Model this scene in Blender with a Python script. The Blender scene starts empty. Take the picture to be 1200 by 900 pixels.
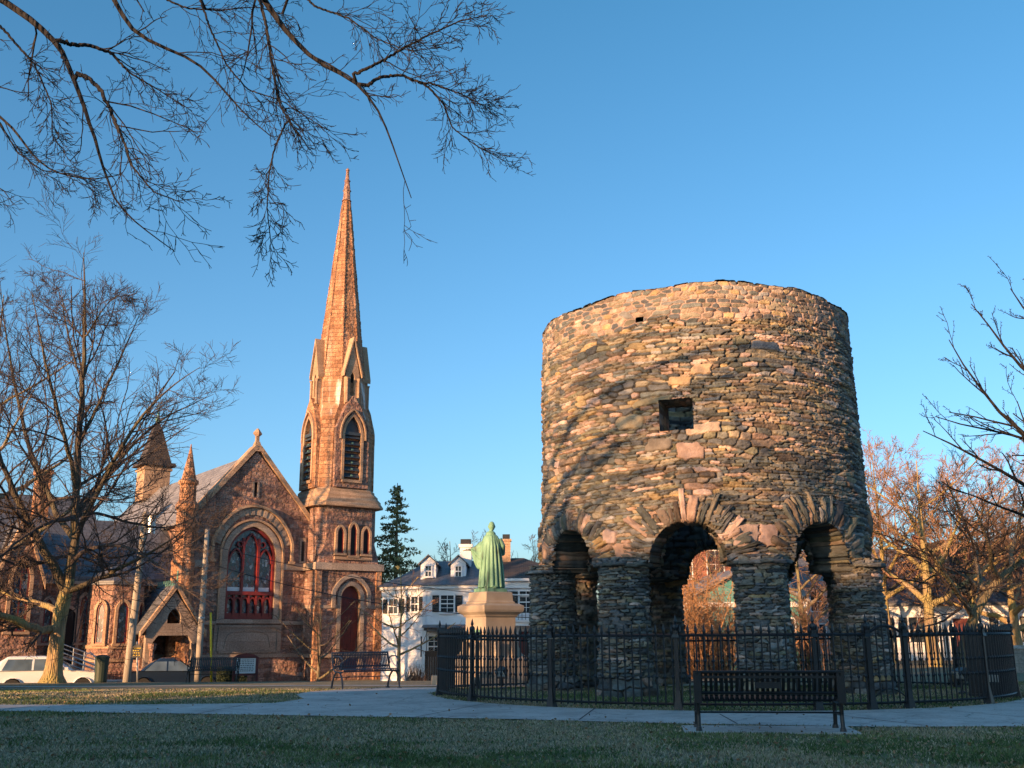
import bpy, bmesh, math, random
import numpy as np
from mathutils import Vector, Matrix

# ------------------------------------------------------------------ camera, sky, sun, exposure
SC = bpy.context.scene
COL = SC.collection
F = 1200.0
PITCH = math.radians(13.76)
ROLL = math.radians(0.3)
CH = 1.15
cam = bpy.data.cameras.new('camera')
cam.sensor_width = 36; cam.lens = 36; cam.clip_end = 3000; cam.clip_start = 0.05
camo = bpy.data.objects.new('camera', cam); COL.objects.link(camo)
camo.location = (0, 0, CH)
camo.rotation_mode = 'XYZ'
camo.matrix_world = Matrix.Translation((0, 0, CH)) @ Matrix.Rotation(math.pi/2 + PITCH, 4, 'X') @ Matrix.Rotation(-ROLL, 4, 'Z')
SC.camera = camo
SUN_EL = math.radians(9.0)
SUN_AZ = math.radians(221.0)       # clockwise from +Y
W = bpy.data.worlds.new('World'); SC.world = W; W.use_nodes = True
nt = W.node_tree; nt.nodes.clear()
sky = nt.nodes.new('ShaderNodeTexSky'); sky.sky_type = 'NISHITA'; sky.sun_disc = False
sky.sun_elevation = SUN_EL; sky.sun_rotation = SUN_AZ
sky.air_density = 1.0; sky.dust_density = 1.4; sky.ozone_density = 4.4; sky.altitude = 0
bg = nt.nodes.new('ShaderNodeBackground'); bg.inputs[1].default_value = 0.15
wo = nt.nodes.new('ShaderNodeOutputWorld')
tint = nt.nodes.new('ShaderNodeMix'); tint.data_type = 'RGBA'; tint.blend_type = 'MULTIPLY'; tint.inputs[0].default_value = 1.0
tint.inputs[7].default_value = (0.76, 0.985, 0.86, 1)
tcw = nt.nodes.new('ShaderNodeTexCoord'); sxw = nt.nodes.new('ShaderNodeSeparateXYZ'); nt.links.new(tcw.outputs['Generated'], sxw.inputs[0])
hz = nt.nodes.new('ShaderNodeValToRGB'); e_ = hz.color_ramp.elements; e_.new(0.22)
for e__, (p_, c_) in zip(e_, ((0.0, (1.06, 0.95, 0.93, 1)), (0.24, (0.92, 0.965, 0.88, 1)), (0.60, (0.66, 0.975, 0.86, 1)))): e__.position = p_; e__.color = c_     # paler, hazier air low down
nt.links.new(sxw.outputs['Z'], hz.inputs[0]); nt.links.new(hz.outputs[0], tint.inputs[7])
nt.links.new(sky.outputs[0], tint.inputs[6]); nt.links.new(tint.outputs[2], bg.inputs[0]); nt.links.new(bg.outputs[0], wo.inputs[0])
sl = bpy.data.lights.new('sun', 'SUN'); sl.energy = 4.8; sl.angle = math.radians(0.6); sl.color = (1.0, 0.55, 0.25)
so = bpy.data.objects.new('sun', sl); COL.objects.link(so)
SD = Vector((math.sin(SUN_AZ)*math.cos(SUN_EL), math.cos(SUN_AZ)*math.cos(SUN_EL), math.sin(SUN_EL)))
so.rotation_euler = (-SD).to_track_quat('-Z', 'Y').to_euler()
so.location = (-20, -20, 30)
SC.view_settings.view_transform = 'Standard'; SC.view_settings.look = 'None'
SC.view_settings.gamma = 1; SC.view_settings.exposure = 1.18
SC.view_settings.use_curve_mapping = False

# ------------------------------------------------------------------ sight lines of the photograph
def ray(px, py):
    x = px-600; y = 450-py
    c, s = math.cos(ROLL), math.sin(ROLL)
    x, y = c*x+s*y, -s*x+c*y
    return np.array([x, F*math.cos(PITCH)-y*math.sin(PITCH), F*math.sin(PITCH)+y*math.cos(PITCH)])
def at_y(px, py, Y):
    d = ray(px, py); t = Y/d[1]
    return Vector((d[0]*t, Y, CH+d[2]*t))
def sstep(a, b, x):
    t = np.clip((np.asarray(x, float)-a)/(b-a), 0, 1); return t*t*(3-2*t)
def terrain(x, y):
    x = np.asarray(x, float); y = np.asarray(y, float)
    k = 1-0.75*sstep(6, 16, x)
    z = -0.028*np.clip(y-22, 0, 18)*k
    z = z-0.62*k*sstep(39.5, 43, y)
    return z
def tz(x, y): return float(terrain(x, y))
def ground(px, py):
    d = ray(px, py)
    Y = 10.0
    last = None
    while Y < 120:
        x = d[0]/d[1]*Y; z = CH+d[2]/d[1]*Y
        if z <= tz(x, Y): return Vector((x, Y, tz(x, Y)))
        Y += 0.05
    return Vector((x, Y, tz(x, Y)))

# ------------------------------------------------------------------ materials
def nodes_of(m):
    m.use_nodes = True; t = m.node_tree; t.nodes.clear()
    o = t.nodes.new('ShaderNodeOutputMaterial'); b = t.nodes.new('ShaderNodeBsdfPrincipled')
    t.links.new(b.outputs[0], o.inputs[0]); return t, b
def N(t, kind, **kw):
    n = t.nodes.new(kind)
    for k, v in kw.items():
        if k.startswith('i_'):
            key = k[2:]; key = int(key) if key.isdigit() else key.replace('_', ' ')
            n.inputs[key].default_value = v
        else: setattr(n, k, v)
    return n
def c4(c): return (c[0], c[1], c[2], 1.0)
def ramp(t, fac, stops, interp='LINEAR'):
    r = t.nodes.new('ShaderNodeValToRGB'); r.color_ramp.interpolation = interp
    e = r.color_ramp.elements
    while len(e) < len(stops): e.new(0.5)
    for i, (p, c) in enumerate(stops): e[i].position = p; e[i].color = c4(c) if not isinstance(c, (int, float)) else (c, c, c, 1)
    t.links.new(fac, r.inputs[0]); return r
def mixc(t, fac, a, b, mode='MIX'):
    m = t.nodes.new('ShaderNodeMix'); m.data_type = 'RGBA'; m.blend_type = mode
    for s, v in ((0, fac), (6, a), (7, b)):
        if isinstance(v, bpy.types.NodeSocket): t.links.new(v, m.inputs[s])
        elif isinstance(v, (int, float)): m.inputs[s].default_value = v
        else: m.inputs[s].default_value = c4(v)
    return m.outputs[2]
def bump(t, b, h, dist, strength=1.0):
    n = N(t, 'ShaderNodeBump'); n.inputs['Strength'].default_value = strength; n.inputs['Distance'].default_value = dist
    t.links.new(h, n.inputs['Height']); t.links.new(n.outputs[0], b.inputs['Normal'])
def simple(name, c1, c2=None, scale=3.0, rough=0.8, bd=0.0, bscale=20.0, metal=0.0, stretch=(1, 1, 1), detail=4.0, spec=0.5):
    m = bpy.data.materials.new(name); t, b = nodes_of(m)
    b.inputs['Roughness'].default_value = rough; b.inputs['Metallic'].default_value = metal
    b.inputs['Specular IOR Level'].default_value = spec
    c2 = c2 or tuple(x*0.75 for x in c1)
    tc = N(t, 'ShaderNodeTexCoord'); mp = N(t, 'ShaderNodeMapping'); mp.inputs['Scale'].default_value = stretch
    t.links.new(tc.outputs['Object'], mp.inputs[0])
    n = N(t, 'ShaderNodeTexNoise'); n.inputs['Scale'].default_value = scale; n.inputs['Detail'].default_value = detail
    t.links.new(mp.outputs[0], n.inputs['Vector'])
    r = ramp(t, n.outputs['Fac'], [(0.3, c2), (0.7, c1)])
    t.links.new(r.outputs[0], b.inputs['Base Color'])
    if bd:
        n2 = N(t, 'ShaderNodeTexNoise'); n2.inputs['Scale'].default_value = bscale; n2.inputs['Detail'].default_value = 5
        t.links.new(mp.outputs[0], n2.inputs['Vector']); bump(t, b, n2.outputs['Fac'], bd)
    return m
def ashlar(name, cols, mortar, bw, bh, bd=0.03, rough=0.9, mortar_size=0.012, rockface=0.5, stain=None, stainfac=0.0, offset=0.5):
    """coursed masonry laid out in metres on the UV map"""
    m = bpy.data.materials.new(name); t, b = nodes_of(m); b.inputs['Roughness'].default_value = rough
    b.inputs['Specular IOR Level'].default_value = 0.25
    tc = N(t, 'ShaderNodeTexCoord')
    # warp a little so that the courses are not ruled lines
    wn = N(t, 'ShaderNodeTexNoise'); wn.inputs['Scale'].default_value = 1.3; t.links.new(tc.outputs['UV'], wn.inputs['Vector'])
    vm = N(t, 'ShaderNodeVectorMath', operation='MULTIPLY_ADD'); t.links.new(wn.outputs['Color'], vm.inputs[0])
    vm.inputs[1].default_value = (0.10, 0.05, 0); t.links.new(tc.outputs['UV'], vm.inputs[2])
    br = N(t, 'ShaderNodeTexBrick'); br.offset = offset; br.squash = 1.6; br.squash_frequency = 3; br.offset_frequency = 2
    br.inputs['Color1'].default_value = (0, 0, 0, 1); br.inputs['Color2'].default_value = (1, 1, 1, 1); br.inputs['Mortar'].default_value = (0.5, 0.5, 0.5, 1)
    br.inputs['Scale'].default_value = 1; br.inputs['Mortar Size'].default_value = mortar_size; br.inputs['Mortar Smooth'].default_value = 0.6
    br.inputs['Brick Width'].default_value = bw; br.inputs['Row Height'].default_value = bh
    t.links.new(vm.outputs[0], br.inputs['Vector'])
    n = len(cols)
    r = ramp(t, br.outputs['Color'], [(i/(n-1) if n > 1 else 0, c) for i, c in enumerate(cols)])
    n1 = N(t, 'ShaderNodeTexNoise'); n1.inputs['Scale'].default_value = 0.9; n1.inputs['Detail'].default_value = 6; t.links.new(tc.outputs['UV'], n1.inputs['Vector'])
    rr = ramp(t, n1.outputs['Fac'], [(0.3, (0.72, 0.70, 0.70)), (0.7, (1.15, 1.12, 1.1))])
    c = mixc(t, 1.0, r.outputs[0], rr.outputs[0], 'MULTIPLY')
    n3 = N(t, 'ShaderNodeTexNoise'); n3.inputs['Scale'].default_value = 14; n3.inputs['Detail'].default_value = 4; t.links.new(tc.outputs['UV'], n3.inputs['Vector'])
    r3 = ramp(t, n3.outputs['Fac'], [(0.35, (0.75, 0.74, 0.73)), (0.65, (1.2, 1.2, 1.2))])
    c = mixc(t, 1.0, c, r3.outputs[0], 'MULTIPLY')
    c = mixc(t, br.outputs['Fac'], c, mortar)
    if stain:
        ns = N(t, 'ShaderNodeTexNoise'); ns.inputs['Scale'].default_value = 1.1; ns.inputs['Detail'].default_value = 8
        mp = N(t, 'ShaderNodeMapping'); mp.inputs['Scale'].default_value = (2.2, 0.35, 1); t.links.new(tc.outputs['UV'], mp.inputs[0]); t.links.new(mp.outputs[0], ns.inputs['Vector'])
        rs = ramp(t, ns.outputs['Fac'], [(0.52, 0.0), (0.66, float(stainfac))])
        c = mixc(t, rs.outputs[0], c, stain)
    t.links.new(c, b.inputs['Base Color'])
    # rock-faced relief: low at the joints, lumpy within
    inv = N(t, 'ShaderNodeMath', operation='SUBTRACT'); inv.inputs[0].default_value = 1; t.links.new(br.outputs['Fac'], inv.inputs[1])
    n2 = N(t, 'ShaderNodeTexNoise'); n2.inputs['Scale'].default_value = 5; n2.inputs['Detail'].default_value = 6; t.links.new(tc.outputs['UV'], n2.inputs['Vector'])
    mu = N(t, 'ShaderNodeMath', operation='MULTIPLY_ADD'); t.links.new(n2.outputs['Fac'], mu.inputs[0]); mu.inputs[1].default_value = 2.2*rockface; t.links.new(inv.outputs[0], mu.inputs[2])
    ad = N(t, 'ShaderNodeMath', operation='MULTIPLY_ADD'); t.links.new(br.outputs['Color'], ad.inputs[0]); ad.inputs[1].default_value = rockface; t.links.new(mu.outputs[0], ad.inputs[2])
    bump(t, b, ad.outputs[0], bd)
    return m
def courses(name, c1, c2, pitch, bd, rough=0.6, saw=True, jitter=0.0):
    """clapboards or roof slates: horizontal courses on the UV map"""
    m = bpy.data.materials.new(name); t, b = nodes_of(m); b.inputs['Roughness'].default_value = rough
    tc = N(t, 'ShaderNodeTexCoord')
    if jitter:
        br = N(t, 'ShaderNodeTexBrick'); br.inputs['Color1'].default_value = c4(c1); br.inputs['Color2'].default_value = c4(c2); br.inputs['Mortar'].default_value = c4([x*0.45 for x in c2])
        br.inputs['Scale'].default_value = 1; br.inputs['Mortar Size'].default_value = 0.012; br.inputs['Brick Width'].default_value = pitch*1.3; br.inputs['Row Height'].default_value = pitch
        t.links.new(tc.outputs['UV'], br.inputs['Vector']); colr = br.outputs['Color']
    else:
        n = N(t, 'ShaderNodeTexNoise'); n.inputs['Scale'].default_value = 0.8; n.inputs['Detail'].default_value = 6; t.links.new(tc.outputs['UV'], n.inputs['Vector'])
        colr = ramp(t, n.outputs['Fac'], [(0.3, c2), (0.7, c1)]).outputs[0]
    n1 = N(t, 'ShaderNodeTexNoise'); n1.inputs['Scale'].default_value = 1.7; n1.inputs['Detail'].default_value = 8; t.links.new(tc.outputs['UV'], n1.inputs['Vector'])
    rr = ramp(t, n1.outputs['Fac'], [(0.3, (0.85, 0.85, 0.85)), (0.7, (1.1, 1.1, 1.1))])
    t.links.new(mixc(t, 1.0, colr, rr.outputs[0], 'MULTIPLY'), b.inputs['Base Color'])
    sx = N(t, 'ShaderNodeSeparateXYZ'); t.links.new(tc.outputs['UV'], sx.inputs[0])
    dv = N(t, 'ShaderNodeMath', operation='DIVIDE'); t.links.new(sx.outputs['Y'], dv.inputs[0]); dv.inputs[1].default_value = pitch
    fr = N(t, 'ShaderNodeMath', operation='FRACT'); t.links.new(dv.outputs[0], fr.inputs[0])
    iv = N(t, 'ShaderNodeMath', operation='SUBTRACT'); iv.inputs[0].default_value = 1; t.links.new(fr.outputs[0], iv.inputs[1])
    bump(t, b, iv.outputs[0], bd)
    return m

MT = {}
MT['red_stone'] = ashlar('red_sandstone', [(0.20, 0.12, 0.10), (0.36, 0.21, 0.17), (0.50, 0.31, 0.245), (0.28, 0.165, 0.14), (0.44, 0.31, 0.26), (0.33, 0.19, 0.14)], (0.33, 0.25, 0.21), 0.46, 0.22, bd=0.11, rockface=1.1, stain=(0.10, 0.075, 0.065), stainfac=0.7)
MT['orange_stone'] = ashlar('spire_stone', [(0.30, 0.15, 0.085), (0.42, 0.22, 0.125), (0.55, 0.31, 0.18), (0.38, 0.19, 0.11)], (0.30, 0.18, 0.115), 0.36, 0.24, bd=0.08, rockface=0.9, stain=(0.62, 0.55, 0.48), stainfac=0.25)
MT['streaked_stone'] = ashlar('streaked_stone', [(0.36, 0.19, 0.11), (0.44, 0.25, 0.15)], (0.32, 0.2, 0.14), 0.45, 0.30, bd=0.05, rockface=0.6, stain=(0.78, 0.74, 0.70), stainfac=0.95)
MT['trim_stone'] = ashlar('dressed_stone', [(0.33, 0.265, 0.215), (0.42, 0.345, 0.285)], (0.2, 0.15, 0.12), 0.9, 0.45, bd=0.006, rockface=0.15, mortar_size=0.006)
MT['trim_warm'] = ashlar('warm_dressed_stone', [(0.38, 0.26, 0.175), (0.48, 0.34, 0.235)], (0.28, 0.19, 0.13), 0.7, 0.4, bd=0.008, rockface=0.2, mortar_size=0.006)
MT['slate'] = courses('roof_slate', (0.14, 0.145, 0.165), (0.085, 0.09, 0.105), 0.28, 0.02, rough=0.55, jitter=1)
MT['lightslate'] = courses('weathered_slate', (0.27, 0.26, 0.27), (0.18, 0.175, 0.185), 0.28, 0.02, rough=0.6, jitter=1)
MT['shingle'] = courses('brown_shingle', (0.075, 0.060, 0.055), (0.045, 0.036, 0.034), 0.16, 0.01, rough=0.85, jitter=1)
MT['clap'] = courses('white_clapboard', (0.74, 0.76, 0.80), (0.66, 0.68, 0.72), 0.13, 0.02, rough=0.55)
MT['clap_green'] = courses('teal_clapboard', (0.10, 0.30, 0.29), (0.07, 0.24, 0.24), 0.13, 0.02, rough=0.6)
MT['clap_tan'] = courses('tan_clapboard', (0.46, 0.38, 0.29), (0.40, 0.33, 0.25), 0.14, 0.02, rough=0.6)
MT['clap_grey'] = courses('grey_clapboard', (0.34, 0.35, 0.36), (0.27, 0.28, 0.29), 0.14, 0.02, rough=0.6)
MT['brick'] = ashlar('house_brick', [(0.24, 0.075, 0.05), (0.33, 0.11, 0.075), (0.28, 0.10, 0.07)], (0.33, 0.29, 0.25), 0.22, 0.075, bd=0.006, rockface=0.1, mortar_size=0.006)
MT['white'] = simple('white_paint', (0.78, 0.78, 0.80), (0.66, 0.67, 0.69), 2.0, 0.5)
MT['red_paint'] = simple('red_painted_wood', (0.21, 0.024, 0.022), (0.14, 0.016, 0.016), 5, 0.5)
MT['dark_red'] = simple('dark_red_door', (0.13, 0.022, 0.022), (0.08, 0.015, 0.016), 5, 0.5)
MT['black_iron'] = simple('black_iron', (0.010, 0.013, 0.018), (0.018, 0.018, 0.020), 30, 0.42, 0.002, 60)
MT['blue_iron'] = simple('blue_black_enamel', (0.030, 0.050, 0.085), (0.02, 0.035, 0.06), 20, 0.33)
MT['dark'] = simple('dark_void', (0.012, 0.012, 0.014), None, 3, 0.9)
MT['shutter'] = simple('black_shutter', (0.018, 0.022, 0.026), None, 8, 0.5)
MT['louver'] = simple('louver_slate', (0.045, 0.06, 0.08), (0.03, 0.045, 0.06), 6, 0.5)
MT['copper'] = simple('green_copper', (0.13, 0.30, 0.25), (0.08, 0.18, 0.16), 8, 0.6)
MT['pole'] = simple('weathered_pole_wood', (0.42, 0.38, 0.33), (0.27, 0.24, 0.20), 3, 0.85, 0.006, 12, stretch=(4, 4, 0.4))
MT['yellow'] = simple('yellow_paint', (0.86, 0.62, 0.02), (0.65, 0.42, 0.02), 3, 0.5)
MT['concrete'] = None
MT['asphalt'] = simple('asphalt', (0.055, 0.055, 0.058), (0.04, 0.04, 0.042), 6, 0.9, 0.004, 80)
MT['steel'] = simple('galvanised_steel', (0.52, 0.53, 0.54), (0.42, 0.43, 0.44), 6, 0.35, metal=0.6)
MT['rubber'] = simple('tyre_rubber', (0.02, 0.02, 0.02), None, 5, 0.8)
MT['tail'] = simple('tail_lamp_red', (0.45, 0.01, 0.012), None, 5, 0.2)
MT['headl'] = simple('lamp_glass', (0.6, 0.62, 0.64), None, 5, 0.12)
MT['cedar'] = simple('brown_boards', (0.10, 0.055, 0.035), (0.07, 0.04, 0.028), 4, 0.8, stretch=(8, 8, 0.5))
MT['green_bin'] = simple('green_bin_paint', (0.025, 0.045, 0.032), None, 4, 0.6)
MT['hedge'] = simple('hedge_leaves', (0.030, 0.050, 0.020), (0.016, 0.028, 0.012), 14, 0.7)
MT['bronze'] = None
MT['sign_face'] = simple('white_sign_board', (0.72, 0.73, 0.74), (0.66, 0.67, 0.68), 3, 0.6)
MT['low_wall'] = ashlar('low_wall_stone', [(0.30, 0.27, 0.24), (0.4, 0.37, 0.33)], (0.25, 0.23, 0.2), 0.6, 0.3, bd=0.01, rockface=0.3)

def car_paint(name, c, rough=0.14):
    m = bpy.data.materials.new(name); t, b = nodes_of(m)
    n = N(t, 'ShaderNodeTexNoise'); n.inputs['Scale'].default_value = 3
    r = ramp(t, n.outputs['Fac'], [(0.3, [x*0.93 for x in c]), (0.7, c)]); t.links.new(r.outputs[0], b.inputs['Base Color'])
    b.inputs['Roughness'].default_value = rough; b.inputs['Coat Weight'].default_value = 0.6; b.inputs['Coat Roughness'].default_value = 0.08
    return m
MT['car_white'] = car_paint('white_car_paint', (0.74, 0.76, 0.78))
MT['car_blue'] = car_paint('dark_blue_car_paint', (0.012, 0.022, 0.045))
MT['car_black'] = car_paint('charcoal_car_paint', (0.02, 0.022, 0.026))
def glassm(name, c, rough=0.06):
    m = bpy.data.materials.new(name); t, b = nodes_of(m)
    tc = N(t, 'ShaderNodeTexCoord'); n = N(t, 'ShaderNodeTexNoise'); n.inputs['Scale'].default_value = 1.5; t.links.new(tc.outputs['Object'], n.inputs['Vector'])
    r = ramp(t, n.outputs['Fac'], [(0.35, [x*0.5 for x in c]), (0.7, c)]); t.links.new(r.outputs[0], b.inputs['Base Color'])
    b.inputs['Roughness'].default_value = rough; b.inputs['Specular IOR Level'].default_value = 0.9
    bump(t, b, n.outputs['Fac'], 0.03)
    return m
MT['car_glass'] = glassm('car_window_glass', (0.12, 0.17, 0.22), 0.08)
MT['glass'] = glassm('window_glass', (0.035, 0.045, 0.055))
def stained():
    m = bpy.data.materials.new('stained_glass'); t, b = nodes_of(m)
    tc = N(t, 'ShaderNodeTexCoord')
    mp = N(t, 'ShaderNodeMapping'); mp.inputs['Scale'].default_value = (1.6, 1, 1); t.links.new(tc.outputs['UV'], mp.inputs[0])
    v = N(t, 'ShaderNodeTexVoronoi'); v.inputs['Scale'].default_value = 4.5; t.links.new(mp.outputs[0], v.inputs['Vector'])
    sp = N(t, 'ShaderNodeSeparateColor'); t.links.new(v.outputs['Color'], sp.inputs[0])
    r = ramp(t, sp.outputs[0], [(0, (0.030, 0.045, 0.075)), (0.3, (0.07, 0.11, 0.16)), (0.5, (0.13, 0.17, 0.20)), (0.68, (0.035, 0.04, 0.05)), (0.8, (0.10, 0.035, 0.06)), (0.92, (0.30, 0.35, 0.38))], 'CONSTANT')
    v2 = N(t, 'ShaderNodeTexVoronoi'); v2.feature = 'DISTANCE_TO_EDGE'; v2.inputs['Scale'].default_value = 4.5; t.links.new(mp.outputs[0], v2.inputs['Vector'])
    lead = ramp(t, v2.outputs['Distance'], [(0.02, 0.0), (0.05, 1.0)])
    t.links.new(mixc(t, lead.outputs[0], (0.01, 0.01, 0.012), r.outputs[0]), b.inputs['Base Color'])
    b.inputs['Roughness'].default_value = 0.16; b.inputs['Specular IOR Level'].default_value = 0.8
    return m
MT['stained'] = stained()

def attr_mat(name, rough=0.85, bd=0.006, bscale=25, vary=(0.72, 1.25), coordscale=6):
    m = bpy.data.materials.new(name); t, b = nodes_of(m); b.inputs['Roughness'].default_value = rough
    b.inputs['Specular IOR Level'].default_value = 0.3
    a = N(t, 'ShaderNodeAttribute', attribute_name='stone_colour')
    tc = N(t, 'ShaderNodeTexCoord'); n = N(t, 'ShaderNodeTexNoise'); n.inputs['Scale'].default_value = coordscale; n.inputs['Detail'].default_value = 8; t.links.new(tc.outputs['Object'], n.inputs['Vector'])
    r = ramp(t, n.outputs['Fac'], [(0.3, (vary[0],)*3), (0.7, (vary[1],)*3)])
    t.links.new(mixc(t, 1.0, a.outputs['Color'], r.outputs[0], 'MULTIPLY'), b.inputs['Base Color'])
    n2 = N(t, 'ShaderNodeTexNoise'); n2.inputs['Scale'].default_value = bscale; n2.inputs['Detail'].default_value = 6; t.links.new(tc.outputs['Object'], n2.inputs['Vector'])
    bump(t, b, n2.outputs['Fac'], bd*3)
    return m
MT['field_stone'] = attr_mat('field_stone')
MT['grass_blades'] = attr_mat('grass_blades', rough=0.75, bd=0.0, vary=(0.9, 1.1))
MT['needles'] = attr_mat('spruce_needles', rough=0.8, bd=0.0, vary=(0.8, 1.2))

def bark(name, c1, c2, moss=None, mossfac=0.6):
    m = bpy.data.materials.new(name); t, b = nodes_of(m); b.inputs['Roughness'].default_value = 0.9
    tc = N(t, 'ShaderNodeTexCoord'); mp = N(t, 'ShaderNodeMapping'); mp.inputs['Scale'].default_value = (3, 3, 0.7); t.links.new(tc.outputs['Object'], mp.inputs[0])
    n = N(t, 'ShaderNodeTexNoise'); n.inputs['Scale'].default_value = 3; n.inputs['Detail'].default_value = 8; n.inputs['Distortion'].default_value = 0.6; t.links.new(mp.outputs[0], n.inputs['Vector'])
    c = ramp(t, n.outputs['Fac'], [(0.3, c2), (0.7, c1)]).outputs[0]
    if moss:
        n3 = N(t, 'ShaderNodeTexNoise'); n3.inputs['Scale'].default_value = 0.8; t.links.new(tc.outputs['Object'], n3.inputs['Vector'])
        r3 = ramp(t, n3.outputs['Fac'], [(0.4, 0.0), (0.6, mossfac)]); c = mixc(t, r3.outputs[0], c, moss)
    t.links.new(c, b.inputs['Base Color']); mp2 = N(t, 'ShaderNodeMapping'); mp2.inputs['Scale'].default_value = (9, 9, 1.1); t.links.new(tc.outputs['Object'], mp2.inputs[0])
    vb = N(t, 'ShaderNodeTexVoronoi'); vb.inputs['Scale'].default_value = 2.2; t.links.new(mp2.outputs[0], vb.inputs['Vector'])
    sm_ = N(t, 'ShaderNodeMath', operation='MULTIPLY_ADD'); t.links.new(vb.outputs['Distance'], sm_.inputs[0]); sm_.inputs[1].default_value = -0.7; t.links.new(n.outputs['Fac'], sm_.inputs[2])
    bump(t, b, sm_.outputs[0], 0.09)
    return m
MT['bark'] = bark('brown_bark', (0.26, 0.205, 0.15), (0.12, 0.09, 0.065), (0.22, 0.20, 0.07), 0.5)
MT['bark_lit'] = bark('lit_bark', (0.42, 0.30, 0.17), (0.24, 0.16, 0.09), (0.34, 0.29, 0.08), 0.6)  # sunlit tone of the trunk and low limbs put into the colour
MT['bark_shaded'] = bark('shaded_limb_bark', (0.095, 0.075, 0.058), (0.05, 0.038, 0.03), (0.12, 0.105, 0.04), 0.4)  # shaded tone of the upper limbs put into the colour
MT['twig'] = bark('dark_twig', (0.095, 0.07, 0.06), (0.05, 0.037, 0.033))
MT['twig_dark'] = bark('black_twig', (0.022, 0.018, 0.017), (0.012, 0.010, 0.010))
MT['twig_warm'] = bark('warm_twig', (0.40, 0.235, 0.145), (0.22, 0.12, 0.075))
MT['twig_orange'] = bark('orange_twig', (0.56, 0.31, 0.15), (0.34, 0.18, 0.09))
MT['twig_red'] = bark('reddish_twig', (0.24, 0.115, 0.085), (0.13, 0.06, 0.045))

def ground_mat():
    m = bpy.data.materials.new('winter_lawn'); t, b = nodes_of(m); b.inputs['Roughness'].default_value = 0.95
    b.inputs['Specular IOR Level'].default_value = 0.15
    tc = N(t, 'ShaderNodeTexCoord')
    def nz(s, d=6, st=(1, 1, 1)):
        mp = N(t, 'ShaderNodeMapping'); mp.inputs['Scale'].default_value = st; t.links.new(tc.outputs['Object'], mp.inputs[0])
        n = N(t, 'ShaderNodeTexNoise'); n.inputs['Scale'].default_value = s; n.inputs['Detail'].default_value = d; t.links.new(mp.outputs[0], n.inputs['Vector']); return n.outputs['Fac']
    g = ramp(t, nz(9), [(0.3, (0.050, 0.075, 0.028)), (0.6, (0.090, 0.125, 0.050)), (0.75, (0.13, 0.155, 0.075))]).outputs[0]
    d = ramp(t, nz(13), [(0.3, (0.17, 0.145, 0.095)), (0.7, (0.34, 0.29, 0.20))]).outputs[0]
    f1 = ramp(t, nz(0.42, 8, (1, 1.3, 1)), [(0.40, 0.12), (0.62, 0.9)]).outputs[0]
    f2 = ramp(t, nz(26, 2), [(0.35, 0.0), (0.65, 1.0)]).outputs[0]
    f = mixc(t, 0.35, f1, f2)
    sx = N(t, 'ShaderNodeSeparateXYZ'); t.links.new(tc.outputs['Object'], sx.inputs[0])
    far = ramp(t, sx.outputs['Y'], [(0.0, 0.0), (1.0, 0.0)]).outputs[0]
    mr = N(t, 'ShaderNodeMapRange'); t.links.new(sx.outputs['Y'], mr.inputs[0]); mr.inputs[1].default_value = 18; mr.inputs[2].default_value = 30; mr.inputs[3].default_value = 0; mr.inputs[4].default_value = 0.55
    add = N(t, 'ShaderNodeMath', operation='ADD', use_clamp=True); t.links.new(f, add.inputs[0]); t.links.new(mr.outputs[0], add.inputs[1])
    t.links.new(mixc(t, add.outputs[0], g, d), b.inputs['Base Color'])
    bump(t, b, nz(30, 4), 0.04)
    return m
MT['lawn'] = ground_mat()
def concrete_mat():
    m = bpy.data.materials.new('path_concrete'); t, b = nodes_of(m); b.inputs['Roughness'].default_value = 0.85
    tc = N(t, 'ShaderNodeTexCoord'); n = N(t, 'ShaderNodeTexNoise'); n.inputs['Scale'].default_value = 1.1; n.inputs['Detail'].default_value = 9; t.links.new(tc.outputs['Object'], n.inputs['Vector'])
    c = ramp(t, n.outputs['Fac'], [(0.25, (0.30, 0.29, 0.28)), (0.5, (0.46, 0.45, 0.435)), (0.75, (0.53, 0.52, 0.50))]).outputs[0]
    ns = N(t, 'ShaderNodeTexNoise'); ns.inputs['Scale'].default_value = 4.5; ns.inputs['Detail'].default_value = 10; ns.inputs['Distortion'].default_value = 1.5; t.links.new(tc.outputs['Object'], ns.inputs['Vector'])
    rs = ramp(t, ns.outputs['Fac'], [(0.52, 0.0), (0.66, 0.55)]); c = mixc(t, rs.outputs[0], c, (0.24, 0.225, 0.20))
    vc = N(t, 'ShaderNodeTexVoronoi'); vc.feature = 'DISTANCE_TO_EDGE'; vc.inputs['Scale'].default_value = 0.55; mv = N(t, 'ShaderNodeVectorMath', operation='MULTIPLY_ADD'); t.links.new(ns.outputs['Color'], mv.inputs[0]); mv.inputs[1].default_value = (0.3, 0.3, 0); t.links.new(tc.outputs['Object'], mv.inputs[2]); t.links.new(mv.outputs[0], vc.inputs['Vector'])
    rc = ramp(t, vc.outputs['Distance'], [(0.002, 0.75), (0.008, 0.0)]); c = mixc(t, rc.outputs[0], c, (0.12, 0.115, 0.10))
    n2 = N(t, 'ShaderNodeTexNoise'); n2.inputs['Scale'].default_value = 60; t.links.new(tc.outputs['Object'], n2.inputs['Vector'])
    c2 = ramp(t, n2.outputs['Fac'], [(0.35, (0.85, 0.85, 0.85)), (0.65, (1.1, 1.1, 1.1))]).outputs[0]
    t.links.new(mixc(t, 1.0, c, c2, 'MULTIPLY'), b.inputs['Base Color']); bump(t, b, n2.outputs['Fac'], 0.006)
    return m
MT['concrete'] = concrete_mat()
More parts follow.
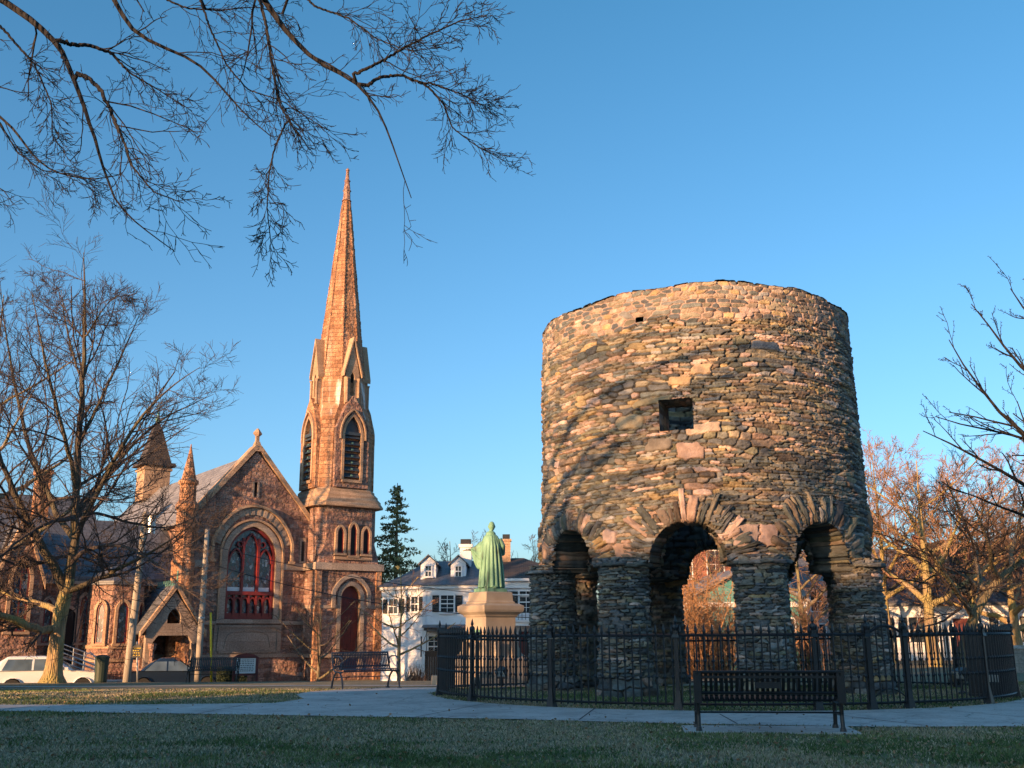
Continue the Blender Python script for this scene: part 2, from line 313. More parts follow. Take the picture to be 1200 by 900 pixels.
def bronze_mat():
    m = bpy.data.materials.new('verdigris_bronze'); t, b = nodes_of(m); b.inputs['Roughness'].default_value = 0.65
    tc = N(t, 'ShaderNodeTexCoord'); mp = N(t, 'ShaderNodeMapping'); mp.inputs['Scale'].default_value = (1, 1, 0.25); t.links.new(tc.outputs['Object'], mp.inputs[0])
    n = N(t, 'ShaderNodeTexNoise'); n.inputs['Scale'].default_value = 5; n.inputs['Detail'].default_value = 8; t.links.new(mp.outputs[0], n.inputs['Vector'])
    r = ramp(t, n.outputs['Fac'], [(0.34, (0.05, 0.085, 0.07)), (0.44, (0.13, 0.28, 0.185)), (0.7, (0.24, 0.44, 0.30))])
    t.links.new(r.outputs[0], b.inputs['Base Color']); bump(t, b, n.outputs['Fac'], 0.01)
    return m
MT['bronze'] = bronze_mat()

# ------------------------------------------------------------------ object helpers
def tag(o, label=None, cat=None, group=None, kind=None):
    if label: o['label'] = label
    if cat: o['category'] = cat
    if group: o['group'] = group
    if kind: o['kind'] = kind
    return o
def empty(name, loc=(0, 0, 0), rz=0.0):
    o = bpy.data.objects.new(name, None); COL.objects.link(o); o.location = loc; o.rotation_euler = (0, 0, rz)
    o.empty_display_size = 0.2; return o
def link(name, me, mat, parent=None, smooth=False):
    o = bpy.data.objects.new(name, me); COL.objects.link(o)
    if mat: me.materials.append(MT[mat] if isinstance(mat, str) else mat)
    if parent: o.parent = parent
    if smooth:
        me.polygons.foreach_set('use_smooth', np.ones(len(me.polygons), bool))
    return o
def box_uv(me):
    n = len(me.loops)
    if not n: return
    uv = me.uv_layers.new(name='UVMap')
    co = np.empty(len(me.vertices)*3, np.float32); me.vertices.foreach_get('co', co); co = co.reshape(-1, 3)
    vi = np.empty(n, np.int32); me.loops.foreach_get('vertex_index', vi)
    lt = np.empty(len(me.polygons), np.int32); me.polygons.foreach_get('loop_total', lt)
    nr = np.empty(len(me.polygons)*3, np.float32); me.polygons.foreach_get('normal', nr); nr = nr.reshape(-1, 3)
    nn = np.repeat(nr, lt, axis=0)
    t = np.stack([-nn[:, 1], nn[:, 0], np.zeros(len(nn))], 1); ln = np.linalg.norm(t, axis=1)
    flat = ln < 0.25; t[flat] = (1, 0, 0); ln[flat] = 1; t /= ln[:, None]
    bt = np.cross(nn, t); p = co[vi]
    u = (p*t).sum(1); v = (p*bt).sum(1)
    uv.data.foreach_set('uv', np.stack([u, v], 1).astype(np.float32).ravel())
def mesh_np(name, V, Q, col=None):
    me = bpy.data.meshes.new(name); V = np.ascontiguousarray(V, np.float32); Q = np.ascontiguousarray(Q, np.int32)
    k = Q.shape[1]
    me.vertices.add(len(V)); me.vertices.foreach_set('co', V.ravel())
    me.loops.add(Q.size); me.loops.foreach_set('vertex_index', Q.ravel())
    me.polygons.add(len(Q)); me.polygons.foreach_set('loop_start', np.arange(len(Q), dtype=np.int32)*k)
    me.update(calc_edges=True)
    if col is not None:
        a = me.color_attributes.new('stone_colour', 'FLOAT_COLOR', 'POINT')
        c = np.ones((len(V), 4), np.float32); c[:, :3] = col; a.data.foreach_set('color', c.ravel())
    return me
def area2(p): return 0.5*sum(p[i][0]*p[(i+1) % len(p)][1]-p[(i+1) % len(p)][0]*p[i][1] for i in range(len(p)))
class MB:
    def __init__(s, M=None): s.v = []; s.f = []; s.cuts = []; s.M = M or Matrix.Identity(4)
    def add(s, vs, fs):
        s.cuts.append((len(s.v), len(s.f))); o = len(s.v); s.v += [tuple(s.M @ Vector(v)) for v in vs]; s.f += [tuple(o+i for i in f) for f in fs]; return s
    def box(s, x0, y0, z0, x1, y1, z1, tx=0, ty=0):
        return s.add([(x0, y0, z0), (x1, y0, z0), (x1, y1, z0), (x0, y1, z0), (x0+tx, y0+ty, z1), (x1-tx, y0+ty, z1), (x1-tx, y1-ty, z1), (x0+tx, y1-ty, z1)],
                     [(3, 2, 1, 0), (4, 5, 6, 7), (0, 1, 5, 4), (1, 2, 6, 5), (2, 3, 7, 6), (3, 0, 4, 7)])
    def cbox(s, c, d, tx=0, ty=0): return s.box(c[0]-d[0]/2, c[1]-d[1]/2, c[2]-d[2]/2, c[0]+d[0]/2, c[1]+d[1]/2, c[2]+d[2]/2, tx, ty)
    def loft(s, rings, caps=True):
        k = len(rings[0]); vs = [p for r in rings for p in r]; fs = []
        for i in range(len(rings)-1):
            for j in range(k):
                a = i*k+j; b = i*k+(j+1) % k; fs.append((a, b, b+k, a+k))
        if caps: fs.append(tuple(reversed(range(k)))); fs.append(tuple(range((len(rings)-1)*k, len(rings)*k)))
        return s.add(vs, fs)
    def lathe(s, prof, k=16, c=(0, 0, 0), ph=0.0):
        return s.loft([[(c[0]+r*math.cos(ph+2*math.pi*j/k), c[1]+r*math.sin(ph+2*math.pi*j/k), c[2]+z) for j in range(k)] for r, z in prof])
    def tube(s, pts, r, k=6):
        P = [Vector(p) for p in pts]; rr = r if isinstance(r, (list, tuple)) else [r]*len(P); rings = []
        up = Vector((0.13, 0.21, 1)).normalized()
        for i, p in enumerate(P):
            d = (P[min(i+1, len(P)-1)]-P[max(i-1, 0)]).normalized()
            u = up if abs(d.dot(up)) < 0.9 else Vector((1, 0.1, 0)).normalized()
            a = d.cross(u).normalized(); b = d.cross(a)
            rings.append([tuple(p+(a*math.cos(2*math.pi*j/k)+b*math.sin(2*math.pi*j/k))*rr[i]) for j in range(k)])
        return s.loft(rings)
    def bar(s, p, q, w, h=None):
        return s.tube([p, q], w*0.62, 4)
    def plate(s, out, holes, y0, y1):
        """outline with holes in the x-z plane, front at y0, back at y1"""
        bm = bmesh.new(); loops = []
        if area2(out) < 0: out = out[::-1]
        hs = [h if area2(h) < 0 else h[::-1] for h in holes]
        for lp in [out]+hs:
            vv = [bm.verts.new((p[0], 0, p[1])) for p in lp]; loops.append(vv)
            for i in range(len(vv)): bm.edges.new((vv[i], vv[(i+1) % len(vv)]))
        bmesh.ops.triangle_fill(bm, use_beauty=True, use_dissolve=False, edges=bm.edges[:])
        bm.verts.index_update()
        tris = []
        vs = [(v.co.x, v.co.z) for v in bm.verts]
        for f in bm.faces:
            ix = [v.index for v in f.verts]
            if area2([vs[i] for i in ix]) < 0: ix = ix[::-1]
            tris.append(ix)
        n = len(vs); V3 = [(x, y0, z) for x, z in vs]+[(x, y1, z) for x, z in vs]
        fs = [tuple(t) for t in tris]+[tuple(i+n for i in reversed(t)) for t in tris]
        base = 0
        for lp in loops:
            m = len(lp)
            for i in range(m):
                a = lp[i].index; b = lp[(i+1) % m].index; fs.append((b, a, a+n, b+n))
        bm.free(); return s.add(V3, fs)
    def band(s, path, w, y0, y1, closed=False):
        """moulding of width w following a path in the x-z plane, on its left side"""
        n = len(path); out = []
        for i in range(n):
            if closed: a = path[(i-1) % n]; b = path[(i+1) % n]
            else: a = path[max(i-1, 0)]; b = path[min(i+1, n-1)]
            dx, dz = b[0]-a[0], b[1]-a[1]; l = math.hypot(dx, dz) or 1
            out.append((path[i][0]-dz/l*w, path[i][1]+dx/l*w))
        rings = [[(path[i][0], y0, path[i][1]), (path[i][0], y1, path[i][1]), (out[i][0], y1, out[i][1]), (out[i][0], y0, out[i][1])] for i in range(n)]
        return s.loft(rings)
    def build_each(s, name, mat, parent=None):
        ends = s.cuts+[(len(s.v), len(s.f))]
        for (v0, f0), (v1, f1) in zip(ends[:-1], ends[1:]):
            q = MB(); q.v = s.v[v0:v1]; q.f = [tuple(i-v0 for i in f) for f in s.f[f0:f1]]; q.build(name, mat, parent)
    def build(s, name, mat, parent=None, smooth=False, bevel=0.0, fix=True):
        me = bpy.data.meshes.new(name); me.from_pydata(s.v, [], s.f)
        if fix:
            bm = bmesh.new(); bm.from_mesh(me); bmesh.ops.recalc_face_normals(bm, faces=bm.faces[:]); bm.to_mesh(me); bm.free()
        box_uv(me); me.update()
        o = link(name, me, mat, parent, smooth)
        if bevel:
            md = o.modifiers.new('bevel', 'BEVEL'); md.width = bevel; md.segments = 2; md.limit_method = 'ANGLE'
        return o
def copy_tree(o, parent=None):
    c = o.copy(); COL.objects.link(c); c.parent = parent
    for ch in [x for x in KIDS.get(o.name, [])]: copy_tree(ch, c)
    return c
KIDS = {}
def index_kids():
    KIDS.clear()
    for x in bpy.data.objects:
        if x.parent: KIDS.setdefault(x.parent.name, []).append(x)

def arch(xc, hw, z0, zs, zt, n=8, e=None):
    """closed outline of a pointed (or flatter, exponent e) arched opening"""
    h = zt-zs; pts = [(xc-hw, z0)]
    L = []
    for i in range(n+1):
        if e: 
            q = math.sin(math.pi/2*i/n); x = -hw*math.cos(math.pi/2*i/n); z = zs+h*(1-(abs(x)/hw)**e[0])**e[1]
        else:
            r = (hw*hw+h*h)/(2*hw); phi = math.asin(min(1, h/r)) if r >= hw else math.pi-math.asin(min(1, h/r))
            a = phi*i/n; x = -(hw-r)-r*math.cos(a); z = zs+r*math.sin(a)
        L.append((xc+x, z))
    R = [(2*xc-x, z) for x, z in reversed(L[:-1])]
    return pts+L+R+[(xc+hw, z0)]
def open_arch(xc, hw, z0, zs, zt, n=8, e=None): return arch(xc, hw, z0, zs, zt, n, e)

# ------------------------------------------------------------------ numpy noise and bare trees
def vnoise(x, y, seed=0):
    xi = np.floor(x).astype(np.int64); yi = np.floor(y).astype(np.int64); fx = x-xi; fy = y-yi
    fx = fx*fx*(3-2*fx); fy = fy*fy*(3-2*fy)
    def h(a, b): return hash2(a, b, seed)
    return (h(xi, yi)*(1-fx)+h(xi+1, yi)*fx)*(1-fy)+(h(xi, yi+1)*(1-fx)+h(xi+1, yi+1)*fx)*fy
def hash2(a, b, seed):
    s = (seed*2654435761) & 0xffffffff
    n = (a.astype(np.int64)*73856093) ^ (b.astype(np.int64)*19349663) ^ s
    n = (n ^ (n >> 13))*1274126177 & 0xffffffff
    n = (n ^ (n >> 16))*2246822519 & 0xffffffff
    n = n ^ (n >> 15)
    return (n & 0xffffff)/float(0x1000000)
def tubes(P, R, k=3):
    """P [N,n,3], R [N,n] -> verts, quads"""
    N_, n, _ = P.shape
    T = np.empty_like(P); T[:, 1:-1] = P[:, 2:]-P[:, :-2]; T[:, 0] = P[:, 1]-P[:, 0]; T[:, -1] = P[:, -1]-P[:, -2]
    T /= np.linalg.norm(T, axis=2, keepdims=True)+1e-9
    U = np.zeros_like(P); U[..., 0] = 0.31; U[..., 1] = 0.83; U[..., 2] = 0.13
    A = np.cross(T, U); A /= np.linalg.norm(A, axis=2, keepdims=True)+1e-6; B = np.cross(T, A)
    ang = 2*np.pi*np.arange(k)/k
    V = P[:, :, None, :]+(A[:, :, None, :]*np.cos(ang)[None, None, :, None]+B[:, :, None, :]*np.sin(ang)[None, None, :, None])*R[:, :, None, None]
    idx = np.arange(N_*n*k).reshape(N_, n, k); nx = np.roll(idx, -1, axis=2)
    Q = np.stack([idx[:, :-1], nx[:, :-1], nx[:, 1:], idx[:, 1:]], -1).reshape(-1, 4)
    return V.reshape(-1, 3), Q
def walk(rng, S, D, L, R0, R1, n, wander, trop, tropv=(0, 0, 1)):
    N_ = len(S); P = np.empty((N_, n, 3)); P[:, 0] = S; d = D.copy(); tv = np.array(tropv, float)
    for i in range(1, n):
        d = d+rng.normal(0, wander, d.shape)+tv*trop; d /= np.linalg.norm(d, axis=1, keepdims=True)
        P[:, i] = P[:, i-1]+d*(L/(n-1))[:, None]
    t = np.linspace(0, 1, n)[None, :]; R = R0[:, None]*(1-t)+R1[:, None]*t
    return P, R
def sprout(rng, P, R, nc, lr, ang, rr, rmin, n, wander, trop, t0=0.25, t1=1.0, tropv=(0, 0, 1), lmin=0.1, lcap=None):
    N_, m, _ = P.shape; Lp = np.linalg.norm(np.diff(P, axis=1), axis=2).sum(1)
    t = t0+(t1-t0)*(np.tile(np.arange(nc), N_)+rng.random(N_*nc))/nc
    pi = np.repeat(np.arange(N_), nc); x = np.clip(t, 0, 0.9999)*(m-1); i = x.astype(int); f = (x-i)[:, None]
    S = P[pi, i]*(1-f)+P[pi, i+1]*f; T = P[pi, i+1]-P[pi, i]; T /= np.linalg.norm(T, axis=1, keepdims=True)+1e-9
    r = R[pi, i]*(1-f[:, 0])+R[pi, i+1]*f[:, 0]
    rnd = rng.normal(0, 1, S.shape); rnd -= (rnd*T).sum(1, keepdims=True)*T; rnd /= np.linalg.norm(rnd, axis=1, keepdims=True)+1e-9
    a = rng.uniform(ang[0], ang[1], len(S))[:, None]; D = T*np.cos(a)+rnd*np.sin(a)
    L = np.maximum(Lp[pi]*lr*(1.15-0.65*t)*rng.uniform(0.55, 1.25, len(S)), lmin)
    if lcap: L = np.minimum(L, lcap*(1.15-0.62*t)*rng.uniform(0.6, 1.1, len(S)))
    R0 = np.maximum(r*rr, rmin); return walk(rng, S, D, L, R0, np.maximum(R0*0.45, rmin*0.75), n, wander, trop, tropv)
def resample(pts, rad, n):
    P = np.array([tuple(p) for p in pts], float); d = np.r_[0, np.cumsum(np.linalg.norm(np.diff(P, axis=0), axis=1))]
    # smooth with Catmull-like interpolation
    t = np.linspace(0, d[-1], n); out = np.stack([np.interp(t, d, P[:, i]) for i in range(3)], 1)
    for _ in range(2): out[1:-1] = out[1:-1]*0.5+(out[:-2]+out[2:])*0.25
    rad = np.interp(np.linspace(0, 1, len(d)), np.linspace(0, 1, len(rad)), rad)
    return out, np.interp(t, d, rad)
def tree_obj(name, label, cat, base, limbs, levels, trunk_mat='bark', twig_mat='twig', seed=1, group=None, crown_limbs=(), n=14, rmin=0.008, trunk_k=10, low=None, limb_mat='bark'):
    """limbs: list of (points, radii) in world space; the first is the trunk"""
    rng = np.random.default_rng(seed); root = empty(name, base); tag(root, label, cat, group)
    b = np.array(tuple(base)); P = []; R = []
    Q0 = 2
    for pts, rad in list(limbs)+list(crown_limbs):
        p, r = resample(pts, rad, n)
        if len(P): p[1:] += rng.normal(0, 0.35, (n-1, 3))*r[1:, None]*0.7
        if Q0 and len(P) > 1:
            A_ = np.concatenate([a_ for a_ in P[(0 if Q0 > 1 else 1):]]); dd = np.linalg.norm(A_-(p[0]-b), axis=1); k_ = dd.argmin()
            if dd[k_] < 0.45: p[0] = A_[k_]+b; p[1] = 0.5*(p[0]+p[2])
        P.append(p-b); R.append(r)
    P = np.array(P); R = np.array(R)
    # root flare on the trunk
    if limbs: R[0][0] *= 1.45; R[0][1] *= 1.1
    nl = len(limbs)
    if nl:
        lo = nl if low is None else low
        V, Q = tubes(P[:lo], R[:lo], trunk_k); V = V+rng.normal(0, 0.004, V.shape)
        link('trunk', mesh_np('trunk', V, Q), trunk_mat, root, True)
        if lo < nl:
            V, Q = tubes(P[lo:nl], R[lo:nl], 8); link('upper_limbs', mesh_np('upper_limbs', V, Q), limb_mat, root, True)
    Vs, Qs, o = [], [], 0
    if len(crown_limbs):
        V, Q = tubes(P[nl:], R[nl:], 7); Vs.append(V); Qs.append(Q+o); o += len(V)
    skip = 1 if nl > 1 else 0
    p, r = (P[skip:], R[skip:]) if len(P) > 1 else (P, R)
    for i, lv in enumerate(levels):
        kw = dict(lv); k = kw.pop('k', 3); p, r = sprout(rng, p, r, rmin=rmin, **kw)
        V, Q = tubes(p, r, k); Vs.append(V); Qs.append(Q+o); o += len(V)
    link('crown', mesh_np('crown', np.concatenate(Vs), np.concatenate(Qs)), twig_mat, root, True)
    return root
D2R = math.pi/180
def auto_limbs(rng, base, H, r0, nl, spread, fork=0.35, lean=(0, 0), up=0.8):
    """trunk plus nl limbs of an ordinary broad bare tree"""
    b = Vector(base); top = b+Vector((lean[0], lean[1], H*0.92)); out = []
    pts = [b-Vector((0, 0, 0.15))]+[b+Vector((lean[0]*t+rng.normal(0, 0.06)*H*0.15, lean[1]*t+rng.normal(0, 0.06)*H*0.15, H*0.92*t)) for t in (0.15, 0.35, 0.55, 0.75, 1)]
    rad = [r0, r0*0.85, r0*0.7, r0*0.45, r0*0.25, 0.015]
    out.append((pts, rad))
    P = np.array([tuple(p) for p in pts])
    for i in range(nl):
        t = fork+(0.85-fork)*i/nl; z = H*0.92*t; x = np.interp(z, P[:, 2]-b.z, P[:, 0]); y = np.interp(z, P[:, 2]-b.z, P[:, 1])
        a = i*2.4+rng.uniform(-0.5, 0.5); L = spread*(1.1-0.6*(t-fork)/(1-fork))*rng.uniform(0.8, 1.15)
        s = Vector((x, y, b.z+z)); d = Vector((math.cos(a), math.sin(a), 0)); rr = np.interp(t, [0, 0.15, 0.35, 0.55, 0.75, 1], rad)*0.72
        q = [s, s+d*L*0.3+Vector((0, 0, L*0.22*up)), s+d*L*0.65+Vector((0, 0, L*0.55*up)), s+d*L+Vector((0, 0, L*0.95*up))]
        out.append((q, [rr, rr*0.75, rr*0.45, 0.015]))
    return out
LV = [dict(nc=7, lr=0.55, ang=(0.5, 1.0), rr=0.55, n=6, wander=0.16, trop=0.06, t0=0.2, k=5),
      dict(nc=6, lr=0.5, ang=(0.4, 0.95), rr=0.6, n=5, wander=0.18, trop=0.05, t0=0.15, k=3),
      dict(nc=6, lr=0.5, ang=(0.4, 0.9), rr=0.6, n=5, wander=0.16, trop=0.04, t0=0.1, k=3)]

# ------------------------------------------------------------------ ground, path, street
def build_ground():
    xs = np.concatenate([[-600, -300, -150, -90, -60], np.arange(-45, 45.01, 0.75), [60, 90, 150, 300, 600]])
    ys = np.concatenate([[-600, -200, -80, -40, -20, -10], np.arange(-6, 70.01, 0.5), [80, 100, 150, 300, 900]])
    X, Y = np.meshgrid(xs, ys); Z = terrain(X, Y)
    V = np.stack([X, Y, Z], -1).reshape(-1, 3); nx = len(xs); ny = len(ys)
    i = np.arange(nx*ny).reshape(ny, nx); Q = np.stack([i[:-1, :-1], i[:-1, 1:], i[1:, 1:], i[1:, :-1]], -1).reshape(-1, 4)
    tag(link('ground', mesh_np('ground', V, Q), 'lawn', None, True), kind='structure')
build_ground()
FC = (4.1, 21.95); FR = 5.65
def path_sheet():
    # plan outline of the walk in front, then the paved ring that follows the fence on its left
    near = [(-30, 21.5), (-14, 18.75), (-8.2, 17.1), (-4, 16.05), (0, 14.95), (2.2, 14.05), (4.6, 13.45), (7.5, 13.35), (12, 14.3), (20, 17), (32, 22)]
    far = [(32, 24.6), (20, 19.8), (13.5, 17.6), (11.5, 17.4), (10.0, 18.3), (9.5, 19.5)]
    ring = [(FC[0]+(FR+0.12)*math.cos(a), FC[1]+(FR+0.12)*math.sin(a)) for a in np.radians(np.arange(-24, -202, -6))]
    left = [(-1.6, 26.6), (-3.2, 26.9), (-3.9, 25.3), (-4.35, 23.2), (-4.35, 21.3), (-3.9, 19.9), (-4.2, 18.75), (-6.5, 18.5), (-9, 18.65), (-14, 20.0), (-30, 22.8)]
    return near, far, ring, left
def sheet(name, outline, mat, lift, kind='structure'):
    bm = bmesh.new(); vv = [bm.verts.new((x, y, 0)) for x, y in outline]
    for i in range(len(vv)): bm.edges.new((vv[i], vv[(i+1) % len(vv)]))
    bmesh.ops.triangle_fill(bm, use_beauty=True, edges=bm.edges[:])
    for yv in np.arange(-10, 60, 0.5):
        bmesh.ops.bisect_plane(bm, geom=bm.verts[:]+bm.edges[:]+bm.faces[:], plane_co=(0, yv, 0), plane_no=(0, 1, 0))
    for xv in np.arange(-45, 45, 0.75):
        bmesh.ops.bisect_plane(bm, geom=bm.verts[:]+bm.edges[:]+bm.faces[:], plane_co=(xv, 0, 0), plane_no=(1, 0, 0))
    for v in bm.verts: v.co.z = tz(v.co.x, v.co.y)+lift
    bmesh.ops.recalc_face_normals(bm, faces=bm.faces[:])
    me = bpy.data.meshes.new(name); bm.to_mesh(me); bm.free()
    if len(me.polygons) and me.polygons[0].normal.z < 0: me.flip_normals()
    box_uv(me); return tag(link(name, me, mat), kind=kind)
nearE, farE, ringE, leftE = path_sheet()
PATH = nearE+farE+ringE+leftE
sheet('path', PATH, 'concrete', 0.012)
sheet('side_path', [(-40, 31.0), (-6, 30.2), (-1.5, 28.8), (1.0, 28.9), (1.0, 29.9), (-1.2, 29.9), (-6, 31.2), (-40, 32.1)], 'concrete', 0.010)
sheet('street', [(-60, 36.0+2), (-30, 38.5+2), (-18, 43.2), (4, 43.2), (10, 43.2), (10, 47.2), (-60, 47.2)][2:]+[(-60, 47.2), (-60, 43.2)], 'asphalt', 0.012)
# expansion joints: narrow dark grooves across the walk
jm = MB()
for x, y, dx, dy in [(-12, 18.3, .25, 1.35), (-8.3, 17.3, .2, 1.3), (-4.8, 16.3, .25, 2.3), (-1.4, 15.4, 1.3, 4.0), (0.9, 14.75, .4, 2.3), (2.9, 13.95, .1, 1.7), (5.2, 13.5, -.6, 1.9), (7.6, 13.5, -1.1, 2.5), (10.5, 14.0, -1.2, 3.3)]:
    n = Vector((-dy, dx, 0)).normalized()*0.012
    z0 = tz(x, y)+0.0155
    jm.add([(x-n.x, y-n.y, z0), (x+n.x, y+n.y, z0), (x+dx+n.x, y+dy+n.y, tz(x+dx, y+dy)+0.0155), (x+dx-n.x, y+dy-n.y, tz(x+dx, y+dy)+0.0155)], [(0, 1, 2, 3)])
o = jm.build('path_joint', 'asphalt', fix=False); tag(o, kind='structure')
kb = MB()
for i in range(20):
    x0 = -60+i*3.5; kb.box(x0, 39.2, tz(-20, 39.2)-0.6, x0+3.49, 39.38, tz(-20, 39.2)-0.05)
tag(kb.build('kerb', 'concrete'), kind='structure')

# ------------------------------------------------------------------ the round stone tower
TC = Vector((4.24, 23.15, 0)); TROT = -math.atan2(4.24, 23.15)
PIL = [-72+45*k for k in range(8)]
ZS, ZT = 2.49, 8.02
RB, RT, RI = 3.60, 3.50, 2.72
RC, RP = 3.41, 0.535
PAL = np.array([(0.085, 0.095, 0.095), (0.11, 0.12, 0.115), (0.15, 0.15, 0.135), (0.10, 0.105, 0.11), (0.19, 0.165, 0.125), (0.235, 0.195, 0.14),
                (0.16, 0.15, 0.105), (0.27, 0.21, 0.16), (0.36, 0.25, 0.20), (0.42, 0.31, 0.265), (0.30, 0.22, 0.12), (0.21, 0.205, 0.20), (0.135, 0.105, 0.085), (0.075, 0.08, 0.088)])
PW_LOW = np.array([9, 9, 9, 8, 6, 4, 2, 3, 2.5, 2, 1, 7, 5, 7], float)
PW_MID = np.array([6, 6, 7, 6, 9, 8, 3, 9, 6, 4, 3, 4, 8, 6], float)
PW_TOP = np.array([6, 6, 5, 6, 6, 7, 2, 8, 7, 3, 5, 3, 12, 8], float)
def masonry(U, V, cw, ch, seed, topmask=None, pw=None, merge=0.42, lowz=None):
    """irregular rubble laid in rough courses; returns relief in metres and colour"""
    # uneven course heights and lengths
    Vw = V+0.10*(vnoise(U*0.6, V*0.5, seed+1)-0.5)+0.035*(vnoise(U*2.3, V*1.5, seed+2)-0.5)
    g = Vw/ch; g = g+0.55*np.sin(Vw*2.1+seed)+0.4*np.sin(Vw*5.3+seed*1.7)
    a = U/cw+1.1*(vnoise(U*0.8, V*1.1, seed+3)-0.5)
    if topmask is not None:
        g = g*(1-0.0*topmask)
    ci = np.floor(a).astype(np.int64); cj = np.floor(g).astype(np.int64)
    D = []; I = []; CX = []; CY = []
    for dj in (-1, 0, 1):
        for di in (-2, -1, 0, 1, 2):
            i = ci+di; j = cj+dj
            x = i+0.1+0.8*hash2(i, j, seed+5)+0.5*(j % 2); y = j+0.28+0.44*hash2(i, j, seed+6)
            dx = np.abs(a-x); dy = np.abs(g-y)*1.05
            D.append((dx**3+dy**3)**(1/3.)); 
            m = hash2(i, j, seed+7) < merge; ii = np.where(m, i-1, i)
            m2 = hash2(ii, j, seed+8) < merge*0.30; jj = np.where(m2, j-1, j)
            I.append(ii*100003+jj); CX.append(x); CY.append(y)
    D = np.array(D); I = np.array(I); k1 = D.argmin(0)
    f1 = np.take_along_axis(D, k1[None], 0)[0]; id1 = np.take_along_axis(I, k1[None], 0)[0]
    D2 = np.where(I == id1[None], 9, D); f2 = D2.min(0)
    e = np.clip((f2-f1), 0, 1)
    def hh(s): return hash2(id1, id1*0+17, seed+s)
    edge = sstep(0.0, 0.20, e)
    off = (hh(11)-0.5)*0.055
    tx = (hh(12)-0.5)*0.06; ty = (hh(13)-0.5)*0.07
    cx = np.take_along_axis(np.array(CX), k1[None], 0)[0]; cy = np.take_along_axis(np.array(CY), k1[None], 0)[0]
    rel = -0.070+edge*(0.070+off+tx*(a-cx)+ty*(g-cy))+0.016*(vnoise(U*26, V*34, seed+9)-0.5)+0.016*(vnoise(U*9, V*14, seed+10)-0.5)+0.012*(np.abs(vnoise(U*5, V*30, seed+22)-0.5)*2-0.5)
    def pick(w): 
        c = np.cumsum(w)/w.sum(); return PAL[np.searchsorted(c, hh(14)*0.9999)]
    if pw is None:
        t1 = sstep(3.6, 5.2, V+1.2*(vnoise(U*0.5, V*0.5, seed+20)-0.5))[..., None]; cl = pick(PW_LOW); cm = pick(PW_MID); sel = (hh(15)[..., None] < t1)
        col = np.where(sel, cm, cl)
        t2 = sstep(7.0, 7.25, V)[..., None]; col = np.where(t2 > 0.5, pick(PW_TOP), col)
    else: col = pick(pw)
    br = (0.72+0.6*hh(16))[..., None]*(0.85+0.3*vnoise(U*12, V*16, seed+21))[..., None]; col = col*br*1.16
    mort = np.array((0.07, 0.062, 0.055)); 
    mm = (1-sstep(0.02, 0.12, e))[..., None]
    if topmask is not None:
        tm = topmask[..., None]; mort = mort*(1-tm)+np.array((0.36, 0.27, 0.235))*tm
        mm = mm*(1-tm)+tm*(1-sstep(0.10, 0.22, e))[..., None]
        rel = rel*(1-0.45*topmask)
    col = col*(1-mm)+mort*mm
    return rel, col
def ringframe(th, r, z): return np.stack([r*np.sin(th), -r*np.cos(th), z], -1)
def zarch(th):
    """underside of the wall at angle th: arch over each bay, springing on the pillars"""
    d = np.degrees(th); b = ((d-PIL[0]-22.5) % 45); b = np.where(b > 22.5, b-45, b)   # degrees from the bay centre
    s = np.abs(b)*D2R*RB
    hw = 0.74
    return np.where(s < hw, ZS+0.02+0.76*np.sqrt(np.clip(1-(s/hw)**2, 0, 1)), ZS-0.02)
def rim(th): return ZT+0.05*np.sin(th*3+1)+0.03*np.sin(th*11)+0.05*(vnoise(th*9, th*0+3, 77)-0.5)
WIN = (-6.2*D2R, 0.33, 5.04, 5.67)   # angle, half width, sill, head
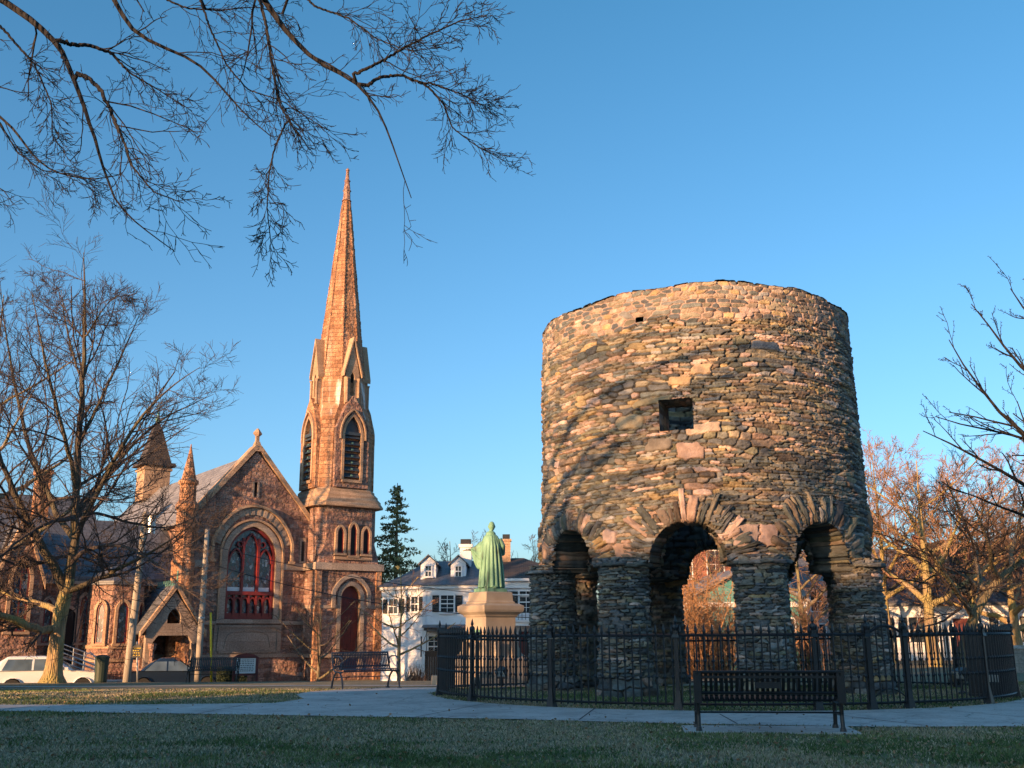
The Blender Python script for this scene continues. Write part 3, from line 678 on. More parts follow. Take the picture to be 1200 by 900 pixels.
def build_tower():
    root = empty('stone_tower', TC, TROT)
    tag(root, 'round roofless fieldstone tower standing on eight stone pillars and arches behind the iron fence', 'tower')
    # outer face: fine towards the camera, coarser behind
    th = np.concatenate([np.arange(-105, 105, 0.23), np.arange(105, 255, 0.8)])*D2R; th = np.append(th, 255*D2R)
    zz = np.arange(ZS-0.02, ZT+0.001, 0.0125)
    TH, Z = np.meshgrid(th, zz)
    Zr = Z.copy(); Zr = ZS-0.02+(Z-ZS+0.02)*((rim(TH)-ZS+0.02)/(ZT-ZS+0.02))
    U = TH*3.55
    top = sstep(7.25, 7.4, Zr+0.25*(vnoise(U*1.5, Zr, 5)-0.5))
    # bigger rounder stones in the top courses
    relA, colA = masonry(U, Zr, 0.25, 0.060, 3, None)
    relB, colB = masonry(U, Zr, 0.22, 0.125, 9, top, pw=PW_TOP, merge=0.2)
    bigm = sstep(0.64, 0.68, vnoise(U*0.9+3, Zr*2.2, 31))
    relC, colC = masonry(U, Zr, 0.28, 0.11, 13, None, merge=0.3)
    rel = relA*(1-bigm)+relC*bigm; col = colA*(1-bigm[..., None])+colC*bigm[..., None]
    rel = np.where(top > 0.5, relB, rel); col = np.where(top[..., None] > 0.5, colB, col)
    # big pale stones set low between the arches, as in the photograph
    for (ad, zc, hw, hh, c) in [(20.5, 2.98, 0.21, 0.19, (0.36, 0.25, 0.21)), (13.3, 2.95, 0.23, 0.21, (0.33, 0.245, 0.21)), (-25, 2.72, 0.19, 0.15, (0.38, 0.26, 0.20)), (-30, 3.02, 0.16, 0.13, (0.37, 0.28, 0.25)), (-69, 2.95, 0.26, 0.22, (0.33, 0.23, 0.17)), (-74, 2.62, 0.2, 0.13, (0.30, 0.21, 0.14)), (57, 2.66, 0.24, 0.10, (0.30, 0.235, 0.15)), (61, 2.9, 0.2, 0.12, (0.26, 0.22, 0.16)),
                                (2, 5.05, 0.36, 0.10, (0.42, 0.33, 0.26)), (-22, 5.28, 0.27, 0.14, (0.30, 0.25, 0.17)), (-2.5, 4.62, 0.24, 0.16, (0.36, 0.25, 0.20)), (-14, 5.66, 0.42, 0.07, (0.24, 0.21, 0.14)), (-4.5, 6.03, 0.22, 0.09, (0.36, 0.26, 0.16)), (24, 6.75, 0.30, 0.09, (0.10, 0.12, 0.15)), (-12, 4.78, 0.25, 0.12, (0.2, 0.17, 0.14)), (2.5, 6.25, 0.2, 0.1, (0.42, 0.30, 0.2))]:
        q = ((np.abs(U-ad*D2R*3.55+0.25*(Zr-zc)*math.sin(ad*7))/hw)**5+(np.abs(Zr-zc+0.12*(U-ad*D2R*3.55)*math.sin(ad*5))/hh)**5)
        q = q*(1+1.6*(vnoise(U*9, Zr*12, 41)-0.5)); ins = q < 1; gap = (q >= 1) & (q < 1.5)
        rel = np.where(ins, 0.03*(1-q**3)-0.005+0.012*(vnoise(U*9, Zr*12, 4)-0.5), np.where(gap, -0.045, rel))
        cc = np.array(c)[None, None, :]*(0.85+0.35*vnoise(U*6, Zr*6, 44))[..., None]
        col = np.where(ins[..., None], cc, col)
    R = RB+(RT-RB)*np.clip((Zr-ZS)/(ZT-ZS), 0, 1)+rel+0.03*(vnoise(TH*4, Zr*0.8, 51)-0.5)
    # holes: arches, window, one putlog hole
    Vv = ringframe(TH, R, Zr)
    zc = 0.25*(Zr[:-1, :-1]+Zr[1:, 1:]+Zr[:-1, 1:]+Zr[1:, :-1]); tc = 0.5*(TH[:-1, :-1]+TH[1:, 1:])
    keep = zc > zarch(tc)
    du = (tc-WIN[0])*3.55
    keep &= ~((np.abs(du) < WIN[1]) & (zc > WIN[2]) & (zc < WIN[3]))
    keep &= ~((np.abs((tc+17.2*D2R)*3.55) < 0.09) & (np.abs(zc-7.40) < 0.055))
    ny, nx = TH.shape; i = np.arange(nx*ny).reshape(ny, nx)
    Q = np.stack([i[:-1, :-1], i[:-1, 1:], i[1:, 1:], i[1:, :-1]], -1)[keep]
    wall = link('wall', mesh_np('wall', Vv.reshape(-1, 3), Q, col.reshape(-1, 3)), 'field_stone', root)
    # inner face
    th = np.radians(np.arange(0, 360.01, 0.7)); zz = np.arange(ZS-0.02, ZT+0.001, 0.035); TH, Z = np.meshgrid(th, zz)
    Zr = ZS-0.02+(Z-ZS+0.02)*((rim(TH)-ZS+0.02)/(ZT-ZS+0.02)); rel, col = masonry(TH*2.8, Zr, 0.3, 0.11, 21, None)
    Vv = ringframe(TH, RI-rel, Zr); zc = 0.5*(Zr[:-1, :-1]+Zr[1:, 1:]); tc = 0.5*(TH[:-1, :-1]+TH[1:, 1:])
    keep = zc > zarch(tc)
    keep &= ~((np.abs((tc-WIN[0]+np.pi) % (2*np.pi)-np.pi)*2.8 < WIN[1]) & (zc > WIN[2]) & (zc < WIN[3]))
    keep &= ~((np.abs((tc-2.75+np.pi) % (2*np.pi)-np.pi)*2.8 < 0.4) & (zc > 4.7) & (zc < 5.7))
    ny, nx = TH.shape; i = np.arange(nx*ny).reshape(ny, nx)
    Q = np.stack([i[:-1, 1:], i[:-1, :-1], i[1:, :-1], i[1:, 1:]], -1)[keep]
    link('inner_wall', mesh_np('inner_wall', Vv.reshape(-1, 3), Q, col.reshape(-1, 3)), 'field_stone', root)
    # wall head: loose cap stones
    th = np.radians(np.arange(0, 360.01, 0.6)); rr = np.linspace(RI-0.02, RT+0.02, 22); TH, RR = np.meshgrid(th, rr)
    rel, col = masonry(TH*3.2, RR, 0.3, 0.2, 33, None, pw=PW_TOP)
    Vv = ringframe(TH, RR, rim(TH)+rel*0.7+0.012); ny, nx = TH.shape; i = np.arange(nx*ny).reshape(ny, nx)
    Q = np.stack([i[:-1, :-1], i[:-1, 1:], i[1:, 1:], i[1:, :-1]], -1).reshape(-1, 4)
    link('wall_head', mesh_np('wall_head', Vv.reshape(-1, 3), Q[:, ::-1], col.reshape(-1, 3)), 'field_stone', root)
    # flat soffits over the pillar heads
    Vs, Qs, Cs, o = [], [], [], 0
    # window and putlog reveals
    def strip(path, r0, r1, n=10, name=None):
        P = np.array(path); s = np.r_[0, np.cumsum(np.linalg.norm(np.diff(np.stack([P[:, 0]*3.5, P[:, 1]], 1), axis=0), axis=1))]
        m = max(3, int(s[-1]/0.03)); t = np.linspace(0, s[-1], m); TH = np.interp(t, s, P[:, 0]); Z = np.interp(t, s, P[:, 1])
        rr = np.linspace(r0, r1, n); T2, Rr = np.meshgrid(t, rr); rel, col = masonry(Rr*1.0, T2, 0.25, 0.11, 61, None, pw=PW_LOW)
        TH2 = np.interp(T2, s, P[:, 0]); Z2 = np.interp(T2, s, P[:, 1])
        return ringframe(TH2, Rr, Z2), col
    hwA = WIN[1]/3.55+0.002; w = WIN[0]
    V1, c1 = strip([(w-hwA, WIN[2]), (w-hwA, WIN[3]), (w+hwA, WIN[3]), (w+hwA, WIN[2]), (w-hwA, WIN[2])], RI, RB-0.06)
    ny, nx = V1.shape[:2]; i = np.arange(nx*ny).reshape(ny, nx); Q = np.stack([i[:-1, :-1], i[:-1, 1:], i[1:, 1:], i[1:, :-1]], -1).reshape(-1, 4)
    link('window_reveal', mesh_np('window_reveal', V1.reshape(-1, 3), Q, c1.reshape(-1, 3)), 'field_stone', root)
    
    rng = np.random.default_rng(5)
    # arches: a ring of long thin voussoirs through the wall, each bay its own part
    def rock(c, ax, ay, az, sx, sy, sz, colr, rngs, out):
        """a rough slab: lump grid box centred c with half sizes along axes"""
        n = (4, 5, 4); V_, Q_ = [], []
        ax, ay, az = [np.array(v, float) for v in (ax, ay, az)]
        g = {}
        def vid(i, j, k):
            if (i, j, k) in g: return g[(i, j, k)]
            u = np.array([i/n[0]*2-1, j/n[1]*2-1, k/n[2]*2-1])
            # round the edges
            q = np.clip(np.abs(u), 0, 1); m = np.sort(q)[-2]
            sc = 1-0.09*max(0, m-0.45)/0.55 
            jit = rngs.normal(0, 0.045, 3)
            uu = u*sc+jit
            V_.append(c+ax*uu[0]*sx+ay*uu[1]*sy+az*uu[2]*sz); g[(i, j, k)] = len(V_)-1; return g[(i, j, k)]
        for d in range(3):
            o_ = [x for x in range(3) if x != d]
            for side in (0, n[d]):
                for p in range(n[o_[0]]):
                    for q in range(n[o_[1]]):
                        def mk(P_, Q2):
                            t = [0, 0, 0]; t[d] = side; t[o_[0]] = P_; t[o_[1]] = Q2; return vid(*t)
                        f = [mk(p, q), mk(p+1, q), mk(p+1, q+1), mk(p, q+1)]
                        flip = (side == 0) ^ (d == 1)
                        Q_.append(f[::-1] if flip else f)
        out.append((np.array(V_), np.array(Q_), colr))
    def merge(lst):
        Vs, Qs, Cs, o = [], [], [], 0
        for v, q, c in lst:
            Vs.append(v); Qs.append(q+o); cc = np.array(c)
            if cc.ndim == 1: cc = np.tile(cc, (len(v), 1))
            Cs.append(cc*(0.85+0.3*np.random.default_rng(len(v)+o).random((len(v), 1)))); o += len(v)
        return np.concatenate(Vs), np.concatenate(Qs), np.concatenate(Cs)
    for b in range(8):
        a0 = (PIL[b]+22.5)*D2R; lst = []
        ex = np.array([math.cos(a0), math.sin(a0), 0]); er = np.array([math.sin(a0), -math.cos(a0), 0]); ez = np.array([0, 0, 1.0])
        phi = -4*D2R
        while phi < 184*D2R:
            wd = rng.uniform(0.04, 0.10) if rng.random() < 0.82 else rng.uniform(0.11, 0.17)
            dphi = wd/0.80; pm = phi+dphi/2; L = rng.uniform(0.32, 0.70)
            if L > 0.6 and not (0.6 < pm < 2.5): L = 0.5
            dirv = -math.cos(pm)*ex+math.sin(pm)*ez; tan = math.sin(pm)*ex+math.cos(pm)*ez
            cen2 = dirv*(0.74+L/2-0.02)
            s = cen2 @ ex; th_ = s/RB
            rad = RB*0.995 if abs(s) < 5 else RB
            # follow the round of the wall
            cx = er*(RB*math.cos(th_)-0.42+rng.uniform(-0.035, 0.022))
            c = ex*(RB*math.sin(th_))+ez*(ZS+0.02+cen2 @ ez)+cx
            rr_ = er*math.cos(th_)+ex*math.sin(th_)
            lean = rng.normal(0, 0.07); d2 = dirv*math.cos(lean)+tan*math.sin(lean); t2 = tan*math.cos(lean)-dirv*math.sin(lean)
            colr = PAL[rng.choice(len(PAL), p=(PW_MID+PW_LOW)/(PW_MID+PW_LOW).sum())]*rng.uniform(0.8, 1.4)
            if rng.random() < 0.12: colr = np.array((0.33, 0.23, 0.17))
            rock(c, d2, t2, rr_, L/2, wd/2*0.97*(1+L/2), 0.445, colr, rng, lst)
            phi += dphi
        # imposts and fill behind the arch at both springs
        V, Q, C = merge(lst); link('arch', mesh_np('arch', V, Q, C), 'field_stone', root)
    # pillars with their flat capitals
    for k, pd in enumerate(PIL):
        front = math.cos(pd*D2R) > -0.2
        st = 0.0135 if front else 0.03
        nth = int(2*math.pi*RP/st); th = np.linspace(0, 2*math.pi, nth+1); zz = np.arange(-0.05, ZS+0.11, st); TH, Z = np.meshgrid(th, zz)
        rel, col = masonry(TH*RP, Z, 0.24, 0.058, 100+k, None, pw=PW_LOW)
        # large squared stones near the ground
        relL, colL = masonry(TH*RP, Z, 0.34, 0.17, 200+k, None, pw=PW_LOW); lo = (Z < 0.35)
        rel = np.where(lo, relL, rel); col = np.where(lo[..., None], colL, col)
        R = RP+rel+0.07*sstep(0.25, 0.1, Z)+0.03*(vnoise(TH*2, Z*1.3, 300+k)-0.5)*np.sin(TH/2)
        R = R-0.035*sstep(0.3, 2.3, Z)
        cx, cy = RC*math.sin(pd*D2R), -RC*math.cos(pd*D2R)
        V = np.stack([cx+R*np.cos(TH), cy+R*np.sin(TH), Z], -1); ny, nx = TH.shape; i = np.arange(nx*ny).reshape(ny, nx)
        Q = np.stack([i[:-1, :-1], i[:-1, 1:], i[1:, 1:], i[1:, :-1]], -1).reshape(-1, 4)
        pl = link('pillar', mesh_np('pillar', V.reshape(-1, 3), Q, col.reshape(-1, 3)), 'field_stone', root)
        # capital: thin slabs standing proud round the head
        lst = []; a = 0
        while a < 2*math.pi-0.05:
            da = rng.uniform(0.35, 0.7); am = a+da/2
            ar = np.array([math.cos(am), math.sin(am), 0]); at = np.array([-math.sin(am), math.cos(am), 0])
            rock(np.array([cx, cy, ZS-0.03+rng.normal(0, 0.008)])+ar*0.36, ar, at, np.array([0, 0, 1.0]), 0.205+rng.uniform(0, 0.04), 0.62*da/2*1.08, 0.04, PAL[rng.choice([0, 1, 2, 3, 11])]*rng.uniform(0.9, 1.3), rng, lst)
            a += da
        V, Q, C = merge(lst); link('capital', mesh_np('capital', V, Q, C), 'field_stone', pl)
        mbb = MB(); mbb.lathe([(0.66, ZS-0.01), (0.66, ZS+0.05), (0.56, ZS+0.1)], 20, (cx, cy, 0))
        # wall stub over the pillar closing the underside of the ring
    V = []; 
    th = np.radians(np.arange(0, 360.01, 1.0)); rr = np.linspace(RI, RB-0.05, 6); TH, RR = np.meshgrid(th, rr)
    Vv = ringframe(TH, RR, ZS+0.01+0*TH); tc = 0.5*(TH[:-1, :-1]+TH[1:, 1:]); keep = zarch(tc) < ZS
    rel, col = masonry(TH*3.2, RR, 0.3, 0.2, 35, None, pw=PW_LOW)
    ny, nx = TH.shape; i = np.arange(nx*ny).reshape(ny, nx); Q = np.stack([i[:-1, :-1], i[:-1, 1:], i[1:, 1:], i[1:, :-1]], -1)[keep]
    link('wall_underside', mesh_np('wall_underside', Vv.reshape(-1, 3), Q, col.reshape(-1, 3)), 'field_stone', root)
    return root
build_tower()
# lawn inside the fence is the same ground; a raked strip of bare earth follows the fence

# ------------------------------------------------------------------ the red sandstone church with its steeple
CA = Vector((-13.8, 54.0, 0)); CR = math.radians(36)
def window_part(parent, M, w, h, frame='white', muntins=(2, 2), shutters=None, z0=0.0, depth=0.06, fw=0.07, sill=True, name='window'):
    """double-hung window centred on the matrix origin's x, sill at z0, wall face at y=0 (outside is -y)"""
    m = MB(M); x0, x1, z1 = -w/2, w/2, z0+h
    m.box(x0-fw, -depth, z0-0.02, x0, 0.02, z1+fw); m.box(x1, -depth, z0-0.02, x1+fw, 0.02, z1+fw); m.box(x0+0.001, -depth-0.003, z1, x1-0.001, 0.02, z1+fw+0.01)
    m.box(x0+0.001, -depth+0.01, z0+h/2-0.025, x1-0.001, 0.0, z0+h/2+0.025)
    for i in range(1, muntins[0]+0):
        x = x0+w*i/muntins[0]; m.box(x-0.012, -0.035, z0+0.001, x+0.012, -0.008, z0+h/2-0.027); m.box(x-0.012, -0.035, z0+h/2+0.027, x+0.012, -0.008, z1-0.001)
    for i in range(1, muntins[1]*2):
        if i == muntins[1]: continue
        z = z0+h*i/(2*muntins[1]); m.box(x0+0.002, -0.032, z-0.012, x1-0.002, -0.009, z+0.012)
    o = m.build(name, frame, parent)
    MB(M).box(x0, -0.006, z0, x1, 0.01, z1).build('pane', 'glass', o)
    if sill: MB(M).box(x0-fw-0.04, -depth-0.06, z0-0.09, x1+fw+0.04, 0.015, z0-0.022).build('sill', frame, o)
    if shutters:
        for s in (-1, 1):
            sw = min(0.42*w+0.06, 0.42); sx = s*(w/2+fw+0.02+sw/2); q = MB(M); q.box(sx-sw/2, -0.055, z0, sx-sw/2+0.05, -0.004, z1); q.box(sx+sw/2-0.05, -0.055, z0, sx+sw/2, -0.004, z1)
            for zz in (z0, z0+h/2-0.03, z1-0.06): q.box(sx-sw/2+0.05, -0.055, zz, sx+sw/2-0.05, -0.004, zz+0.06)
            n = int(h/0.07)
            for i in range(n):
                zc = z0+0.07+(h-0.16)*i/max(1, n-1); q.add([(sx-sw/2+0.05, -0.045, zc), (sx+sw/2-0.05, -0.045, zc), (sx+sw/2-0.05, -0.012, zc+0.05), (sx-sw/2+0.05, -0.012, zc+0.05)], [(0, 1, 2, 3)])
            q.build('shutter', shutters, parent, fix=False)
    return o
def T3(x, y, z=0, rz=0.0): return Matrix.Translation((x, y, z)) @ Matrix.Rotation(rz, 4, 'Z')
def stone_window(parent, M, hw, z0, zs, zt, surround='trim_stone', glass='stained', frame='red_paint', lights=1, sw=0.16, name='window', e=None):
    """pointed window: stone surround, painted frame and mullions, glass"""
    m = MB(M); op = arch(0, hw, z0, zs, zt, 8, e); m.band(op, sw, -0.13, 0.05); m.box(-hw-sw-0.04, -0.16, z0-0.12, hw+sw+0.04, 0.03, z0-0.002); 
    o = m.build(name, surround, parent)
    g = MB(M); g.plate(arch(0, hw, z0, zs, zt, 8, e), [], -0.022, 0.03); g.build('glass', glass, o)
    f = MB(M); f.band([(x, z) for x, z in arch(0, hw-0.07, z0+0.05, zs, zt-0.09, 8, e)], 0.07, -0.06, -0.015)
    f.box(-hw, -0.058, z0, hw, -0.014, z0+0.05)
    for i in range(1, lights):
        x = -hw+2*hw*i/lights; f.box(x-0.035, -0.062, z0+0.05, x+0.035, -0.013, zs+(zt-zs)*(1-abs(x)/hw)*0.9)
    f.build('frame', frame, o)
    return o
def build_church():
    r = empty('church', CA, CR)
    tag(r, 'red sandstone Gothic church with a tall tapering steeple and steep gabled front across the street', 'church')
    cx = 0.2; gb = -1.3
    # gable front wall with the big window opening
    out = [(-3.1, gb), (3.45, gb), (3.45, 7.1), (cx, 10.75), (-3.1, 7.1)]
    win = arch(cx, 1.32, 2.0, 5.15, 6.75, 10)
    slot = [(cx-0.09, 8.35), (cx+0.09, 8.35), (cx+0.09, 9.1), (cx-0.09, 9.1)]
    MB().plate(out, [win, slot], 0, 0.6).build('front_wall', 'red_stone', r)
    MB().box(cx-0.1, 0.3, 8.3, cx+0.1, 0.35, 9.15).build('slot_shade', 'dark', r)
    m = MB(); m.band([(cx-0.09, 8.3), (cx-0.09, 9.1), (cx+0.09, 9.1), (cx+0.09, 8.3)], 0.1, -0.04, 0.03)
    m.build('slot_surround', 'trim_stone', r)
    # rake coping
    cp = MB()
    for s in (-1, 1):
        x0 = cx+s*3.55; z0 = 6.75; n = 9
        for i in range(n):
            t0, t1 = i/n, (i+0.985)/n
            p = [(x0+(cx-x0)*t, z0+(10.95-z0)*t) for t in (t0, t1)]
            nx, nz = (s*0.745, 0.667)
            a, b = p; cp.loft([[(q[0]-nx*0.02, -0.14, q[1]-nz*0.02), (q[0]-nx*0.02, 0.7, q[1]-nz*0.02), (q[0]+nx*0.2, 0.7, q[1]+nz*0.2), (q[0]+nx*0.2, -0.14, q[1]+nz*0.2)] for q in (a, b)])
    cp.build('coping', 'trim_warm', r)
    fin = MB(); fin.box(cx-0.32, -0.16, 10.75, cx+0.32, 0.5, 11.0, 0.1, 0.1); fin.box(cx-0.2, -0.05, 11.0, cx+0.2, 0.35, 11.3, 0.08, 0.08); fin.box(cx-0.09, 0.06, 11.28, cx+0.09, 0.24, 11.62)
    fin.loft([[(cx+0.26*q*math.cos(a), 0.15+0.2*q*math.sin(a), 11.55+h) for a in [k*math.pi/2 for k in range(4)]] for q, h in ((0.3, 0), (1, 0.18), (0.9, 0.26), (0.2, 0.48))])
    fin.build('finial', 'trim_warm', r)
    # string courses and plinth
    s = MB()
    s.box(-3.15, -0.16, 0.08, 3.4, 0.1, 0.26); s.box(-3.12, -0.10, 1.72, cx-1.75, 0.05, 1.9); s.box(cx+1.75, -0.10, 1.72, 3.3, 0.05, 1.9); s.box(cx-1.75, -0.13, 1.78, cx+1.75, 0.05, 1.98)
    s.box(cx+1.76, -0.10, 4.55, 3.3, 0.05, 4.9); s.box(-3.1, -0.10, 4.55, cx-2.3, 0.05, 4.9)
    s.build_each('string_course', 'trim_stone', r)
    MB().box(-3.13, -0.13, gb, 3.4, 0.05, 0.08).build('plinth', 'red_stone', r)
    # panel under the window
    p = MB(); p.box(-1.6, -0.06, 0.27, 2.0, 0.02, 1.72); p.band([(-1.35, 0.42), (-1.35, 1.58), (1.75, 1.58), (1.75, 0.42), (-1.35, 0.42)], 0.1, -0.12, -0.03)
    p.band([(-1.0, 0.55)]+[(0.2+1.1*math.cos(a), 1.05+0.38*math.sin(a)) for a in np.linspace(math.pi, 0, 9)]+[(1.4, 0.55)], 0.07, -0.10, -0.03)
    p.build('carved_panel', 'trim_stone', r)
    # big window: stone jamb, voussoir band, hood mould
    w = MB(); w.band(win, 0.30, -0.05, 0.35); big = w.build('great_window', 'trim_stone', r)
    outer = arch(cx, 1.64, 2.0, 5.35, 7.05, 10); h = MB(); h.band(outer, 0.10, -0.14, 0.02); h.build('moulding', 'trim_warm', big)
    n = 17; v = MB(); hp = arch(cx, 1.76, 5.0, 5.75, 7.35, n, (2.2, 0.75)); hq = arch(cx, 2.08, 5.0, 5.85, 7.72, n, (2.2, 0.75))
    for i in range(1, len(hp)-2):
        a, b, c, d = hp[i], hp[i+1], hq[i+1], hq[i]
        v.loft([[(q[0], y, q[1]) for q in (a, b, c, d)] for y in (-0.06-0.03*(i % 2), 0.01)])
    v.build('voussoirs', 'trim_stone', big)
    h = MB(); h.band(arch(cx, 2.1, 4.95, 5.85, 7.75, 14, (2.2, 0.75)), 0.13, -0.22, 0.02); h.box(cx-2.33, -0.24, 4.85, cx-2.0, 0.02, 5.0); h.box(cx+2.0, -0.24, 4.85, cx+2.33, 0.02, 5.0)
    h.build('hood_mould', 'trim_warm', big)
    MB().plate(arch(cx, 1.30, 2.0, 5.15, 6.72, 10), [], 0.30, 0.33).build('glass', 'stained', big)
    f = MB(); ib = arch(cx, 1.20, 2.0, 5.15, 6.60, 10); f.band(ib, 0.12, 0.10, 0.31)
    f.box(cx-1.31, 0.08, 2.0, cx+1.31, 0.30, 2.14); f.box(cx-1.31, 0.05, 3.22, cx+1.31, 0.30, 3.40); f.box(cx-1.2, 0.14, 2.14, cx+1.2, 0.28, 2.3)
    for x in (-0.42, 0.42): f.box(cx+x-0.06, 0.10, 3.40, cx+x+0.06, 0.29, 6.15)
    for x, hw, zt in ((-0.80, 0.36, 5.55), (0, 0.40, 6.35), (0.80, 0.36, 5.55)):
        zs = 4.85 if x else 5.4; f.band([q for q in arch(cx+x, hw-0.03, zs, zs, zt, 6)], 0.08, 0.11, 0.29)
    for x in (-0.62, 0.62):
        f.band([(cx+x+0.17*math.cos(a), 5.82+0.17*math.sin(a)) for a in np.linspace(0, 2*math.pi, 13)], 0.06, 0.12, 0.29)
    for i in range(7): x = cx-1.2+2.4*i/6; f.box(x-0.05, 0.09, 2.14, x+0.05, 0.29, 3.22)
    for i in range(6): x = cx-1.0+2.0*i/5; f.band(arch(x, 0.13, 2.75, 2.85, 3.05, 5), 0.08, 0.10, 0.29)
    f.build('tracery', 'red_paint', big)
    b = MB()
    for x in (-0.80, 0, 0.80):
        b.box(cx+x-0.33, 0.27, 3.42, cx+x+0.33, 0.305, 3.62)
    b.build('pale_glass_border', 'white', big)
    q = MB()
    q.box(2.85, -0.05, 4.95, 3.2, 0.05, 6.3); q.build('niche', 'trim_stone', r)
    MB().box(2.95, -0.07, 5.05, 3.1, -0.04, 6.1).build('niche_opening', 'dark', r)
    # nave body and roof
    nv = MB(); nv.box(-3.0, 0.6, gb, 3.3, 20, 7.0); nv.build('nave_wall', 'red_stone', r)
    rf = MB()
    for s_ in (-1, 1):
        e_ = cx+s_*3.5
        rf.loft([[(e_, y, 6.75), (cx, y, 10.55), (cx, y, 10.7), (e_, y, 6.92)] for y in (0.45, 20.2)])
    rf.build('nave_roof', 'lightslate', r)
    # turret pinnacle at the left of the gable
    t = MB(); k = 8; ph = math.pi/8
    t.lathe([(0.62, gb), (0.62, 0.2), (0.55, 0.3), (0.55, 4.6), (0.60, 4.7), (0.50, 4.95), (0.47, 7.3), (0.56, 7.4), (0.56, 7.65), (0.42, 7.85), (0.40, 8.6), (0.50, 8.7), (0.50, 8.85), (0.36, 8.95), (0.05, 10.55), (0.02, 10.75)], k, (-3.45, -0.15, 0), ph)
    t.build('pinnacle', 'orange_stone', r)
    # steeple: door stage, lancet stage, belfry, broached spire
    a0, b0 = 5.10, 0.40
    def oct_(hw, c, z): return [(a0+x, b0+y, z) for x, y in ((-hw+c, -hw), (hw-c, -hw), (hw, -hw+c), (hw, hw-c), (hw-c, hw), (-hw+c, hw), (-hw, hw-c), (-hw, -hw+c))]
    st = MB(); H = 1.88
    st.M = Matrix.Translation((a0, b0, 0))
    door = arch(0.15, 0.58, -0.6, 3.1, 3.75, 8)
    st.plate([(-H, gb), (H, gb), (H, 4.55), (-H, 4.55)], [door], -H, -H+0.5)
    st.box(-H, -H+0.5, gb, -H+0.4, H, 4.55); st.box(H-0.4, -H+0.5, gb, H, H, 4.55); st.box(-H+0.4, H-0.4, gb, H-0.4, H, 4.55)
    st.build('steeple_base', 'red_stone', r)
    d = MB(T3(a0+0.15, b0-H)); d.band(arch(0, 0.58, -0.6, 3.1, 3.75, 8), 0.22, -0.05, 0.30); d.band(arch(0, 0.95, 2.6, 3.35, 4.15, 8, (1.9, 0.8)), 0.20, -0.13, 0.02)
    dr = d.build('door_surround', 'trim_stone', r)
    dd = MB(T3(a0+0.15, b0-H)); dd.plate(arch(0, 0.58, -0.6, 3.1, 3.72, 8), [], 0.28, 0.33)
    for x in (-0.4, -0.2, 0.0, 0.2, 0.4): dd.box(x-0.012, 0.262, -0.55, x+0.012, 0.281, 3.3)
    for z in (0.0, 2.4): dd.box(-0.5, 0.255, z, 0.5, 0.279, z+0.1)
    dd.build('door', 'dark_red', r)
    sc = MB(T3(a0, b0)); hh = H+0.10
    for z0, z1, e, ty in ((0.05, 0.24, 0.12, 0.04), (2.55, 2.72, 0.05, 0.02), (4.55, 4.92, 0.16, 0.12)):
        for (x0, y0, x1, y1) in ((-H-e, -H-e, H+e, -H+0.02), (-H-e, -H+0.021, -H+0.02, H), (H-0.02, -H+0.021, H+e, H)):
            if z0 == 2.55 and y1 < 0 and x1 > 0 and x0 < 0:
                sc.box(-H-e, y0, z0, -0.66, y1, z1); sc.box(0.96, y0, z0, H+e, y1, z1)
            else: sc.box(x0, y0, z0, x1, y1, z1, 0, 0)
    sc.build_each('string_course', 'trim_stone', r)
    bt = MB(T3(a0, b0))
    for sx in (-1, 1):
        bt.box(sx*H-0.32 if sx > 0 else -H-0.12, -H-0.16, gb, sx*H+0.12 if sx > 0 else -H+0.32, -H+0.002, 2.5); bt.box(sx*H-0.26 if sx > 0 else -H-0.06, -H-0.09, 2.5, sx*H+0.06 if sx > 0 else -H+0.26, -H+0.002, 4.5)
    bt.build_each('corner_buttress', 'orange_stone', r)
    s2 = MB(); s2.loft([oct_(1.82, 0.02, 4.92), oct_(1.80, 0.04, 5.2), oct_(1.78, 0.42, 6.0), oct_(1.78, 0.42, 7.95)]); s2.build('lancet_stage', 'red_stone', r)
    for i, x in enumerate((-0.42, 0.35, 1.12)):
        stone_window(r, T3(a0-0.15+x, b0-1.80), 0.19, 5.35 if i == 1 else 5.45, 6.65 if i == 1 else 6.5, 7.05 if i == 1 else 6.85, surround='trim_warm', glass='dark', lights=1, sw=0.13, name='lancet')
    MB().box(a0-0.9, b0-1.93, 5.12, a0+1.35, b0-1.78, 5.27).build('lancet_sill', 'trim_warm', r)
    fl = MB()
    for i, (w0, w1, z0, z1) in enumerate(((2.12, 2.03, 7.95, 8.22), (2.02, 1.90, 8.225, 8.50), (1.89, 1.76, 8.505, 8.78), (1.75, 1.66, 8.785, 9.0))):
        fl.loft([oct_(w0, 0.5, z0), oct_(w0, 0.5, z0+0.10), oct_(w1, 0.5, z1)])
    fl.build('weathering', 'trim_warm', r)
    bf = MB(); bf.loft([oct_(1.62, 0.48, 9.0), oct_(1.58, 0.50, 11.5), oct_(1.50, 0.52, 13.0)]); bf.build('belfry', 'orange_stone', r)
    for q in range(4):
        M = T3(a0, b0, 0, q*math.pi/2)
        op = arch(0, 0.50, 9.45, 11.9, 13.0, 8)
        m = MB(M); m.plate([(-1.02, 9.02), (1.02, 9.02), (1.0, 12.3), (0.45, 13.6), (0, 14.2), (-0.45, 13.6), (-1.0, 12.3)], [op], -1.80, -1.45)
        fc = m.build('belfry_face', 'red_stone' if q == 0 else 'orange_stone', r)
        m = MB(M); m.band(op, 0.15, -1.86, -1.70); m.band(arch(0, 0.72, 11.7, 12.0, 13.35, 8), 0.08, -1.92, -1.78); m.box(-0.6, -1.9, 9.3, 0.6, -1.6, 9.46); m.build('opening_surround', 'trim_warm', fc)
        lv = MB(M)
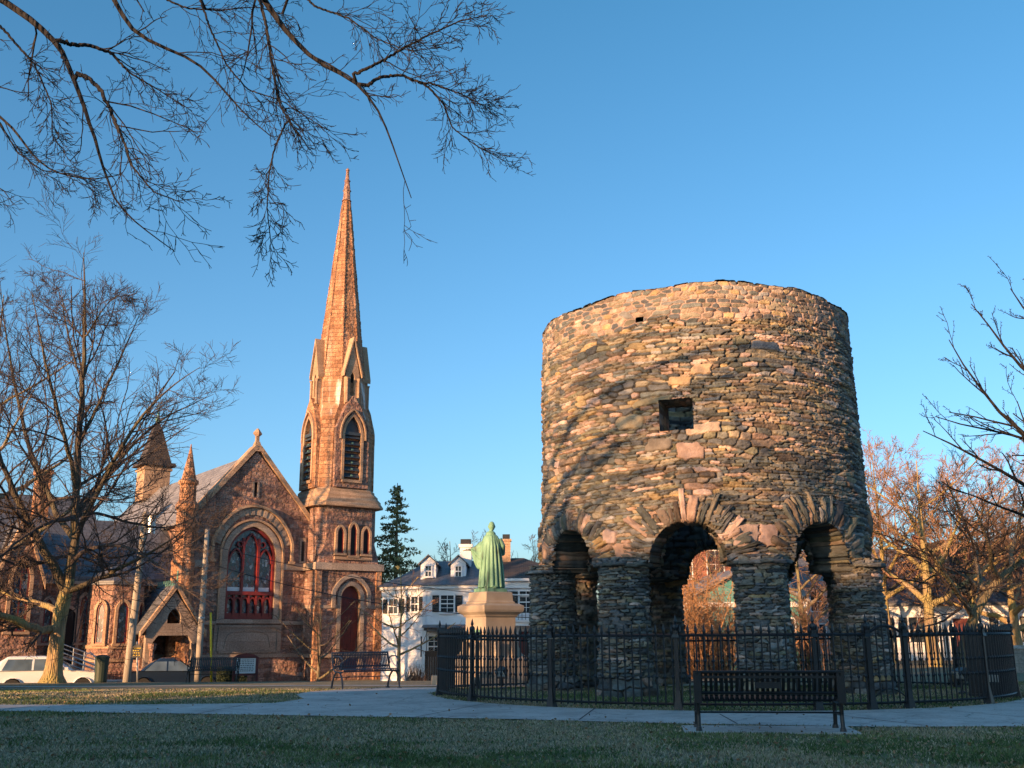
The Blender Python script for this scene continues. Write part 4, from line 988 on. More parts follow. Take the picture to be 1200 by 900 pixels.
        for i in range(7):
            z = 9.6+i*0.36
            lv.add([(-0.5, -1.80, z), (0.5, -1.80, z), (0.5, -1.52, z+0.30), (-0.5, -1.52, z+0.30), (-0.5, -1.80, z+0.05), (0.5, -1.80, z+0.05), (0.5, -1.52, z+0.35), (-0.5, -1.52, z+0.35)], [(0, 1, 2, 3), (4, 5, 6, 7), (0, 1, 5, 4), (2, 3, 7, 6)])
        lv.box(-0.5, -1.82, 11.95, 0.5, -1.74, 12.12)
        lv.plate(arch(0, 0.5, 12.1, 12.12, 12.98, 6), [], -1.60, -1.56)
        lv.build('louvre', 'louver', fc, fix=False)
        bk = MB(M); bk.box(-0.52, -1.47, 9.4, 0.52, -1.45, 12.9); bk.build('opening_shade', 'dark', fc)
        # green copper cleats on the louvres
        ck = MB(M)
        for i in range(6): ck.box(-0.05, -1.83, 9.66+i*0.36, 0.05, -1.795, 9.74+i*0.36)
        ck.build_each('cleat', 'copper', fc)
        # spire light: a tall narrow gabled dormer on each face
        m = MB(M); op2 = arch(0, 0.13, 14.25, 15.3, 15.6, 6)
        m.plate([(-0.42, 13.75), (0.42, 13.75), (0.42, 15.55), (0.0, 17.35), (-0.42, 15.55)], [op2], -1.56, -1.35)
        m.box(-0.42, -1.35, 13.75, -0.2, -0.9, 15.5); m.box(0.2, -1.35, 13.75, 0.42, -0.9, 15.5)
        for s_ in (-1, 1): m.lathe([(0.11, 13.8), (0.07, 13.95), (0.07, 15.1), (0.12, 15.25)], 8, (s_*0.36, -1.62, 0))
        sl_ = m.build('spire_light', 'trim_warm', r)
        m = MB(M)
        for s_ in (-1, 1):
            for i in range(6):
                t0, t1 = i/6, (i+0.97)/6; P = [(s_*(0.56-0.56*t), 15.35+2.15*t) for t in (t0, t1)]
                m.loft([[(p[0], -1.66, p[1]), (p[0], -0.75, p[1]), (p[0]+s_*0.02, -0.75, p[1]+0.2), (p[0]+s_*0.02, -1.66, p[1]+0.2)] for p in P])
        m.build('gablet_roof', 'trim_warm', sl_)
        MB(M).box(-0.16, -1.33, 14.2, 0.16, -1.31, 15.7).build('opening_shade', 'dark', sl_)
    sp = MB(); c8 = 2-math.sqrt(2)
    sp.loft([oct_(1.50, 0.54, 13.0), oct_(1.42, 1.42*c8*0.85, 13.7)]); sp.loft([oct_(1.42, 1.42*c8*0.85, 13.702), oct_(1.32, 1.32*c8, 15.2)])
    sp.build('spire_foot', 'streaked_stone', r)
    sp = MB(); zz = np.linspace(15.2, 26.6, 30)
    sp.loft([oct_(1.32-(1.32-0.20)*(z-15.2)/11.4, (1.32-(1.32-0.20)*(z-15.2)/11.4)*c8, z) for z in zz]); sp.build('spire', 'orange_stone', r)
    # knobbly arris stones down each edge of the spire
    kn = MB(); rngk = random.Random(4)
    for j in range(8):
        for i in range(49):
            z = 15.6+i*0.225; hw = 1.32-1.12*(z-15.2)/11.4; p = oct_(hw, hw*c8, z)[j]
            s_ = rngk.uniform(0.035, 0.06); kn.cbox((p[0], p[1], z), (s_*1.6, s_*1.6, 0.2), 0.01, 0.01)
    kn.build('arris_stones', 'orange_stone', r)
    tp = MB(Matrix.Translation((0, 0, 0.62))); tp.lathe([(0.30, 25.95), (0.22, 26.1), (0.20, 26.55), (0.27, 26.62), (0.20, 26.7), (0.15, 27.2), (0.2, 27.28), (0.12, 27.36), (0.09, 27.9), (0.13, 28.0), (0.03, 28.12)], 8, (a0, b0, 0), math.pi/8); tp.build('spire_finial', 'red_stone', r)
    # louvred turret on the nave ridge
    cu = MB(T3(0, 17.5)); cu.box(-0.85, -0.85, 9.9, 0.85, 0.85, 12.2); cu.box(-0.95, -0.95, 11.9, 0.95, 0.95, 12.05); cu_o = cu.build('ridge_turret', 'trim_warm', r)
    m = MB(T3(0, 17.5)); m.box(-1.15, -1.15, 12.2, 1.15, 1.15, 12.42, 0.08, 0.08); m.lathe([(1.25, 12.42), (1.0, 13.1), (0.45, 14.7), (0.12, 15.3)], 4, (0, 0, 0), math.pi/4); m.build('turret_roof', 'shingle', cu_o)
    m = MB(T3(0, 17.5)); m.lathe([(0.12, 15.28), (0.2, 15.5), (0.06, 15.7), (0.03, 16.6)], 8); m.build('turret_finial', 'copper', cu_o)
    # low range to the left: aisle with slate roof
    al = MB(); al.box(-12.6, 0.8, gb, -3.1, 5.2, 3.75); al.build('aisle_wall', 'red_stone', r)
    ar = MB(); ar.loft([[(x, 0.5, 3.72), (x, 4.6, 6.95), (x, 4.6, 7.1), (x, 0.45, 3.88)] for x in (-12.8, -3.02)]); ar.loft([[(x, 4.62, 6.95), (x, 9, 3.2), (x, 9, 3.4), (x, 4.62, 7.1)] for x in (-12.8, -3.02)])
    ar.build('aisle_roof', 'slate', r)
    MB().box(-12.7, 0.42, 3.6, -3.15, 0.62, 3.74).build('eaves_gutter', 'trim_stone', r)
    MB().box(-12.6, 0.68, 0.1, -3.2, 0.82, 0.28).build('string_course', 'trim_stone', r)
    # further roof and chimney beyond the aisle
    hb = MB(); hb.box(-16, 5.5, gb, -6, 13, 5.0); hb.build('hall_wall', 'red_stone', r)
    m = MB(); m.loft([[(x, 5.2, 4.9), (x, 9.2, 8.6), (x, 9.2, 8.75), (x, 5.1, 5.05)] for x in (-16.2, -5.8)]); m.loft([[(x, 9.22, 8.6), (x, 13.3, 4.9), (x, 13.3, 5.05), (x, 9.22, 8.75)] for x in (-16.2, -5.8)]); m.build('hall_roof', 'slate', r)
    m = MB(); m.box(-9.4, 6.0, 5.0, -8.7, 6.7, 9.5); m.box(-9.48, 5.92, 9.5, -8.62, 6.78, 9.75); m.build('chimney', 'orange_stone', r)
    # steep gabled projection at far left
    m = MB(T3(-10.9, -0.3)); op = arch(0.05, 0.36, 1.4, 3.7, 4.6, 8)
    m.plate([(-1.0, gb), (1.0, gb), (1.0, 3.6), (0, 6.4), (-1.0, 3.6)], [op], 0, 0.45); m.box(-1.0, 0.45, gb, -0.7, 1.2, 3.6); m.box(0.7, 0.45, gb, 1.0, 1.2, 3.6); m.build('gabled_projection', 'red_stone', r)
    stone_window(r, T3(-10.85, -0.3), 0.36, 1.4, 3.7, 4.6, surround='trim_warm', glass='stained', frame='dark_red', lights=2)
    m = MB(T3(-10.9, -0.3)); m.plate([(-1.1, 3.3), (-1.1, 3.65), (0, 6.72), (1.1, 3.65), (1.1, 3.3), (0, 6.38)], [], -0.12, 0.35); m.build('coping', 'trim_warm', r)
    m = MB(T3(-10.9, -0.3)); 
    for s_ in (-1, 1): m.loft([[(s_*1.02, y, 3.55), (0, y, 6.4), (0, y, 6.52), (s_*1.1, y, 3.6)] for y in (0.36, 4.6)])
    m.build('projection_roof', 'slate', r)
    stone_window(r, T3(-7.75, 0.8), 0.19, 0.9, 2.6, 3.1, surround='trim_stone', glass='stained', frame='red_paint')
    m = MB(T3(-8.5, 0.8)); m.plate(arch(0, 0.5, -1.0, 1.9, 2.5, 6), [], -0.03, 0.02); m.build('side_door', 'dark', r)
    m = MB(T3(-8.5, 0.8)); m.band(arch(0, 0.5, -1.0, 1.9, 2.5, 6), 0.14, -0.10, 0.02); m.build('door_surround', 'trim_stone', r)
    stone_window(r, T3(-9.35, 0.8), 0.19, 0.9, 2.5, 2.9, surround='trim_stone', glass='stained', frame='red_paint')
    m = MB(); m.tube([(-8.05, 0.7, 3.6), (-8.05, 0.7, -1.0)], 0.05, 6); m.build('downpipe', 'black_iron', r)
    # canted bay
    bc = -6.45; by = [(-1.15, 0.8), (-1.15, -0.35), (-0.5, -1.05), (0.55, -1.05), (1.15, -0.35), (1.15, 0.8)]
    m = MB(T3(bc, 0)); m.loft([[(x, y, z) for x, y in by] for z in (gb, 3.55)]); m.build('bay', 'red_stone', r)
    m = MB(T3(bc, 0)); g = [(x*1.09, y*1.12-0.02) for x, y in by]; m.loft([[(x, y, 3.55) for x, y in g], [(x, y, 3.72) for x, y in g], [(x*0.25, 0.9+0.05*i, 4.9) for i, (x, y) in enumerate(by)]]); m.build('bay_roof', 'slate', r)
    m = MB(T3(bc, 0)); g = [(x*1.05, y*1.07-0.01) for x, y in by]; m.loft([[(x, y, z) for x, y in g] for z in (0.02, 0.16)]); m.loft([[(x, y, z) for x, y in g] for z in (0.62, 0.78)]); m.build('string_course', 'trim_warm', r)
    stone_window(r, T3(bc+0.02, -1.06), 0.24, 0.85, 2.35, 2.75, surround='trim_warm', glass='stained', frame='red_paint', sw=0.13)
    stone_window(r, T3(bc-0.83, -0.71, 0, -0.82), 0.22, 0.85, 2.35, 2.75, surround='trim_warm', glass='stained', frame='red_paint', sw=0.12)
    stone_window(r, T3(bc+0.86, -0.71, 0, 0.86), 0.22, 0.85, 2.35, 2.75, surround='trim_warm', glass='stained', frame='red_paint', sw=0.12)
    # gabled porch
    P = T3(-4.42, -2.4); pp = MB(P)
    op = [(-0.92, -1.35), (-0.92, 0.95)]+[(-0.92+0.3*(1-math.cos(a)), 0.95+0.3*math.sin(a)) for a in np.linspace(0.3, math.pi/2, 4)]+[(0.62, 1.25), (0.8, 1.16), (0.92, 0.95), (0.92, -1.35)]
    sm = arch(0, 0.32, 1.75, 1.95, 2.45, 6)
    pp.plate([(-1.25, -1.35), (-1.25, 1.5), (0, 3.2), (1.25, 1.5), (1.25, -1.35)], [sm, [(x, z) for x, z in [(-0.92, -1.3), (-0.92, 0.9), (-0.7, 1.2), (0.7, 1.2), (0.92, 0.9), (0.92, -1.3)]]], 0, 0.3)
    po = pp.build('porch', 'trim_stone', r)
    m = MB(P); m.plate([(-1.55, 1.15), (0, 3.35), (1.55, 1.15), (1.55, 1.38), (0, 3.62), (-1.55, 1.38)], [], -0.14, 0.1); m.build('bargeboard', 'trim_warm', po)
    m = MB(P)
    for s_ in (-1, 1): m.loft([[(s_*1.5, y, 1.25), (0, y, 3.42), (0, y, 3.55), (s_*1.58, y, 1.32)] for y in (0.11, 3.2)])
    m.build('porch_roof', 'slate', po)
    m = MB(P); 
    for i in range(9): m.box(-0.03, 0.2+i*0.32, 3.5, 0.03, 0.34+i*0.32, 3.78, 0.0, 0.05)
    m.tube([(0, -0.05, 3.5), (0, -0.05, 4.2)], 0.04, 6); m.build('ridge_crest', 'copper', po)
    for s_ in (-1, 1):
        m = MB(P); m.lathe([(0.2, -1.0), (0.2, -0.4), (0.12, -0.3), (0.11, 0.5), (0.17, 0.6), (0.2, 0.85)], 12, (s_*1.0, -0.22, 0)); m.build('column', 'red_stone', po)
        m = MB(P); m.box(s_*1.25-0.12, 0.3, -1.35, s_*1.25+0.12, 3.2, 0.1); m.box(s_*1.25-0.1, 0.6, 0.1, s_*1.25+0.1, 0.8, 1.3); m.box(s_*1.25-0.1, 1.7, 0.1, s_*1.25+0.1, 1.9, 1.3); m.build('porch_side', 'red_stone', po)
    m = MB(P); m.box(-0.75, 3.05, -1.0, 0.1, 3.15, 0.95); m.build('porch_door', 'dark_red', po)
    m = MB(P); m.box(-1.2, -0.55, -1.35, 1.2, 3.2, -0.85); m.box(-1.3, -0.95, -1.35, 1.3, -0.56, -1.02); m.build('step', 'trim_stone', po)
    return r
build_church()

# ------------------------------------------------------------------ white clapboard house beside the church
def gable_roof(mb, x0, x1, y0, y1, ze, zr, ov=0.3, th=0.14, ridge='x'):
    if ridge == 'x':
        ym = (y0+y1)/2
        for a, b in ((y0-ov, ym), (y1+ov, ym)):
            sl_ = (zr-ze)/(ym-y0) if ym != y0 else 0; zo = ze-ov*sl_
            mb.loft([[(x, a, zo), (x, b, zr), (x, b, zr+th), (x, a, zo+th)] for x in (x0-ov, x1+ov)])
    else:
        xm = (x0+x1)/2
        for a, b in ((x0-ov, xm), (x1+ov, xm)):
            sl_ = (zr-ze)/(xm-x0); zo = ze-ov*sl_
            mb.loft([[(a, y, zo), (b, y, zr), (b, y, zr+th), (a, y, zo+th)] for y in (y0-ov, y1+ov)])
def hip_roof(mb, x0, x1, y0, y1, ze, zr, ov=0.35):
    d = (y1-y0)/2; X0, X1, Y0, Y1 = x0-ov, x1+ov, y0-ov, y1+ov
    ym = (y0+y1)/2; ins = min(d, (x1-x0)/2)
    mb.add([(X0, Y0, ze), (X1, Y0, ze), (X1, Y1, ze), (X0, Y1, ze), (X0+ins, ym, zr), (X1-ins, ym, zr)], [(0, 1, 5, 4), (1, 2, 5), (2, 3, 4, 5), (3, 0, 4), (0, 3, 2, 1)])
def house(label, cat, loc, rz, w, d, h, hr, wall, roof, cols, rows, ww=0.9, wh=1.4, shutters=None, group=None, roofkind='gable', ridge='x', chimney=True, name='house', sides=True, door=True, trim='white'):
    r = empty(name, loc, rz); tag(r, label, cat, group)
    m = MB(); m.box(-w/2, 0, -0.6, w/2, d, h)
    if roofkind == 'gable':
        if ridge == 'x':
            for x in (-w/2+0.001, w/2-0.12): m.loft([[(x, 0.01, h), (x, d-0.01, h), (x, d/2, h+hr)], [(x+0.119, 0.01, h), (x+0.119, d-0.01, h), (x+0.119, d/2, h+hr)]])
        else:
            for y in (0.001, d-0.12): m.loft([[(-w/2+0.01, y, h), (w/2-0.01, y, h), (0, y, h+hr)], [(-w/2+0.01, y+0.119, h), (w/2-0.01, y+0.119, h), (0, y+0.119, h+hr)]])
    m.build('wall', wall, r)
    m = MB(); 
    if roofkind == 'gable': gable_roof(m, -w/2, w/2, 0, d, h+0.02, h+hr+0.02, ridge=ridge)
    else: hip_roof(m, -w/2, w/2, 0, d, h+0.01, h+hr)
    rf = m.build('roof', roof, r)
    if chimney: m = MB(); m.box(w*0.18, d/2-0.35, h+hr*0.4, w*0.18+0.8, d/2+0.35, h+hr+1.0); m.box(w*0.18-0.06, d/2-0.41, h+hr+1.0, w*0.18+0.86, d/2+0.41, h+hr+1.12); m.build('chimney', 'brick', rf)
    fl = (h-0.3)/rows
    for j in range(rows):
        for i in range(cols):
            x = -w/2+w*(i+0.5)/cols
            if door and j == 0 and i == cols//2:
                q = MB(T3(x, 0)); q.box(-0.62, -0.08, 0, -0.5, 0.02, 2.15); q.box(0.5, -0.08, 0, 0.62, 0.02, 2.15); q.box(-0.66, -0.1, 2.15, 0.66, 0.02, 2.3); q.build('door_frame', trim, r)
                q = MB(T3(x, 0)); q.box(-0.5, -0.03, 0, 0.5, 0.01, 2.15); q.build('door', 'dark_red', r); continue
            window_part(r, T3(x, 0, 0.3+fl*j+(fl-wh)*0.45), ww, wh, trim, (2, 1), shutters)
        if sides:
            n = max(1, int(d/3.2))
            for i in range(n):
                y = d*(i+0.5)/n
                window_part(r, T3(-w/2, y, 0.3+fl*j+(fl-wh)*0.45, -math.pi/2), ww, wh, trim, (2, 1), shutters)
                window_part(r, T3(w/2, y, 0.3+fl*j+(fl-wh)*0.45, math.pi/2), ww, wh, trim, (2, 1), shutters)
    m = MB(); m.box(-w/2-0.08, -0.08, h-0.28, w/2+0.08, -0.001, h-0.02); 
    for x in (-w/2-0.03, w/2-0.13): m.box(x, -0.05, -0.5, x+0.16, -0.0015, h-0.285)
    m.build('trim_boards', trim, r)
    return r
def build_white_house():
    r = empty('white_house', (0, 48, 0)); tag(r, 'white clapboard house with dark roofs, dormers and black shutters behind the statue', 'house')
    g = -1.2
    # main block with canted left corner
    pl = [(-6.2, 5.5), (-6.2, 1.62), (-4.95, 0.7), (-4.1, 0.0), (-1.4, 0.0), (-1.4, 5.5)]
    m = MB(); m.loft([[(x, y, z) for x, y in pl] for z in (g, 3.0)]); m.build('wall', 'clap', r)
    m = MB(); m.loft([[(x*1.0+(-0.04 if x < -2 else 0), y-0.05, z) for x, y in pl] for z in (2.95, 3.22)]); m.loft([[(x+(-0.13 if x < -2 else 0), y-0.16, z) for x, y in pl] for z in (3.225, 3.38)]); m.build('cornice', 'white', r)
    m = MB(); q = [(-6.45, 6), (-6.45, 1.35), (-5.1, 0.4), (-4.2, -0.28), (-1.2, -0.28), (-1.2, 6)]
    m.loft([[(x, y, 3.38) for x, y in q], [(-5.2, 5, 4.15), (-5.2, 3.2, 4.15), (-4.3, 2.6, 4.15), (-3.8, 2.2, 4.15), (-1.2, 2.2, 4.15), (-1.2, 5, 4.15)], [(-4.3, 4.6, 4.75), (-4.3, 4.2, 4.75), (-3.9, 4.0, 4.75), (-3.5, 3.9, 4.75), (-1.2, 3.9, 4.75), (-1.2, 4.6, 4.75)]])
    rf = m.build('roof', 'slate', r)
    for x0, y0 in ((-4.35, 0.95), (-2.95, 1.25)):
        d = MB(T3(x0, y0)); d.box(0, 0, 3.5, 0.72, 2.6, 4.48); d.loft([[(-0.0, y, 4.48), (0.72, y, 4.48), (0.36, y, 4.78)] for y in (0.0, 0.1)]); dm = d.build('dormer', 'clap', r)
        d = MB(T3(x0, y0)); gable_roof(d, 0, 0.72, 0, 2.6, 4.47, 4.80, ov=0.12, th=0.07, ridge='y'); d.build('dormer_roof', 'slate', dm)
        window_part(dm, T3(x0+0.36, y0, 3.85), 0.26, 0.46, 'white', (2, 1))
    m = MB(); m.box(-2.6, 2.9, 4.3, -2.05, 3.45, 5.35); m.box(-2.66, 2.84, 5.35, -1.99, 3.51, 5.5); c = m.build('chimney', 'white', rf); 
    m = MB(); m.box(-2.58, 2.92, 5.505, -2.07, 3.43, 5.75); m.build('chimney_cap', 'black_iron', c)
    # upper windows
    window_part(r, T3(-3.02, 0, 2.18), 0.58, 0.74, 'white', (2, 2), 'shutter', sill=True)
    window_part(r, T3(-4.52, 0.35, 2.22, -0.69), 0.42, 0.66, 'white', (2, 1), 'shutter')
    window_part(r, T3(-5.6, 1.18, 2.15, -0.63), 0.55, 0.66, 'white', (2, 1), 'shutter')
    # porch roof and lower window
    m = MB(); m.box(-4.0, -1.0, 1.35, -1.3, -0.01, 1.47); m.loft([[(-4.1, -1.15, 1.475), (-4.1, -0.01, 1.475), (-4.1, -0.01, 1.62)], [(-1.2, -1.15, 1.475), (-1.2, -0.01, 1.475), (-1.2, -0.01, 1.62)]]); m.build('porch_roof', 'slate', r)
    for x in (-3.95, -1.45): MB().box(x-0.06, -0.96, g, x+0.06, -0.84, 1.35).build('porch_post', 'white', r)
    window_part(r, T3(-3.6, 0, 0.2), 0.5, 0.9, 'white', (2, 2), 'shutter')
    window_part(r, T3(-2.3, 0, -0.1), 0.7, 1.2, 'shutter', (2, 2), 'shutter')
    m = MB(); m.box(-4.15, -0.06, g, -4.0, -0.002, 2.95); m.build('corner_board', 'white', r)
    # right hand block with brown hip roof
    m = MB(); m.box(-1.4, 1.6, g, 2.6, 8, 3.55); m.build('wall', 'clap', r)
    m = MB(); m.box(-1.55, 1.45, 3.3, 2.75, 1.598, 3.62); m.box(-1.75, 1.2, 3.625, 2.95, 8.2, 3.74); m.box(-1.5, 1.52, 2.95, 2.7, 1.597, 3.02); m.build('cornice', 'white', r)
    m = MB(); hip_roof(m, -2.4, 2.9, 1.5, 8.2, 3.745, 4.95, 0.3); rf2 = m.build('roof', 'shingle', r)
    m = MB(); m.box(-0.55, 4.2, 4.5, -0.12, 4.65, 5.75); m.box(-0.6, 4.15, 5.75, -0.07, 4.7, 5.86); c = m.build('chimney', 'trim_warm', rf2)
    m = MB(); m.box(-0.52, 4.23, 5.865, -0.15, 4.62, 6.1); m.build('chimney_cap', 'black_iron', c)
    for x in (0.62, -0.75): window_part(r, T3(x, 1.6, 2.15), 0.62, 1.0, 'white', (2, 2), 'shutter')
    window_part(r, T3(2.0, 1.6, 2.15), 0.62, 1.0, 'white', (2, 2), 'shutter')
    window_part(r, T3(2.05, 1.6, 0.0), 0.62, 1.1, 'white', (2, 2), 'shutter')
    m = MB(); m.box(-0.1, 0.5, 1.55, 1.25, 1.59, 1.72); m.box(-0.2, 0.4, 1.725, 1.35, 1.59, 1.8)
    for x in (0.0, 1.1): m.lathe([(0.07, -1.2), (0.06, 1.55)], 10, (x, 0.62, 0))
    m.build('portico', 'white', r)
    m = MB()
    for x in np.linspace(-0.1, 1.25, 9): m.tube([(x, 0.5, 1.82), (x, 0.5, 2.15)], 0.012, 4)
    m.box(-0.12, 0.48, 2.15, 1.27, 0.52, 2.19); m.build('balcony_rail', 'black_iron', r)
    m = MB(); m.box(0.25, 1.56, -1.0, 0.85, 1.595, 1.3); m.build('door', 'dark_red', r)
    window_part(r, T3(-0.7, 1.6, 0.0), 0.6, 1.1, 'white', (2, 2), 'shutter')
    m = MB(); m.box(-1.42, 1.53, g, -1.28, 1.597, 2.94); m.build('corner_board', 'white', r)
build_white_house()

# ------------------------------------------------------------------ iron fence round the tower
def fpt(deg, r=FR): a = math.radians(deg); return (FC[0]+r*math.cos(a), FC[1]+r*math.sin(a))
def picket(mb, x, y, h=1.33, foot=0.06, knob=True):
    c = (x, y, tz(x, y))
    mb.lathe([(0.014, foot), (0.014, h-0.20), (0.024, h-0.19), (0.010, h-0.165), (0.026, h-0.11), (0.020, h-0.07), (0.003, h)], 6, c)
    if knob:
        for z in (0.50, 0.74): mb.lathe([(0.014, z-0.03), (0.030, z), (0.014, z+0.03)], 6, c)
def build_fence():
    r = empty('iron_fence', (FC[0], FC[1], 0)); tag(r, 'black wrought iron picket fence with spear tips circling the stone tower', 'fence')
    Mi = Matrix.Translation((-FC[0], -FC[1], 0))
    posts = [190, 211, 232, 254, 275.5, 291.5, 312, 332, 352, 372, 392, 412, 432, 452, 472, 491, 511, 530]; gate = (284.5, 291.5)
    for d in posts+[gate[0]]:
        x, y = fpt(d); z = tz(x, y); m = MB(Mi @ T3(x, y, z, math.radians(d)))
        m.cbox((0, 0, 0.06), (0.14, 0.14, 0.16), 0.02, 0.02); m.cbox((0, 0, 0.22), (0.095, 0.095, 0.16), 0.015, 0.015); m.cbox((0, 0, 0.68), (0.062, 0.062, 0.80)); m.cbox((0, 0, 1.12), (0.12, 0.12, 0.05), 0.015, 0.015)
        m.cbox((0, 0, 1.17), (0.08, 0.08, 0.06)); m.lathe([(0.03, 1.2), (0.055, 1.25), (0.045, 1.29), (0.015, 1.31), (0.03, 1.34), (0.003, 1.44)], 8)
        m.build('post', 'black_iron', r)
    for k in range(18):
        d0, d1 = posts[k], (posts+[550])[k+1]
        segs = [(d0, d1)]
        if abs(d0-275.5) < 0.5: segs = [(d0, gate[0]), (gate[0], d1)]
        for a, b in segs:
            isg = a == gate[0]; m = MB(Mi); n = max(3, round((b-a)*math.radians(1)*FR/0.125))
            for i in range(n):
                t = (i+0.5)/n; x, y = fpt(a+(b-a)*t)
                picket(m, x, y, 1.30+(0.16*math.sin(math.pi*t) if isg else 0), 0.06)
            for z, w, h in ((0.10, 0.02, 0.03), (1.13, 0.025, 0.035)):
                pts = []
                for i in range(7):
                    t = 0.012+0.976*i/6; x, y = fpt(a+(b-a)*t); pts.append((x, y, tz(x, y)+z+(0.13*math.sin(math.pi*t) if isg and z > 1 else 0)))
                m.tube(pts, w, 4)
            if isg:
                pts = [(*fpt(a+(b-a)*t), 0.14+0.17*math.sin(math.pi*t)) for t in np.linspace(0.02, 0.98, 9)]; m.tube(pts, 0.013, 4)
            o = m.build('gate' if isg else 'panel', 'black_iron', r)
            if isg: o['label'] = 'gate with an arched top rail'
    return r
build_fence()
def floodlight(px, py, Y, rz, label):
    p = at_y(px, py, Y); x, y = p.x, p.y; r = empty('floodlight', (x, y, tz(x, y)), rz); tag(r, label, 'floodlight', 'floodlights inside the fence')
    m = MB(); m.lathe([(0.09, 0), (0.08, 0.04), (0.02, 0.06), (0.02, 0.26)], 10); m.box(-0.15, -0.015, 0.24, 0.15, 0.015, 0.27); m.box(-0.15, -0.012, 0.27, -0.135, 0.012, 0.4); m.box(0.135, -0.012, 0.27, 0.15, 0.012, 0.4); m.build('stand', 'black_iron', r)
    m = MB(Matrix.Translation((0, 0, 0.40)) @ Matrix.Rotation(-0.6, 4, 'X')); m.loft([[(-0.1, -0.1, -0.05), (0.1, -0.1, -0.05), (0.1, -0.1, 0.05), (-0.1, -0.1, 0.05)], [(-0.13, 0.08, -0.09), (0.13, 0.08, -0.09), (0.13, 0.08, 0.09), (-0.13, 0.08, 0.09)]]); h = m.build('lamp_housing', 'black_iron', r)
    m = MB(Matrix.Translation((0, 0, 0.40)) @ Matrix.Rotation(-0.6, 4, 'X')); m.box(-0.115, 0.081, -0.075, 0.115, 0.088, 0.075); m.build('lens', 'headl', h)
floodlight(588, 790, 24.5, 2.5, 'small floodlight on the grass inside the fence in front of the statue pedestal')
floodlight(1127, 800, 20.5, 1.9, 'small floodlight on the grass inside the fence left of its dark right end')
floodlight(1164, 806, 19.0, 2.6, 'small floodlight on the grass at the dark far right end of the fence')

# ------------------------------------------------------------------ benches
def bench(loc, rz, L, mat, label, h=0.70, nst=28, arms=True, curved=True, plaque=False, group=None):
    """origin on the ground under the back legs; +y is the sitting side"""
    r = empty('park_bench', loc, rz); tag(r, label, 'bench', group)
    sz = h*0.56
    prof = [(0.50, sz-0.06), (0.52, sz-0.01), (0.46, sz+0.01), (0.25, sz-0.015), (0.12, sz-0.01), (0.07, sz+0.02), (0.045, sz+0.08), (0.0, h*0.8), (-0.04, h-0.015), (-0.055, h)]
    m = MB(); w = L/nst*0.60
    for i in range(nst):
        x = -L/2+L*(i+0.5)/nst
        for t in (0,):
            rings = [[(x-w/2, y, z), (x+w/2, y, z), (x+w/2, y+0.010 if j > 4 else y, z-(0.010 if j <= 4 else 0)), (x-w/2, y+0.010 if j > 4 else y, z-(0.010 if j <= 4 else 0))] for j, (y, z) in enumerate(prof)]
            m.loft(rings)
    m.build('seat_and_back_straps', mat, r)
    m = MB(); m.tube([(-L/2-0.02, -0.058, h), (L/2+0.02, -0.058, h)], 0.019, 8); m.tube([(-L/2, 0.035, sz+0.06), (L/2, 0.035, sz+0.06)], 0.020, 6); m.tube([(-L/2, 0.51, sz-0.05), (L/2, 0.51, sz-0.05)], 0.018, 6); m.tube([(-L/2, 0.02, h*0.33), (L/2, 0.02, h*0.33)], 0.012, 6)
    m.box(-L/2, -0.045, h-0.075, L/2, -0.033, h-0.045)
    m.build('rail', mat, r)
    for s in (-1, 1):
        x = s*(L/2+0.015); m = MB()
        if curved:
            m.tube([(x, -0.07, h), (x, -0.02, h*0.75), (x, 0.05, sz-0.01), (x, 0.12, sz-0.06), (x, 0.30, sz-0.07), (x, 0.48, sz-0.07)], 0.022, 6)
            m.tube([(x, 0.18, sz-0.07), (x, 0.06, sz*0.62), (x, 0.0, sz*0.3), (x, -0.03, 0.015)], 0.024, 6)
            m.tube([(x, 0.36, sz-0.07), (x, 0.46, sz*0.62), (x, 0.51, sz*0.3), (x, 0.53, 0.015)], 0.024, 6)
            m.cbox((x, -0.03, 0.012), (0.06, 0.11, 0.024)); m.cbox((x, 0.53, 0.012), (0.06, 0.11, 0.024))
        else:
            m.tube([(x, -0.06, h), (x, 0.0, h*0.55), (x, 0.02, 0.2), (x, -0.01, 0.015)], 0.026, 8)
            m.tube([(x, 0.0, sz-0.04), (x, 0.3, sz-0.05), (x, 0.5, sz-0.05)], 0.022, 6); m.tube([(x, 0.45, sz-0.05), (x, 0.47, 0.2), (x, 0.50, 0.015)], 0.026, 8)
            m.tube([(x, 0.03, 0.22), (x, 0.25, 0.2), (x, 0.47, 0.22)], 0.014, 6)
            m.box(x-0.045, -0.075, h-0.36, x+0.045, -0.03, h+0.015)
            m.lathe([(0.045, 0.0), (0.035, 0.05), (0.028, 0.07)], 8, (x, -0.01, 0)); m.lathe([(0.045, 0.0), (0.035, 0.05), (0.028, 0.07)], 8, (x, 0.5, 0))
        m.build('leg', mat, r)
        if arms:
            m = MB(); m.tube([(x, -0.02, h*0.82), (x, 0.12, h*0.90), (x, 0.32, h*0.90), (x, 0.46, h*0.84), (x, 0.50, h*0.74), (x, 0.46, h*0.66), (x, 0.41, h*0.69), (x, 0.42, h*0.74)], 0.018, 6)
            m.tube([(x, 0.46, h*0.66), (x, 0.44, sz-0.03)], 0.015, 6)
            m.tube([(x, 0.0, h*0.82), (x, 0.06, h*0.74), (x, 0.02, h*0.68)], 0.014, 6); m.build('armrest', mat, r)
    if plaque:
        m = MB(); m.box(-0.16, -0.052, h-0.19, 0.14, -0.036, h-0.12); m.build('plaque', mat, r)
    return r
g0 = ground(821, 858.5); g1 = ground(987, 859.5); gm = (g0+g1)/2
